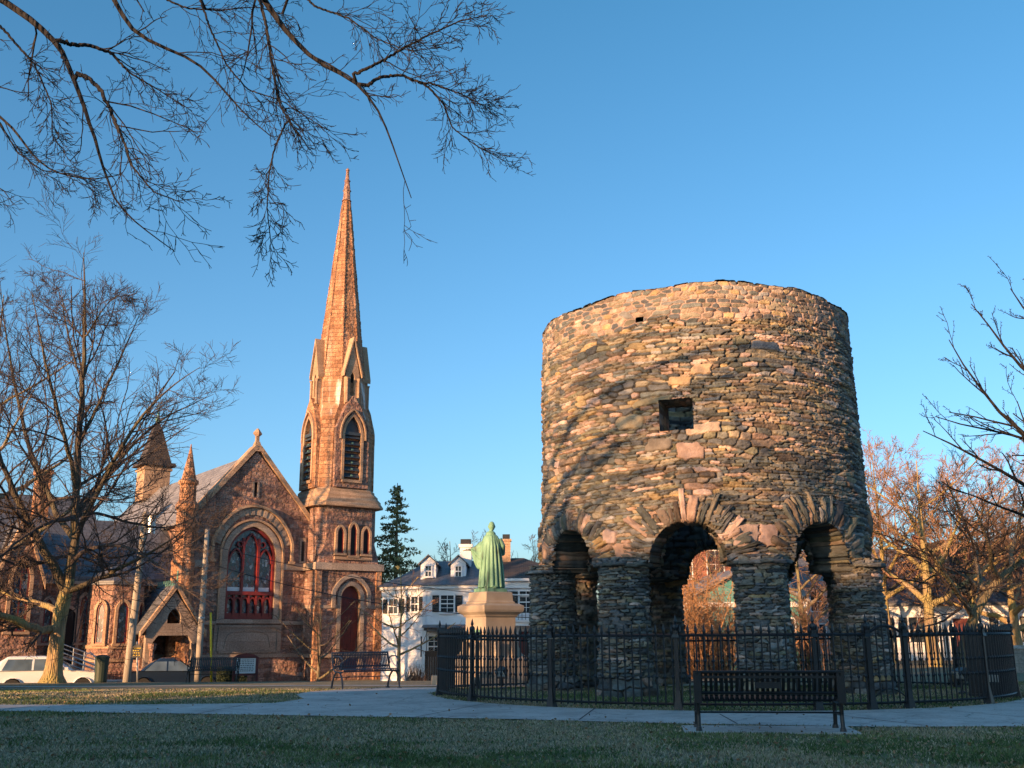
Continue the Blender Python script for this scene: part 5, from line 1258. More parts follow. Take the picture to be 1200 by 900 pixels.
bench(gm, math.atan2(g1.y-g0.y, g1.x-g0.x), (g1-g0).length, 'black_iron', 'black slatted metal bench on a concrete pad facing the tower with its back to us', h=0.70, nst=27, arms=False, curved=False, plaque=True)
pm = MB(T3(gm.x, gm.y, 0, math.atan2(g1.y-g0.y, g1.x-g0.x))); pm.box(-1.02, -0.14, 0.0, 1.02, 0.75, 0.018)
tag(pm.build('bench_pad', 'concrete'), kind='structure')
fl_ = ground(404, 808); ang = math.radians(38); u_ = Vector((math.cos(ang), math.sin(ang), 0)); f_ = Vector((math.sin(ang), -math.cos(ang), 0))
c_ = fl_+u_*0.72-f_*0.50; c_.z = tz(c_.x, c_.y)
bench(c_, ang+math.pi, 1.55, 'blue_iron', 'blue-grey metal bench with scrolled armrests at the path edge before the steeple', h=0.86, nst=34)
b2 = at_y(253, 790, 38.6)
bench((b2.x, 38.4, tz(b2.x, 38.4)), 0.1+math.pi, 1.7, 'black_iron', 'dark bench seen end to end beside the yellow pole near the kerb', h=0.85, nst=26)

# ------------------------------------------------------------------ statue on its pedestal
SX, SY = -0.67, 31.0
MT['pedestal'] = simple('pedestal_granite', (0.42, 0.345, 0.265), (0.31, 0.25, 0.19), 2.2, 0.75, 0.004, 40, detail=8)
def build_pedestal():
    gz = tz(SX, SY); r = empty('statue_pedestal', (SX, SY, gz), CR); tag(r, 'tan stone pedestal with wide moulded cap carrying the green statue behind the fence', 'pedestal')
    z = lambda v: v-gz
    def sq(hw, zz): return [(-hw, -hw, zz), (hw, -hw, zz), (hw, hw, zz), (-hw, hw, zz)]
    m = MB(); m.loft([sq(1.25, -0.1), sq(1.25, z(0.0))]); m.loft([sq(1.05, z(0.001)), sq(1.05, z(0.26))]); m.build('step', 'pedestal', r, bevel=0.01)
    m = MB(); m.loft([sq(0.86, z(0.262)), sq(0.86, z(0.45)), sq(0.80, z(0.5)), sq(0.66, z(0.62)), sq(0.58, z(0.86)), sq(0.56, z(0.95))]); m.build('base_moulding', 'pedestal', r, bevel=0.01)
    m = MB(); m.loft([sq(0.53, z(0.952)), sq(0.53, z(1.66))]); dd = m.build('die', 'pedestal', r, bevel=0.008)
    for k in range(4):
        M = Matrix.Rotation(k*math.pi/2, 4, 'Z'); m = MB(M); m.box(-0.36, -0.85, z(0.27), -0.2, -0.545, z(0.95), 0.0, 0.1); m.box(0.2, -0.85, z(0.27), 0.36, -0.545, z(0.95), 0.0, 0.1); m.build('scroll_bracket', 'pedestal', r)
    m = MB(); m.loft([sq(0.56, z(1.662)), sq(0.59, z(1.72)), sq(0.69, z(1.80)), sq(0.71, z(1.86)), sq(0.71, z(1.98)), sq(0.60, z(2.04))]); m.build('cap', 'pedestal', r, bevel=0.006)
    m = MB(); m.loft([sq(0.52, z(2.042)), sq(0.52, z(2.09)), sq(0.48, z(2.12)), sq(0.465, z(2.36)), sq(0.44, z(2.38))]); m.build('upper_block', 'pedestal', r, bevel=0.006)
    m = MB(Matrix.Rotation(-math.pi/2, 4, 'Z')); m.box(-0.26, -0.565, z(1.0), 0.26, -0.531, z(1.3)); m.build('plaque', 'bronze', r)
build_pedestal()
def build_statue():
    r = empty('statue', (SX, SY, 2.38), 0.0); tag(r, 'verdigris bronze statue of a robed figure seen from behind with its left arm held out', 'statue')
    m = MB(Matrix.Rotation(CR, 4, 'Z')); m.box(-0.36, -0.36, 0.0, 0.36, 0.36, 0.11, 0.01, 0.01); m.build('plinth', 'bronze', r, bevel=0.01)
    b = MB(); rings = []; K = 72
    prof = [(0.11, .40, .30, 1.0), (0.14, .415, .32, 1.0), (0.45, .385, .30, 1.0), (0.8, .355, .275, .85), (1.05, .335, .26, .7), (1.25, .32, .25, .6), (1.42, .315, .235, .5), (1.55, .29, .21, .35), (1.65, .235, .175, .2), (1.71, .15, .13, .1), (1.75, .085, .095, 0), (1.82, .075, .085, 0)]
    zz = np.linspace(0.11, 1.82, 60); px_ = [p[0] for p in prof]
    for z in zz:
        w, d, f = [np.interp(z, px_, [p[i] for p in prof]) for i in (1, 2, 3)]; w *= 0.88-0.07*math.sin(math.pi*min(1, z/1.4))
        ring = []
        for j in range(K):
            a = 2*math.pi*j/K
            q = 0.12*f*(math.cos(11*a+1.2*math.sin(2*z))+0.7*math.cos(17*a+0.8*z+1)+0.4*math.cos(5*a+2*z))*(0.6+0.4*math.cos(3*a+z))
            ring.append((w*(1+q)*math.cos(a)+0.02*(z-1), d*(1+q)*math.sin(a), z))
        rings.append(ring)
    b.loft(rings)
    # head, slightly turned
    hd = []
    for t in np.linspace(0, math.pi, 14):
        z = 1.95-0.145*math.cos(t); rr = 0.105*math.sin(t)+0.002
        hd.append([(0.035+rr*0.92*math.cos(a), 0.01+rr*1.12*math.sin(a)+(0.01 if math.sin(a) > 0.6 and 1.9 < z < 1.97 else 0), z) for a in np.linspace(0, 2*math.pi, 24, endpoint=False)])
    b.loft(hd)
    b.lathe([(0.008, 0), (0.02, 0.02), (0.006, 0.05)], 8, (0.035, 0.128, 1.915))          # nose
    for s in (-1, 1): b.lathe([(0.006, -0.035), (0.02, 0.0), (0.008, 0.04)], 8, (0.035+s*0.098, 0.005, 1.935))   # ears
    # collar of the gown
    b.lathe([(0.15, 1.66), (0.145, 1.74), (0.10, 1.79)], 20, (0.01, -0.01, 0))
    # left sleeve hanging from the outstretched arm
    S = []
    for t in np.linspace(0, 1, 16):
        x = -0.14-0.44*t; top = 1.60-0.30*t**1.2; drop = 0.25+0.72*math.sin(math.pi*min(1, 0.15+t*0.75))*(1-0.25*t)-0.38*t*t; dep = 0.13-0.05*t
        S.append([(x-0.03*math.sin(3*a), 0.02+0.06*t+dep*math.cos(a)*(1+0.18*math.cos(7*a+5*t)), top-drop/2+drop/2*math.sin(a)) for a in np.linspace(0, 2*math.pi, 30, endpoint=False)])
    b.loft(S)
    # forearm and wrist
    b.tube([(-0.46, 0.07, 1.30), (-0.60, 0.09, 1.262), (-0.665, 0.10, 1.255)], [0.055, 0.036, 0.03], 10)
    # right arm folded forward under the gown
    b.tube([(0.24, 0.0, 1.55), (0.345, 0.03, 1.35), (0.345, 0.10, 1.15), (0.22, 0.26, 1.12)], [0.11, 0.105, 0.10, 0.07], 14)
    # gown back pleats: long ropes of cloth
    for x, y0, w in ((-0.27, -0.16, .035), (-0.17, -0.235, .04), (-0.06, -0.27, .035), (0.05, -0.275, .045), (0.16, -0.25, .035), (0.26, -0.18, .04), (0.34, -0.09, .03)):
        b.tube([(x*0.45+0.01, y0*0.62, 1.66), (x*0.8+0.01, y0*0.85, 1.35), (x, y0*0.98, 0.9), (x*1.12, y0*1.12, 0.45), (x*1.2, y0*1.2, 0.13)], [w*0.6, w*0.8, w, w*1.15, w*1.2], 10)
    for x in (-0.11, 0.13): b.loft([[(x+sx*0.055, y, z) for sx, z in ((-1, 0.10), (1, 0.10), (0.8, 0.17), (-0.8, 0.17))] for y in (-0.36, -0.2)])
    o = b.build('robed_body', 'bronze', r, smooth=True)
    rm = o.modifiers.new('fuse', 'REMESH'); rm.mode = 'VOXEL'; rm.voxel_size = 0.011; rm.use_smooth_shade = True
    # hand with separate fingers
    h = MB(); P = Vector((-0.68, 0.10, 1.253))
    h.loft([[(P.x-t*0.085, P.y+0.032*math.cos(a)*(1-0.1*t), P.z-0.006*t+0.016*math.sin(a)) for a in np.linspace(0, 2*math.pi, 10, endpoint=False)] for t in (-0.2, 0, 0.3, 0.7, 1.0)])
    for i, (dy, L) in enumerate(((-0.026, .062), (-0.009, .075), (0.009, .07), (0.025, .055))):
        h.tube([(P.x-0.078, P.y+dy, P.z-0.005), (P.x-0.085-L*0.5, P.y+dy*1.15, P.z-0.010), (P.x-0.085-L, P.y+dy*1.2, P.z-0.03)], [0.010, 0.0095, 0.007], 8)
    h.tube([(P.x-0.02, P.y-0.028, P.z+0.004), (P.x-0.05, P.y-0.052, P.z+0.006), (P.x-0.08, P.y-0.058, P.z-0.004)], [0.012, 0.011, 0.008], 8)
    h.build('hand', 'bronze', r, smooth=True)
build_statue()

# ------------------------------------------------------------------ cars
def car(loc, rz, paint, label, L=4.25, Wd=1.78, Ht=1.55, kind='hatch'):
    """nose towards +x; origin on the ground at mid length"""
    r = empty('car', loc, rz); tag(r, label, 'car', 'cars parked along the street')
    if kind == 'hatch':
        top = [(-0.485, .62), (-0.49, .86), (-0.47, .98), (0.10, 1.0), (0.22, .97), (0.40, .88), (0.475, .72), (0.49, .55)]
        cab = dict(b=(-0.475, 0.235), m=(-0.43, 0.10), t=(-0.37, 0.02), zb=.97, zm=1.33, zt=1.0)
    else:
        top = [(-0.49, .60), (-0.485, .88), (-0.40, .96), (-0.28, .96), (0.10, .94), (0.22, .90), (0.42, .78), (0.485, .62), (0.49, .5)]
        cab = dict(b=(-0.36, 0.24), m=(-0.27, 0.10), t=(-0.16, 0.02), zb=.92, zm=1.22, zt=1.0)
    sz = Ht/1.55
    low = [(0.49, .30), (0.47, .22)]
    wx = (-0.30*L, 0.31*L); R = 0.325*sz
    def wheelarch(xc): return [(xc+R*1.14*math.cos(a), R+R*1.14*math.sin(a)) for a in np.linspace(0.0, math.pi, 8)]
    out = [(x*L, z*sz) for x, z in top]+[(x*L, z*sz) for x, z in low]+[(wx[1]+R*1.2, .2)]+[(x, max(z, .2)) for x, z in wheelarch(wx[1])]+[(wx[1]-R*1.2, .2), (wx[0]+R*1.2, .2)]+[(x, max(z, .2)) for x, z in wheelarch(wx[0])]+[(wx[0]-R*1.2, .2), (-0.47*L, .24), (-0.485*L, .32)]
    cxm, czm = 0, .55
    def lay(y, k): return [(cxm+(x-cxm)*k, y, czm+(z-czm)*(k if z > .5 else 1)) for x, z in out]
    hw = Wd/2; m = MB()
    m.loft([lay(-hw*0.90, .955), lay(-hw*0.985, .985), lay(-hw, .995), lay(-hw*0.93, 1.0), lay(-hw*0.6, 1.012), lay(hw*0.6, 1.012), lay(hw*0.93, 1.0), lay(hw, .995), lay(hw*0.985, .985), lay(hw*0.90, .955)], caps=True)
    body = m.build('body', paint, r, smooth=False, bevel=0.012)
    zb, zm, zt = cab['zb']*sz, cab['zm']*sz, Ht
    def rr(x0, x1, w, z): 
        c = 0.12; return [(x0*L+c, -w, z), (x1*L-c*1.5, -w, z), (x1*L, -w+c*1.6, z), (x1*L, w-c*1.6, z), (x1*L-c*1.5, w, z), (x0*L+c, w, z), (x0*L, w-c, z), (x0*L, -w+c, z)]
    m = MB(); m.loft([rr(*cab['b'], hw*0.90, zb-0.03), rr(*cab['m'], hw*0.80, zm), rr(cab['t'][0], cab['t'][1], hw*0.70, zt-0.035), rr(cab['t'][0]+.02, cab['t'][1]-.03, hw*0.60, zt)]); m.build('roof', paint, r, bevel=0.015)
    # glass set just outside the pillars
    def lerp(a, b, t): return a+(b-a)*t
    def pane(name, x0b, x1b, x0t, x1t):
        for s in (-1, 1):
            q = MB(); yb, yt = hw*0.888, hw*0.755; zt_ = lerp(zm, zt, 0.45)
            q.add([(x0b*L, s*(yb+0.012), zb+0.02), (x1b*L, s*(yb+0.012), zb+0.02), (x1t*L, s*(yt+0.018), zt_), (x0t*L, s*(yt+0.018), zt_)], [(0, 1, 2, 3)])
            q.build(name, 'car_glass', r, fix=False)
    b, t = cab['b'], cab['t']
    if kind == 'hatch': pane('side_window', -0.40, -0.15, -0.355, -0.15); pane('side_window', -0.13, 0.155, -0.13, 0.045)
    else: pane('side_window', -0.30, -0.09, -0.20, -0.09); pane('side_window', -0.075, 0.17, -0.075, 0.04)
    for (xa, xb_, nm) in ((b[0], t[0], 'rear_window'), (b[1], t[1], 'windscreen')):
        sgn = -1 if nm[0] == 'r' else 1; q = MB(); xt = lerp(cab['m'][0 if sgn < 0 else 1], xb_, 0.75)
        q.add([(xa*L+sgn*0.012, -hw*0.72, zb+0.03), (xa*L+sgn*0.012, hw*0.72, zb+0.03), (xt*L+sgn*0.02, hw*0.60, lerp(zm, zt, .7)), (xt*L+sgn*0.02, -hw*0.60, lerp(zm, zt, .7))], [(0, 1, 2, 3)]); q.build(nm, 'car_glass', r, fix=False)
    for s in (-1, 1):
        q = MB(); q.box(-0.495*L, s*hw*0.86-0.10, .72*sz, -0.455*L, s*hw*0.86+0.10 if s < 0 else s*hw*0.97, .93*sz, 0.01, 0.02); q.build('tail_light', 'tail', r)
        q = MB(); q.box(0.43*L, s*hw*0.80-0.14, .62*sz, 0.478*L, s*hw*0.80+0.12, .76*sz, 0.02, 0.02); q.build('headlight', 'headl', r)
        q = MB(); q.box(0.14*L, s*hw*1.02-0.02, zb, 0.17*L, s*hw*1.12 if s > 0 else s*hw*1.12+0.03, zb+0.12); q.build('mirror', paint, r)
        for x in wx:
            M = Matrix.Translation((x, s*(hw-0.12), R)) @ Matrix.Rotation(math.pi/2, 4, 'X')
            q = MB(M); q.lathe([(R*0.6, -0.1), (R*0.94, -0.1), (R, -0.06), (R, 0.06), (R*0.94, 0.1), (R*0.6, 0.1)], 22); w_ = q.build('wheel', 'rubber', r)
            q = MB(M); q.lathe([(0.02, -0.085), (R*0.25, -0.085), (R*0.6, -0.06), (R*0.64, -0.02), (R*0.64, 0.02), (R*0.6, 0.06), (R*0.25, 0.085), (0.02, 0.085)], 22); q.build('rim', 'steel', w_)
    q = MB(); q.box(-0.475*L, -0.26, .50*sz, -0.4955*L, 0.26, .62*sz); q.build('licence_plate', 'white', r)
    return r
SA = math.radians(20)
def on_street(px, Y): p = at_y(px, 790, Y); return (p.x, Y, tz(p.x, Y)+0.015)
car(on_street(58, 43.6), SA, 'car_white', 'white hatchback parked behind the trunk of the big yellow-lit tree', L=4.3, Ht=1.52)
car(on_street(205, 45.6), SA, 'car_blue', 'dark blue sedan parked before the church porch', L=4.2, Ht=1.40, kind='sedan')
car(on_street(-22, 45.2), SA, 'car_black', 'dark car parked at the far left edge behind the white hatchback', L=4.3, Ht=1.5)

# ------------------------------------------------------------------ poles, wires, signs and small street things
def pole(px, py0, px1, py1, Y, r0, r1, name, label, mat, cat, cap=None, extra=None):
    b = at_y(px, py0, Y); t = at_y(px1, py1, Y); z0 = tz(b.x, Y); d = (t-b); base = b+d*((z0-0.0-b.z)/d.z)
    o = empty(name, base); tag(o, label, cat)
    m = MB(Matrix.Translation(-base)); m.tube([base-d*0.01, base+(t-base)*0.33, base+(t-base)*0.66, t], [r0, r0*0.95, (r0+r1)/2, r1], 12); m.build('shaft', mat, o, smooth=True)
    return o, base, t
po1, pb1, pt1 = pole(231.5, 795, 243, 620, 40.5, 0.125, 0.085, 'utility_pole', 'bare grey wooden utility pole left of the church window standing at the kerb', 'pole', 'pole')
m = MB(Matrix.Translation(-pb1)); c = pb1+(pt1-pb1)*0.42; m.tube([c+Vector((0.0, -0.13, 0.05)), c+Vector((0, -0.13, -0.05))], 0.05, 6); c2 = pb1+(pt1-pb1)*0.42; m.lathe([(0.128, -0.03), (0.132, 0), (0.128, 0.03)], 12, tuple(c2)); m.build('pole_band', 'steel', po1)
po2, pb2, pt2 = pole(151.5, 770, 171, 600, 42.0, 0.155, 0.12, 'utility_pole', 'thick pale utility pole leaning slightly in front of the lit stone bay', 'pole', 'pole')
m = MB(Matrix.Translation(-pb2)); c = pb2+(pt2-pb2)*0.93; m.tube([c+Vector((0.32, -0.1, -0.4)), c+Vector((0.32, -0.1, 0.35))], 0.17, 12); m.tube([c+Vector((0.1, 0, 0)), c+Vector((0.3, -0.1, 0))], 0.03, 6); m.build('transformer', 'steel', po2)
poy, pby, pty = pole(247.5, 792, 247, 718, 39.0, 0.040, 0.040, 'yellow_guy_guard', 'thin bright yellow pole rising beside the utility pole', 'yellow', 'pole')
gb_, gt_ = at_y(173, 0, 42), None
def wire(p, q, sag, r, label, mat='black_iron'):
    p, q = Vector(p), Vector(q); mid = p; m = MB(Matrix.Translation(-p)); pts = []
    for i in range(17):
        t = i/16; v = p.lerp(q, t); v.z -= sag*4*t*(1-t); pts.append(v)
    m.tube(pts, r, 4); o = m.build('overhead_wire', mat); o.location = p; tag(o, label, 'wire', 'overhead wires across the street'); return o
c1 = pb1+(pt1-pb1)*0.78; c0 = pb1+(pt1-pb1)*0.90
wire(c1, at_y(640, 724, 43), 0.5, 0.016, 'lowest wire sagging from the grey utility pole towards the white house')
wire(c0, at_y(660, 700, 44), 0.45, 0.013, 'upper wire running from the grey utility pole past the steeple door')
wire(pb2+(pt2-pb2)*0.62, c1, 0.25, 0.018, 'wire slung between the two utility poles')
wire(at_y(-80, 640, 41), pb2+(pt2-pb2)*0.70, 0.3, 0.016, 'wire from the left edge to the pale leaning utility pole')
wire(at_y(-80, 655, 41.4), pb2+(pt2-pb2)*0.64, 0.3, 0.014, 'second lower wire from the left edge through the big tree')
# bus stop style sign on a post by the bay
s_, sb, st_ = pole(161, 790, 160.5, 752, 39.6, 0.035, 0.035, 'notice_post', 'small black notice board with pale dots on a grey post beside the lit bay', 'steel', 'sign')
m = MB(Matrix.Translation(at_y(160.5, 764, 39.55)-sb)); m.plate([(-0.18, -0.2), (0.18, -0.2), (0.18, 0.18), (0, 0.30), (-0.18, 0.18)], [], -0.02, 0.02); bd_ = m.build('board', 'black_iron', s_)
m = MB(Matrix.Translation(at_y(160.5, 764, 39.55)-sb)); 
for j, row in enumerate(((-.1, -.03, .04, .11), (-.12, -.04, .05), (-.08, 0, .08), (-.1, .0, .1))):
    for x in row: m.box(x-0.022, -0.026, 0.12-j*0.085, x+0.022, -0.0205, 0.15-j*0.085)
m.build('lettering', 'yellow', bd_)
# church notice board
p = at_y(287, 795, 39.6); p.z = tz(p.x, 39.6)
nb = empty('church_notice_board', p, 0.35); tag(nb, 'small white notice board in a dark red arched frame below the church window', 'sign')
zc = at_y(287, 780, 39.6).z-p.z
m = MB(); m.plate([(-0.46, zc-0.36), (0.46, zc-0.36), (0.46, zc+0.30), (0.3, zc+0.40), (0, zc+0.45), (-0.3, zc+0.40), (-0.46, zc+0.30)], [[(-0.36, zc-0.28), (0.36, zc-0.28), (0.36, zc+0.27), (-0.36, zc+0.27)]], -0.05, 0.05); m.box(-0.46, -0.03, 0, -0.38, 0.03, zc-0.361); m.box(0.38, -0.03, 0, 0.46, 0.03, zc-0.361); m.build('frame', 'dark_red', nb)
m = MB(); m.box(-0.36, -0.02, zc-0.28, 0.36, 0.02, zc+0.27); fc_ = m.build('board', 'sign_face', nb)
m = MB(); rr_ = random.Random(3)
for i in range(7):
    x = -0.30; z_ = zc+0.20-i*0.065
    while x < 0.28:
        w_ = rr_.uniform(0.03, 0.10); w_ = min(w_, 0.30-x); m.box(x, -0.024, z_-0.012, x+w_, -0.0205, z_+0.012); x += w_+0.022
m.build('lettering', 'black_iron', fc_, fix=False)
# ramp handrail in front of the church side
def handrail():
    a = at_y(72, 745, 46.0); b = at_y(122, 765, 47.5); o = at_y(98, 795, 46); r = empty('ramp_handrail', (o.x, o.y, tz(o.x, o.y))); tag(r, 'galvanised steel ramp handrail with horizontal rails beside the big tree trunk', 'handrail')
    M = Matrix.Translation(-Vector(r.location)); m = MB(M)
    for (p0, p1, Y0, Y1) in (((74, 755), (124, 773), 46, 47.2), ((74, 765), (124, 785), 45.4, 46.6)):
        A_, B_ = at_y(*p0, Y0), at_y(*p1, Y1)
        for dz in (0, -0.18, -0.36, -0.54): m.tube([A_+Vector((0, 0, dz)), B_+Vector((0, 0, dz))], 0.024, 6)
        for t in np.linspace(0, 1, 5): q = A_.lerp(B_, t); m.tube([q, Vector((q.x, q.y, tz(q.x, q.y)))], 0.024, 6)
    m.tube([at_y(100, 768, 45), at_y(106, 764, 45.2), at_y(113, 772, 45.4)], 0.024, 6)
    m.build('rails', 'steel', r)
    m = MB(M); A_ = at_y(74, 790, 46.3); m.box(A_.x, A_.y-0.6, tz(A_.x, A_.y)-0.1, A_.x+2.6, A_.y+0.5, tz(A_.x, A_.y)+0.45); m.build('ramp', 'concrete', r)
handrail()
def low_fence():
    a = at_y(120, 795, 47.0); a.z = tz(a.x, 47); r = empty('low_iron_fence', a, 0.4); tag(r, 'low plain iron railing in front of the sunlit stone bay', 'fence')
    m = MB()
    for i in range(17): m.tube([(i*0.15, 0, 0), (i*0.15, 0, 0.78)], 0.014, 5)
    for z in (0.12, 0.66): m.tube([(0, 0, z), (2.4, 0, z)], 0.016, 5)
    m.build('railing', 'black_iron', r)
low_fence()
p = at_y(118, 795, 39.0); p.z = tz(p.x, 39.0)
bn = empty('litter_bin', p); tag(bn, 'slim dark green litter bin standing between the white car and the low railing', 'bin')
m = MB(); m.lathe([(0.20, 0), (0.22, 0.05), (0.24, 0.86)], 16); m.build('body', 'green_bin', bn); m = MB(); m.lathe([(0.26, 0.86), (0.26, 0.92), (0.14, 0.98), (0.02, 0.99)], 16); m.build('lid', 'green_bin', bn)
# brown board gate panel by the white house
p = at_y(506, 797, 45.5); p.z = tz(p.x, 45.5)
gp = empty('board_screen', p, 0.1); tag(gp, 'tall dark brown board screen standing beside the white house porch', 'screen')
m = MB()
for i in range(5): m.box(-0.25+i*0.10, -0.02, 0.05, -0.155+i*0.10, 0.02, 1.55)
m.build('boards', 'cedar', gp, bevel=0.004)
m = MB(); m.box(-0.31, -0.05, 0, -0.252, 0.05, 1.62); m.box(0.252, -0.05, 0, 0.31, 0.05, 1.62); m.box(-0.25, -0.035, 1.551, 0.25, 0.035, 1.62); m.build('frame', 'cedar', gp)
# low stone wall at the right edge
p = at_y(1215, 775, 33.0); p.z = tz(p.x, 33)
lw = empty('low_stone_wall', p, -0.12); tag(lw, 'low pale stone wall beyond the path at the right edge', 'wall')
m = MB(); m.box(-0.9, 0, -0.3, 14, 0.4, 0.72); m.build('wall_body', 'low_wall', lw, bevel=0.01); m = MB(); m.box(-0.95, -0.05, 0.722, 14.05, 0.45, 0.82); m.build('coping', 'concrete', lw, bevel=0.008)

# ------------------------------------------------------------------ bare trees
def P3(Y, *pts):
    """photo points (px, py[, metres nearer or farther than Y])"""
    return [at_y(p[0], p[1], Y+(p[2] if len(p) > 2 else 0)) for p in pts]
Y0 = 38.2
base = at_y(60, 796, Y0); base.z = tz(base.x, Y0)
limbs = [
 (P3(Y0, (61, 800), (65, 765), (68, 735), (73, 710), (78, 693), (81, 678)), [.34, .27, .25, .25, .23, .19]),
 (P3(Y0, (66, 738), (52, 741, -.3), (30, 733, -1), (10, 722, -1.6), (-20, 716, -2.4), (-60, 690, -3)), [.17, .15, .14, .13, .10, .03]),
 (P3(Y0, (70, 714), (56, 712, .5), (35, 704, 1), (5, 695, 2), (-40, 672, 3)), [.13, .11, .09, .07, .02]),
 (P3(Y0, (80, 690), (84, 665), (88, 620), (90, 560), (94, 500), (97, 440), (99, 380), (100, 335), (98, 296)), [.22, .18, .15, .13, .11, .09, .06, .04, .012]),
 (P3(Y0, (77, 695), (68, 672, -.2), (58, 655, -.4), (46, 632, -.8), (35, 612, -1.2), (18, 585, -1.6), (2, 545, -2.2), (-14, 490, -2.8), (-20, 430, -3)), [.19, .17, .16, .14, .12, .10, .08, .05, .012]),
 (P3(Y0, (84, 692), (100, 684, -.5), (125, 674, -1.2), (150, 662, -2), (190, 640, -3), (225, 615, -3.6)), [.12, .10, .08, .06, .035, .01]),
 (P3(Y0, (86, 640), (60, 590, 1), (35, 530, 2), (18, 460, 2.8), (6, 390, 3), (0, 330, 3.2)), [.12, .10, .08, .06, .03, .01]),
 (P3(Y0, (88, 625), (108, 590, -1), (130, 545, -1.8), (160, 495, -2.4), (195, 455, -3), (235, 430, -3.4)), [.11, .09, .075, .055, .03, .01]),
 (P3(Y0, (90, 600), (125, 560, 1.5), (150, 525, 2.4), (190, 490, 3.2), (250, 462, 4)), [.10, .08, .06, .04, .01]),
 (P3(Y0, (90, 565), (75, 510, -1.6), (60, 455, -2.4), (48, 400, -2.8), (38, 345, -3)), [.09, .07, .055, .035, .01]),
 (P3(Y0, (93, 520), (112, 480, .8), (132, 440, 1.2), (150, 400, 1.6), (165, 365, 1.8)), [.08, .06, .045, .03, .01]),
 (P3(Y0, (96, 450), (84, 410, .6), (76, 375, 1), (72, 340, 1.2)), [.05, .04, .03, .01]),
 (P3(Y0, (98, 400), (112, 375, -.6), (126, 355, -.9), (140, 345, -1)), [.04, .03, .02, .01]),
]
crown = [
 (P3(Y0, (86, 655), (110, 640, -2), (145, 638, -3.4), (180, 655, -4.4), (215, 690, -5), (240, 706, -5.4)), [.09, .07, .05, .035, .02, .01]),
 (P3(Y0, (87, 610), (60, 610, -2), (30, 628, -3.4), (0, 650, -4.4), (-40, 690, -5)), [.09, .07, .05, .035, .01]),
 (P3(Y0, (88, 600), (120, 602, 1.4), (160, 615, 2.2), (200, 620, 3), (240, 600, 3.6)), [.08, .06, .045, .03, .01]),
 (P3(Y0, (60, 655), (90, 650, 2.4), (130, 668, 3.4), (160, 690, 4)), [.07, .05, .035, .01]),
 (P3(Y0, (46, 632), (20, 640, -2), (-10, 655, -3.4), (-50, 660, -4)), [.07, .05, .035, .01]),
 (P3(Y0, (35, 612), (60, 585, -2.2), (100, 580, -3.4), (140, 590, -4.2), (185, 570, -5)), [.07, .055, .04, .025, .01]),
]
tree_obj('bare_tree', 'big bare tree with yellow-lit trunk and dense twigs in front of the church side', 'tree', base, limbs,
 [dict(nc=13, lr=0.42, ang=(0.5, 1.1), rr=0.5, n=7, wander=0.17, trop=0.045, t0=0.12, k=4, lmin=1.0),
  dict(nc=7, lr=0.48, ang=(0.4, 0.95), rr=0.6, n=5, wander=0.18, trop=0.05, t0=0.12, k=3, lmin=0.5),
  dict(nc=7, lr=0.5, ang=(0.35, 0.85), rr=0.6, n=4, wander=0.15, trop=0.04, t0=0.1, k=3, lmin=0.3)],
 'bark_lit', 'twig', 11, None, crown, n=16, rmin=0.0075, trunk_k=14, low=3, limb_mat='bark_shaded')
def plain_tree(px, Y, top_py, label, seed, r0=0.25, nl=9, spread=3.5, lean=(0, 0), tm='bark', wm='twig', group=None, fork=0.3, levels=None, rmin=0.009, up=0.8, cat='tree', name='bare_tree', up0=None):
    b = at_y(px, 790, Y); b.z = tz(b.x, Y); H = at_y(px, top_py, Y).z-b.z
    rng = np.random.default_rng(seed+50)
    return tree_obj(name, label, cat, b, auto_limbs(rng, b, H, r0, nl, spread, fork, lean, up), levels or LV, tm, wm, seed, group, rmin=rmin)
plain_tree(-45, 42, 310, 'bare tree rising at the left edge behind the big yellow-lit tree', 21, r0=0.3, nl=11, spread=4.6)
# slim young tree and low shrubs before the white house
plain_tree(467, 42.5, 655, 'slim young bare tree with a straight trunk in front of the white house', 31, r0=0.095, nl=11, spread=2.1, tm='bark_lit', wm='twig_warm', rmin=0.006, fork=0.30,
           levels=[dict(nc=6, lr=0.5, ang=(0.4, 0.9), rr=0.55, n=5, wander=0.12, trop=0.06, t0=0.2), dict(nc=5, lr=0.5, ang=(0.4, 0.8), rr=0.6, n=4, wander=0.12, trop=0.06, t0=0.1)], up=0.55)
plain_tree(374, 45.5, 700, 'small bare shrub with grey stems against the steeple base', 33, r0=0.09, nl=10, spread=1.9, tm='bark', wm='twig', rmin=0.006, fork=0.12,
           levels=[dict(nc=6, lr=0.5, ang=(0.4, 0.9), rr=0.55, n=5, wander=0.16, trop=0.05, t0=0.2), dict(nc=5, lr=0.5, ang=(0.4, 0.8), rr=0.6, n=4, wander=0.12, trop=0.06, t0=0.1)], up=0.9, name='bare_shrub', cat='shrub')
plain_tree(527, 75, 622, 'bare tree showing above the roofs between the white house chimneys', 35, r0=0.2, nl=9, spread=3.6, wm='twig')
plain_tree(628, 70, 620, 'pale bare tree showing above the roof just left of the tower', 36, r0=0.2, nl=9, spread=3.6, wm='twig_warm')
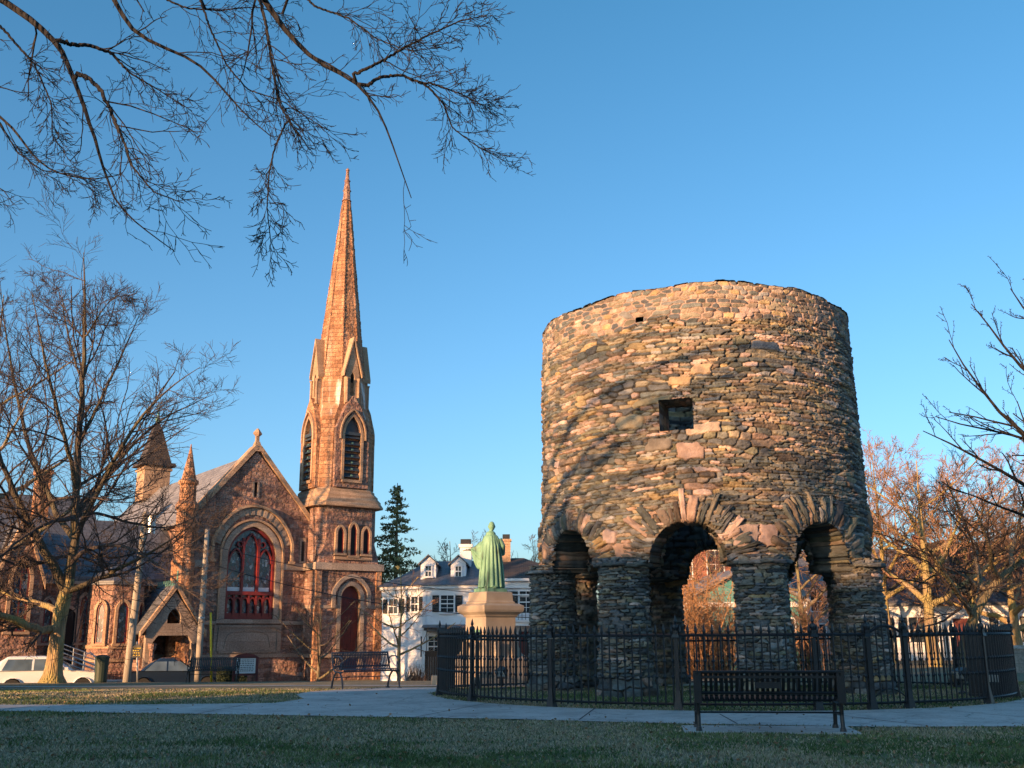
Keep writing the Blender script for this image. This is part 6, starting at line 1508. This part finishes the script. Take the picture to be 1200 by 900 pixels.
# sunlit trees to the right of the tower
LV2 = [dict(LV[0], nc=9), dict(LV[1], nc=7), dict(LV[2], nc=7)]
G2 = 'sunlit bare trees right of the tower'
plain_tree(1046, 50, 512, 'bare tree with orange-lit limbs immediately right of the stone tower', 41, r0=0.2, nl=12, spread=4.3, tm='bark_lit', wm='twig_warm', group=G2, levels=LV2)
plain_tree(1099, 46, 520, 'bare tree with bright orange trunk seen through the fence gate', 42, r0=0.27, nl=12, spread=4.2, tm='bark_lit', wm='twig_warm', group=G2, levels=LV2, fork=0.28)
plain_tree(1146, 50, 555, 'bare tree with pale orange trunk above the dark right end of the fence', 43, r0=0.22, nl=12, spread=4.4, tm='bark_lit', wm='twig_warm', group=G2, levels=LV2, fork=0.35)
plain_tree(1196, 52, 575, 'broad bare tree at the right edge with low spreading yellow-lit limbs', 44, r0=0.26, nl=12, spread=5.6, tm='bark_lit', wm='twig_warm', group=G2, levels=LV2, fork=0.2, up=0.4)
plain_tree(1010, 52, 560, 'bare tree half hidden behind the right side of the tower', 45, r0=0.2, nl=10, spread=3.6, wm='twig_warm', group=G2)
# dark twisted tree beyond the fence at right
Yd = 24.5; bd = at_y(1122, 800, Yd); bd.z = tz(bd.x, Yd)
dl = [(P3(Yd, (1120, 808), (1124, 770), (1132, 742), (1146, 712), (1160, 688), (1178, 668), (1202, 655), (1240, 640)), [.14, .12, .11, .10, .09, .075, .05, .015]),
      (P3(Yd, (1140, 722), (1120, 690, -1), (1098, 660, -1.6), (1082, 630, -2), (1062, 600, -2.2)), [.07, .055, .04, .025, .008]),
      (P3(Yd, (1150, 704), (1148, 670, 1), (1140, 630, 1.6), (1120, 590, 2), (1108, 560, 2.2)), [.07, .055, .04, .025, .008]),
      (P3(Yd, (1165, 682), (1162, 650, -1.2), (1150, 612, -2), (1135, 580, -2.4)), [.06, .045, .03, .008]),
      (P3(Yd, (1178, 668), (1190, 636, 1), (1196, 600, 1.6), (1210, 560, 2)), [.06, .045, .03, .008]),
      (P3(Yd, (1192, 660), (1215, 625, -1), (1240, 590, -2)), [.05, .035, .01]),
      (P3(Yd, (1155, 695), (1130, 672, 1.8), (1100, 668, 2.6), (1070, 690, 3)), [.05, .035, .025, .008])]
tree_obj('twisted_tree', 'low dark twisted tree with tangled twigs arching over the right end of the fence', 'tree', bd, dl,
 [dict(nc=12, lr=0.42, ang=(0.5, 1.2), rr=0.5, n=6, wander=0.24, trop=0.02, t0=0.12, k=4, lmin=0.5), dict(nc=7, lr=0.5, ang=(0.4, 1.0), rr=0.6, n=5, wander=0.22, trop=0.02, t0=0.1, lmin=0.3), dict(nc=5, lr=0.5, ang=(0.4, 0.9), rr=0.6, n=4, wander=0.16, trop=0.02, t0=0.1, lmin=0.2)],
 'bark', 'twig', 51, n=12, rmin=0.0055)
# near tree off the right edge: dark knobbly twigs reach in
Yr = 13.0
tb = Vector((9.6, 12.3, tz(9.6, 12.3)))
tl = [([tb-Vector((0, 0, .1)), tb+Vector((0.05, 0, 1.2)), tb+Vector((0.0, 0.1, 2.4)), tb+Vector((0.2, 0, 4)), tb+Vector((0.1, 0, 6.2))], [.17, .14, .12, .08, .02])]
def nb_(z, *pts): s0 = tb+Vector((0.0, 0.05, z)); return [s0]+P3(Yr, *pts)
cl = [(nb_(2.4, (1290, 575), (1240, 540), (1200, 512), (1160, 470), (1132, 440), (1112, 398)), [.06, .045, .032, .025, .018, .012, .006]),
      (nb_(3.0, (1290, 500), (1235, 465), (1195, 432), (1168, 392), (1138, 356)), [.06, .045, .03, .02, .012, .006]),
      (nb_(3.5, (1290, 450), (1240, 410), (1208, 375), (1184, 338)), [.06, .04, .025, .015, .006]),
      (nb_(2.0, (1280, 610), (1225, 585), (1185, 558), (1140, 532), (1105, 515), (1082, 505)), [.06, .045, .03, .022, .016, .01, .006]),
      (nb_(2.6, (1285, 560, .5), (1225, 520, .5), (1180, 505, .5), (1130, 502, .5), (1096, 488, .5)), [.055, .035, .025, .016, .01, .006]),
      (nb_(1.8, (1280, 640, .6), (1225, 610, .6), (1180, 600, .7), (1145, 580, .8), (1110, 570, .8)), [.05, .035, .025, .016, .01, .006]),
      (nb_(2.2, (1285, 600, -.6), (1235, 560, -.7), (1205, 520, -.8), (1192, 470, -.8)), [.05, .035, .022, .012, .006])]
for z_, a_, L_ in ((2.2, 0.2, 3.2), (2.7, -0.9, 3.0), (3.1, 1.1, 2.8), (3.6, -0.3, 2.6), (4.2, -2.0, 2.4), (4.4, 0.7, 2.2), (4.9, 2.6, 1.8)):
    s0 = tb+Vector((0, 0.05, z_)); d_ = Vector((math.cos(a_), math.sin(a_), 0)); cl.append(([s0, s0+d_*L_*0.35+Vector((0, 0, L_*.2)), s0+d_*L_*0.7+Vector((0, 0, L_*.5)), s0+d_*L_+Vector((0, 0, L_*.9))], [.06, .04, .02, .006]))
tree_obj('bare_tree', 'near dark bare tree off the right edge with knobbly budded twigs reaching into the sky', 'tree', tb, tl,
 [dict(nc=10, lr=0.21, ang=(0.4, 0.8), rr=0.6, n=6, wander=0.10, trop=0.10, t0=0.35, k=4, lmin=0.3, tropv=(-0.3, 0, 0.9)), dict(nc=5, lr=0.42, ang=(0.35, 0.8), rr=0.7, n=5, wander=0.12, trop=0.08, t0=0.15, lmin=0.12, tropv=(-0.3, 0, 0.9)), dict(nc=5, lr=0.2, ang=(0.7, 1.2), rr=1.1, n=3, wander=0.1, trop=0.0, t0=0.1, lmin=0.03, lcap=0.04)],
 'bark', 'twig_dark', 61, None, cl, n=14, rmin=0.0042)

# ------------------------------------------------------------------ big tree left of the viewpoint, its branches arch over the lawn
Yo = 8.5
ob = Vector((-13.4, 11.6, 0))
def V(*a): return Vector(a)
L1 = [V(-13.3, 11.4, 4.2), V(-9.6, 9.2, 6.4), V(-6.9, 8.2, 7.9), V(-5.4, 8.5, 8.0)]
L2 = [V(-13.3, 11.4, 5.0), V(-8.6, 9.2, 8.2), V(-5.0, 8.3, 9.2), V(-3.2, 8.5, 8.6)]
L3 = [V(-13.3, 11.3, 4.6), V(-9.0, 8.6, 7.4), V(-5.6, 7.4, 8.9), V(-3.6, 7.6, 8.8)]
L4 = [V(-13.3, 11.4, 3.8), V(-9.4, 9.6, 5.6), V(-7.0, 9.0, 6.6)]
otl = [([V(-13.4, 11.6, -0.2), V(-13.35, 11.6, 1.5), V(-13.3, 11.5, 3.0), V(-13.3, 11.4, 4.4), V(-13.7, 11.4, 6.5), V(-14.1, 11.5, 9.5), V(-14.6, 11.6, 11.5)], [.38, .31, .28, .26, .18, .10, .02])]
ocl = [
 (L1+P3(Yo, (-40, -25), (0, 0), (35, 22), (62, 44), (76, 66), (90, 100), (104, 140), (117, 178), (122, 205), (135, 240), (160, 262), (205, 295)), [.11, .075, .055, .045, .04, .034, .031, .030, .026, .024, .021, .018, .015, .012, .010, .008, .006, .004]),
 (P3(Yo, (66, 47), (85, 52, .1), (105, 53, .2), (130, 62, .3), (150, 84, .4), (185, 105, .5), (225, 130, .6)), [.022, .020, .018, .015, .010, .006, .004]),
 (P3(Yo, (88, 86), (102, 90, -.1), (118, 106, -.2), (132, 135, -.3), (145, 165, -.4), (155, 195, -.5), (180, 225, -.5), (215, 238, -.6)), [.020, .019, .018, .016, .013, .010, .008, .006, .004]),
 (L3+P3(Yo-.8, (120, -30), (133, 0), (148, 34), (175, 52), (205, 57), (235, 72), (258, 100), (290, 140), (318, 160)), [.10, .07, .05, .04, .028, .020, .018, .015, .013, .011, .009, .006, .004]),
 (L2+P3(Yo, (285, -40), (310, 0), (328, 28), (350, 55), (374, 78), (400, 84), (428, 103), (446, 132), (460, 168), (472, 205), (482, 232)), [.10, .07, .055, .045, .038, .032, .028, .026, .022, .020, .017, .014, .011, .009, .007, .005, .004]),
 (P3(Yo, (428, 102), (445, 90, .1), (470, 88, .2), (500, 100, .3), (520, 122, .4), (530, 150, .5), (560, 172, .6), (590, 188, .7)), [.018, .016, .014, .012, .010, .008, .006, .005, .003]),
 (P3(Yo, (412, 88), (440, 76, -.2), (470, 58, -.3), (500, 42, -.5), (540, 24, -.6), (570, 18, -.7)), [.016, .014, .012, .010, .008, .006, .003]),
 (P3(Yo, (500, 96, .3), (540, 110, .4), (575, 128, .5)), [.010, .008, .006, .003]),
 (P3(Yo-.3, (296, -20), (305, 0), (314, 40), (320, 85), (328, 122), (340, 145), (354, 162)), [.020, .016, .013, .011, .009, .007, .004]),
 (P3(Yo-.3, (336, 142), (322, 172), (315, 205), (313, 245), (317, 280), (322, 296)), [.009, .008, .007, .006, .005, .004, .003]),
 (P3(Yo+.5, (180, -25), (196, 0), (220, 10), (255, 12), (300, 8), (345, 20)), [.014, .011, .009, .007, .005, .003]),
 (L4+P3(Yo+.8, (-60, 95), (-20, 120), (0, 136), (20, 155), (38, 182), (62, 203), (110, 212), (140, 205)), [.08, .05, .035, .022, .015, .013, .012, .010, .008, .006, .003]),
 (P3(Yo+.8, (-10, 128), (20, 178, .2), (50, 200, .3), (90, 205, .4), (120, 225, .5)), [.010, .008, .006, .005, .003]),
 (P3(Yo+.4, (340, -20, 0), (370, 8), (410, 22), (440, 45), (480, 60), (520, 55)), [.014, .011, .009, .007, .005, .003]),
 (P3(Yo-.5, (0, 30), (40, 75), (60, 120), (62, 160)), [.012, .009, .006, .003]),
 (P3(Yo+.2, (230, -15), (245, 30), (265, 75), (290, 105), (330, 118), (380, 150)), [.012, .010, .008, .007, .005, .003]),
 (L4[:2]+P3(Yo+1.5, (-90, 260), (-40, 225), (0, 215), (16, 240)), [.07, .04, .02, .012, .007, .003]),
]
tree_obj('overhanging_tree', 'tall bare tree off the left edge whose dark drooping branches cross the top left sky', 'tree', ob, otl,
 [dict(nc=22, lr=0.34, ang=(0.35, 0.9), rr=0.45, n=9, wander=0.15, trop=-0.02, t0=0.25, t1=0.99, k=4, lmin=0.25, lcap=1.35),
  dict(nc=4, lr=0.46, ang=(0.35, 0.9), rr=0.62, n=6, wander=0.15, trop=-0.01, t0=0.12, k=3, lmin=0.12),
  dict(nc=3, lr=0.45, ang=(0.4, 0.9), rr=0.8, n=4, wander=0.15, trop=0.0, t0=0.15, k=3, lmin=0.06)],
 'bark', 'twig_dark', 71, None, ocl, n=90, rmin=0.0030, trunk_k=14)

# ------------------------------------------------------------------ spruce behind the church tower
def spruce(px, top, Y, label, seed, wid=2.3):
    rng = np.random.default_rng(seed); b = at_y(px, 790, Y); b.z = tz(b.x, Y); H = at_y(px, top, Y).z-b.z; r = empty('spruce_tree', b); tag(r, label, 'tree')
    m = MB(); m.tube([(0, 0, -.1), (0.02, 0, H*0.5), (0, 0, H)], [0.22, 0.12, 0.02], 8); m.build('trunk', 'bark', r)
    Vs, Cs = [], []
    z = H*0.10
    while z < H*0.985:
        R = wid*(1-z/H)**0.78*rng.uniform(0.8, 1.15)+0.12
        for _ in range(rng.integers(4, 7)):
            a = rng.uniform(0, 2*math.pi); L = R*rng.uniform(0.6, 1.1); nn = int(L*34)+8
            t = rng.random(nn)**0.7; x = L*t; droop = -0.30*L*t+0.22*L*t*t
            c = np.stack([x*math.cos(a), x*math.sin(a), z+droop], 1)+rng.normal(0, 0.035, (nn, 3))
            side = rng.uniform(-1, 1, nn)*0.30*(1.1-t)*L**0.7; c[:, 0] += -math.sin(a)*side; c[:, 1] += math.cos(a)*side; c[:, 2] -= rng.random(nn)*0.13
            s = rng.uniform(0.06, 0.13, nn)
            d1 = rng.normal(0, 1, (nn, 3)); d1 /= np.linalg.norm(d1, axis=1, keepdims=True); d2 = np.cross(d1, rng.normal(0, 1, (nn, 3))); d2 /= np.linalg.norm(d2, axis=1, keepdims=True)
            Vs.append(np.stack([c-d1*s[:, None], c+d2*s[:, None]*0.4, c+d1*s[:, None], c-d2*s[:, None]*0.4], 1).reshape(-1, 3))
            col = np.array((0.27, 0.25, 0.11))*rng.uniform(0.4, 1.5)*np.ones((nn*4, 3)); Cs.append(col)
        z += rng.uniform(0.16, 0.26)
    Vv = np.concatenate(Vs); Q = np.arange(len(Vv)).reshape(-1, 4)
    link('crown', mesh_np('crown', Vv, Q, np.concatenate(Cs)), 'needles', r)
spruce(461, 566, 60, 'tall dark green spruce tree between the steeple and the white house', 3, 3.3)
spruce(948, 715, 47, 'small dark evergreen seen through the right hand tower arch', 4, 0.8)

# ------------------------------------------------------------------ houses beyond, seen through the arches and to the right
p = at_y(905, 790, 54); 
house('teal green clapboard house with white trim seen through the middle tower arch', 'house', (p.x-1.2, 54, tz(p.x, 54)), 0.05, 6.4, 8, 3.2, 1.6, 'clap_green', 'lightslate', 3, 1, 0.8, 1.3, None, roofkind='gable', ridge='y')
p = at_y(826, 790, 66)
house('tall brown brick house with white framed windows above the teal house', 'house', (p.x, 66, tz(p.x, 66)), -0.05, 8, 9, 7.2, 2.0, 'brick', 'slate', 4, 3, 1.0, 1.7, None, roofkind='hip')
p = at_y(1108, 790, 56)
house('pale blue-white clapboard house low behind the fence gate', 'house', (p.x, 56, tz(p.x, 56)), -0.25, 9, 7, 3.0, 2.2, 'clap', 'slate', 4, 1, 0.9, 1.3, 'shutter')
p = at_y(1250, 790, 62)
house('tan clapboard house behind the trees at the right edge', 'house', (p.x, 62, tz(p.x, 62)), -0.35, 13, 8, 4.6, 2.4, 'clap_tan', 'shingle', 5, 2, 0.9, 1.3, None)
p = at_y(1010, 790, 74)
house('grey clapboard house far behind the sunlit trees', 'house', (p.x+3, 74, tz(p.x, 74)), -0.1, 14, 8, 4.8, 2.6, 'clap_grey', 'slate', 5, 2, 0.9, 1.3, None)
# thickets of thin stems: weeping shrub seen through the middle arch and brush behind the trees
def thicket(px, Y, wpx, top, label, seed, mat='twig_warm', n=60, weep=False, name='shrub_thicket', cat='shrub', group=None, r0=0.03, depth=2.0):
    rng = np.random.default_rng(seed); b = at_y(px, 790, Y); b.z = tz(b.x, Y); H = at_y(px, top, Y).z-b.z; W_ = wpx/1200*Y*1.03/2
    r = empty(name, b); tag(r, label, cat, group)
    S = np.stack([rng.normal(0, W_*0.28, n), rng.normal(0, depth*0.3, n), np.zeros(n)], 1); D = np.stack([S[:, 0]/W_*0.9+rng.normal(0, .22, n), rng.normal(0, .25, n), np.ones(n)], 1); D /= np.linalg.norm(D, axis=1, keepdims=True)
    L = H*rng.uniform(0.65, 1.12, n); p1, r1 = walk(rng, S, D, L, np.full(n, r0), np.full(n, 0.008), 10, 0.11, -0.05 if weep else 0.02)
    Vs, Qs, o = [], [], 0
    for kw in (None, dict(nc=9, lr=0.42, ang=(0.4, 1.1), rr=0.5, n=6, wander=0.16, trop=-0.18 if weep else 0.05, t0=0.15, lmin=0.4), dict(nc=6, lr=0.5, ang=(0.4, 1.0), rr=0.6, n=5, wander=0.15, trop=-0.15 if weep else 0.04, t0=0.1, lmin=0.25)):
        if kw: p1, r1 = sprout(rng, p1, r1, rmin=0.0085, **kw)
        Vv, Q = tubes(p1, r1, 3); Vs.append(Vv); Qs.append(Q+o); o += len(Vv)
    link('stems', mesh_np('stems', np.concatenate(Vs), np.concatenate(Qs)), mat, r, True)
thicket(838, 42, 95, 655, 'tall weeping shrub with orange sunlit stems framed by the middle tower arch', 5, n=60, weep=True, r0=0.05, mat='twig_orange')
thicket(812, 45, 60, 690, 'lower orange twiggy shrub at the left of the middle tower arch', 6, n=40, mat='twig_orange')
G3 = 'brush beyond the lawn at the right'
thicket(955, 46, 80, 705, 'orange brush seen low through the right hand tower arch', 7, n=26, group=G3)
thicket(1045, 58, 110, 665, 'reddish brush just right of the tower behind the fence', 8, 'twig_red', 70, group=G3)
thicket(1130, 60, 130, 672, 'reddish brush behind the bright orange trunk', 9, 'twig_red', 70, group=G3)
thicket(1205, 57, 130, 650, 'dense reddish brush at the right edge above the low wall', 10, 'twig_red', 80, group=G3)
thicket(716, 48, 60, 680, 'brush seen in the narrow left tower arch', 12, 'twig', 40, group=G3)
plain_tree(945, 50, 600, 'bare tree with pale limbs seen through the right hand tower arch', 46, r0=0.18, nl=10, spread=3.4, wm='twig', group=G2, fork=0.25)
plain_tree(850, 60, 610, 'bare tree behind the weeping shrub in the middle tower arch', 47, r0=0.2, nl=10, spread=3.8, wm='twig_red', fork=0.25)
# dry ornamental grass clump and hedge
def tuft(px, Y, h, rad, label, n, col, name, cat):
    rng = np.random.default_rng(int(px)); b = at_y(px, 795, Y); b.z = tz(b.x, Y); r = empty(name, b); tag(r, label, cat)
    S = np.stack([rng.normal(0, rad*0.35, n), rng.normal(0, rad*0.35, n), np.zeros(n)], 1); D = np.stack([S[:, 0]*0.9, S[:, 1]*0.9, np.ones(n)*0.9], 1)+rng.normal(0, .12, (n, 3)); D /= np.linalg.norm(D, axis=1, keepdims=True)
    P_, R_ = walk(rng, S, D, h*rng.uniform(0.5, 1.1, n)*(1-0.9*np.linalg.norm(S[:, :2], axis=1)), np.full(n, 0.008), np.full(n, 0.004), 4, 0.08, 0)
    Vv, Q = tubes(P_, R_, 3); link('blades', mesh_np('blades', Vv, Q), col, r)
tuft(487, 42.5, 1.15, 0.42, 'dry orange-tan clump of ornamental grass in front of the white house', 420, 'twig_warm', 'ornamental_grass', 'grass clump')
def hedge():
    rng = np.random.default_rng(8); b = at_y(272, 795, 42.0); b.z = tz(b.x, 42.0); r = empty('clipped_hedge', b, 0.3); tag(r, 'low dark clipped hedge behind the dark bench below the church window', 'hedge')
    n = 9000; c = rng.uniform((-0.6, -0.4, 0), (0.55, 0.4, 1.0), (n, 3)); s = 0.035; d1 = rng.normal(0, 1, (n, 3)); d1 /= np.linalg.norm(d1, axis=1, keepdims=True); d2 = np.cross(d1, rng.normal(0, 1, (n, 3))); d2 /= np.linalg.norm(d2, axis=1, keepdims=True)
    Vv = np.stack([c-d1*s, c+d2*s*.6, c+d1*s, c-d2*s*.6], 1).reshape(-1, 3); link('leaves', mesh_np('leaves', Vv, np.arange(len(Vv)).reshape(-1, 4)), 'hedge', r)
    m = MB(); m.box(-0.5, -0.3, 0, 0.45, 0.3, 0.9, 0.05, 0.05); m.build('inner_branches', 'hedge', r)
hedge()

# ------------------------------------------------------------------ unseen houses and trees added behind and left of the viewpoint to cast shade
UX, UY = math.cos(SUN_AZ-math.pi), -math.sin(SUN_AZ-math.pi)      # across the light
def su(s, u): return (s*UY*-1+u*UX, s*UX+u*UY) if False else (s*math.sin(SUN_AZ-math.pi)+u*math.cos(SUN_AZ-math.pi), s*math.cos(SUN_AZ-math.pi)-u*math.sin(SUN_AZ-math.pi))
HR = math.radians(140)
def shade_house(s_, u, label, w, d, h, hr, wall, roof, **k):  # unseen house added to block the low sun
    x, y = su(s_, u); house(label, 'house', (x, y, tz(x, y)), HR, w, d, h, hr, wall, roof, 4, 2, 0.9, 1.5, 'shutter', group='unseen houses added to cast shade', **k)
shade_house(-20, -10.4, 'unseen grey clapboard house added behind the viewpoint to shade the lower tower', 15.0, 9, 6.7, 2.4, 'clap_grey', 'slate')
shade_house(-21, 7.5, 'unseen tan clapboard house added behind the viewpoint to shade the lawn', 14, 9, 7.6, 2.8, 'clap_tan', 'shingle')
shade_house(-22, 25, 'unseen white clapboard house added at the far end of the shading row', 13, 9, 7.2, 2.8, 'clap', 'slate')
shade_house(-30, -32, 'unseen low brick house added left of the viewpoint as a shade caster', 12, 9, 5.0, 2.4, 'brick', 'slate')
shade_house(-30, -50, 'unseen tan brick-chimneyed house added far left as a shade caster', 12, 9, 5.0, 2.4, 'clap_tan', 'slate')
def shade_tree(s_, u, H, label, seed, spread=4.5, r0=0.28, nl=11, fork=0.3, levels=None):  # unseen bare tree added to break up the sunlight on tower and lawn
    x, y = su(s_, u); b = Vector((x, y, tz(x, y))); rng = np.random.default_rng(seed)
    tree_obj('bare_tree', label, 'tree', b, auto_limbs(rng, b, H, r0, nl, spread, fork, (0, 0), 0.7), levels or LV, 'bark', 'twig', seed, 'unseen bare trees added to dapple the sunlight', rmin=0.010)
shade_tree(-40, -14.5, 18.5, 'unseen tall bare tree added beyond the grey house to dapple the light', 81, 6.0)
shade_tree(-44, -8.5, 19.5, 'unseen taller bare tree added beyond the house gap to dapple the light', 82, 6.5)
shade_tree(-12, -22, 10.5, 'unseen bare tree added between the grey and brick houses to dapple the lawn', 83, 4.5)
shade_tree(-8, 3, 12, 'unseen bare tree added before the tan house as a shade caster', 84, 4.5)
def shade_spruce(s_, u, H, label, seed, wid):  # unseen spruce added to keep the sun off the white house
    x, y = su(s_, u); global spruce_at
    rng = np.random.default_rng(seed); px = 600; b = Vector((x, y, tz(x, y)))
    r = empty('spruce_tree', b); tag(r, label, 'tree', 'unseen spruces added to shade the white house')
    m = MB(); m.tube([(0, 0, -.1), (0.02, 0, H*0.5), (0, 0, H)], [0.22, 0.12, 0.02], 8); m.build('trunk', 'bark', r)
    n = 26000; t = rng.random(n)**0.6; z = H*(0.06+0.94*(1-t)); R = wid*(t**0.85)*(0.75+0.25*np.sin(z*9)); rr = R*np.sqrt(rng.random(n)); a = rng.uniform(0, 2*math.pi, n)
    c = np.stack([rr*np.cos(a), rr*np.sin(a), z-0.3*rr/wid], 1); s = rng.uniform(0.07, 0.15, n)[:, None]
    d1 = rng.normal(0, 1, (n, 3)); d1 /= np.linalg.norm(d1, axis=1, keepdims=True); d2 = np.cross(d1, rng.normal(0, 1, (n, 3))); d2 /= np.linalg.norm(d2, axis=1, keepdims=True)
    Vv = np.stack([c-d1*s, c+d2*s*.4, c+d1*s, c-d2*s*.4], 1).reshape(-1, 3)
    col = np.array((0.050, 0.062, 0.026))*np.repeat(rng.uniform(0.6, 1.5, (n, 1)), 4, 0)
    link('crown', mesh_np('crown', Vv, np.arange(len(Vv)).reshape(-1, 4), col), 'needles', r)
shade_spruce(6, -32.2, 10.5, 'dense unseen spruce added off the left edge to shade the white house, the nearer of two', 91, 2.6)
shade_spruce(2.0, -33.9, 11.5, 'dense unseen spruce added off the left edge to shade the white house, the smaller one', 92, 2.4)
shade_spruce(-3, -31.4, 12, 'dense unseen spruce added off the left edge to shade the white house, furthest from the lawn', 93, 2.5)

# ------------------------------------------------------------------ grass blades on the near lawn, fallen leaves
def inside(poly, x, y):
    c = np.zeros(x.shape, bool); n = len(poly)
    for i in range(n):
        x0, y0 = poly[i]; x1, y1 = poly[(i+1) % n]
        if y0 == y1: continue
        c ^= ((y0 > y) != (y1 > y)) & (x < (x1-x0)*(y-y0)/(y1-y0)+x0)
    return c
def grass():
    rng = np.random.default_rng(12); n = 520000
    y = 7.6+19*rng.random(n)**1.35; x = (rng.random(n)*2-1)*(0.56*y+0.8)
    jx, jy = x+0.16*(vnoise(x*5, y*5, 61)-0.5)+rng.normal(0, .025, n), y+0.16*(vnoise(x*5, y*5, 62)-0.5)+rng.normal(0, .025, n); ok = ~inside(PATH, jx, jy); m = vnoise(x*0.45, y*0.6, 7)*0.6+vnoise(x*1.6, y*1.6, 8)*0.4
    dens = 0.28+0.72*sstep(0.3, 0.65, vnoise(x*3, y*3, 9)); ok &= rng.random(n) < dens
    th_b = math.atan2(g1.y-g0.y, g1.x-g0.x); lx = (x-gm.x)*math.cos(th_b)+(y-gm.y)*math.sin(th_b); ly = -(x-gm.x)*math.sin(th_b)+(y-gm.y)*math.cos(th_b)
    ok &= ~((np.abs(lx) < 1.02) & (ly > -0.14) & (ly < 0.75))
    x, y, m = x[ok], y[ok], m[ok]; n = len(x); z = terrain(x, y)
    tan = (rng.random(n) < sstep(0.25, 0.62, m)*0.72+0.14); h = rng.uniform(0.014, 0.044, n)*np.where(tan, 0.75, 1.0)*(0.8+0.5*vnoise(x*1.2, y*1.2, 4)); m3 = sstep(0.42, 0.62, vnoise(x*0.9+9, y*1.4, 19)); w = rng.uniform(0.0035, 0.007, n)*(1+y/18)
    a = rng.uniform(0, 2*math.pi, n); lean = rng.normal(0, 0.5, (n, 2))*h[:, None]
    V0 = np.stack([x-w*np.cos(a), y-w*np.sin(a), z], 1); V1 = np.stack([x+w*np.cos(a), y+w*np.sin(a), z], 1); V2 = np.stack([x+lean[:, 0], y+lean[:, 1], z+h], 1)
    Vv = np.stack([V0, V1, V2], 1).reshape(-1, 3)
    g = (np.array((0.155, 0.195, 0.072))*(1-m3[:, None])+np.array((0.090, 0.140, 0.045))*m3[:, None])*rng.uniform(0.5, 1.35, (n, 1)); t = np.array((0.43, 0.37, 0.255))*rng.uniform(0.5, 1.2, (n, 1)); col = np.where(tan[:, None], t, g)
    tag(link('grass', mesh_np('grass', Vv, np.arange(len(Vv)).reshape(-1, 3), np.repeat(col, 3, 0)), 'grass_blades'), 'short mixed green and straw grass on the near lawn', 'grass', kind='stuff')
grass()
def leaves():
    rng = np.random.default_rng(5); n = 5200; y = 8+18*rng.random(n)**1.2; x = (rng.random(n)*2-1)*(0.56*y+0.8); z = terrain(x, y)+0.02
    onp = inside(PATH, x, y); keep = ~onp | (rng.random(n) < 0.12); x, y, z = x[keep], y[keep], z[keep]; n = len(x)
    d1 = rng.normal(0, 1, (n, 3))*(1, 1, .35); d1 /= np.linalg.norm(d1, axis=1, keepdims=True); d2 = np.cross(d1, rng.normal(0, 1, (n, 3))*(0.3, .3, 1)); d2 /= np.linalg.norm(d2, axis=1, keepdims=True)
    c = np.stack([x, y, z+0.012], 1); s = rng.uniform(0.012, 0.03, (n, 1)); Vv = np.stack([c-d1*s, c+d2*s*.6, c+d1*s, c-d2*s*.6], 1).reshape(-1, 3)
    col = np.array((0.24, 0.15, 0.085))*np.repeat(rng.uniform(0.5, 1.6, (n, 1)), 4, 0)
    tag(link('fallen_leaves', mesh_np('fallen_leaves', Vv, np.arange(len(Vv)).reshape(-1, 4), col), 'grass_blades'), 'small brown fallen leaves scattered over the lawn', 'leaves', kind='stuff')
leaves()
# distant tree line closing the horizon
def treeline():
    rng = np.random.default_rng(77); n = 1500; a = rng.uniform(-1.1, 1.1, n); d = rng.uniform(95, 130, n); S = np.stack([d*np.sin(a), d*np.cos(a), np.full(n, -1.2)], 1)
    D = rng.normal(0, .12, (n, 3)); D[:, 2] = 1; D /= np.linalg.norm(D, axis=1, keepdims=True)
    L = rng.uniform(2.5, 6, n)*(0.75+0.5*vnoise(a*9, a*0, 3)); P_, R_ = walk(rng, S, D, L, np.full(n, .12), np.full(n, .03), 7, .08, .02)
    Vs, Qs, o = [], [], 0
    for kw in (None, dict(nc=9, lr=0.42, ang=(0.4, 1.0), rr=0.5, n=5, wander=0.15, trop=0.05, t0=0.15, lmin=0.8), dict(nc=5, lr=0.5, ang=(0.4, 1.0), rr=0.6, n=4, wander=0.15, trop=0.04, t0=0.1, lmin=0.5)):
        if kw: P_, R_ = sprout(rng, P_, R_, rmin=0.025, **kw)
        Vv, Q = tubes(P_, R_, 3); Vs.append(Vv); Qs.append(Q+o); o += len(Vv)
    tag(link('far_woods', mesh_np('far_woods', np.concatenate(Vs), np.concatenate(Qs)), 'twig_red', None), 'far belt of bare winter woods along the horizon', 'woods', kind='stuff')
treeline()
# added black box standing in for the dense dark end of the fence
def cabinet():
    p = at_y(1160, 800, 19.6); r = empty('dark_end_box', (p.x, p.y, tz(p.x, p.y)), -0.35); tag(r, 'tall black box added for the dense dark far right end of the fence', 'cabinet')
    m = MB(); m.box(-0.36, -0.2, 0.06, 0.36, 0.2, 1.12); m.build('body', 'black_iron', r, bevel=0.01); m = MB(); m.box(-0.40, -0.24, 1.122, 0.40, 0.24, 1.17); m.build('lid', 'black_iron', r, bevel=0.008)
    m = MB(); m.box(-0.33, -0.215, 0.12, -0.01, -0.203, 1.06); m.build('door', 'black_iron', r); m = MB(); m.box(0.01, -0.215, 0.12, 0.33, -0.203, 1.06); m.build('door', 'black_iron', r); m = MB(); m.box(-0.38, -0.22, 0, 0.38, 0.22, 0.058); m.build('base', 'black_iron', r)
cabinet()
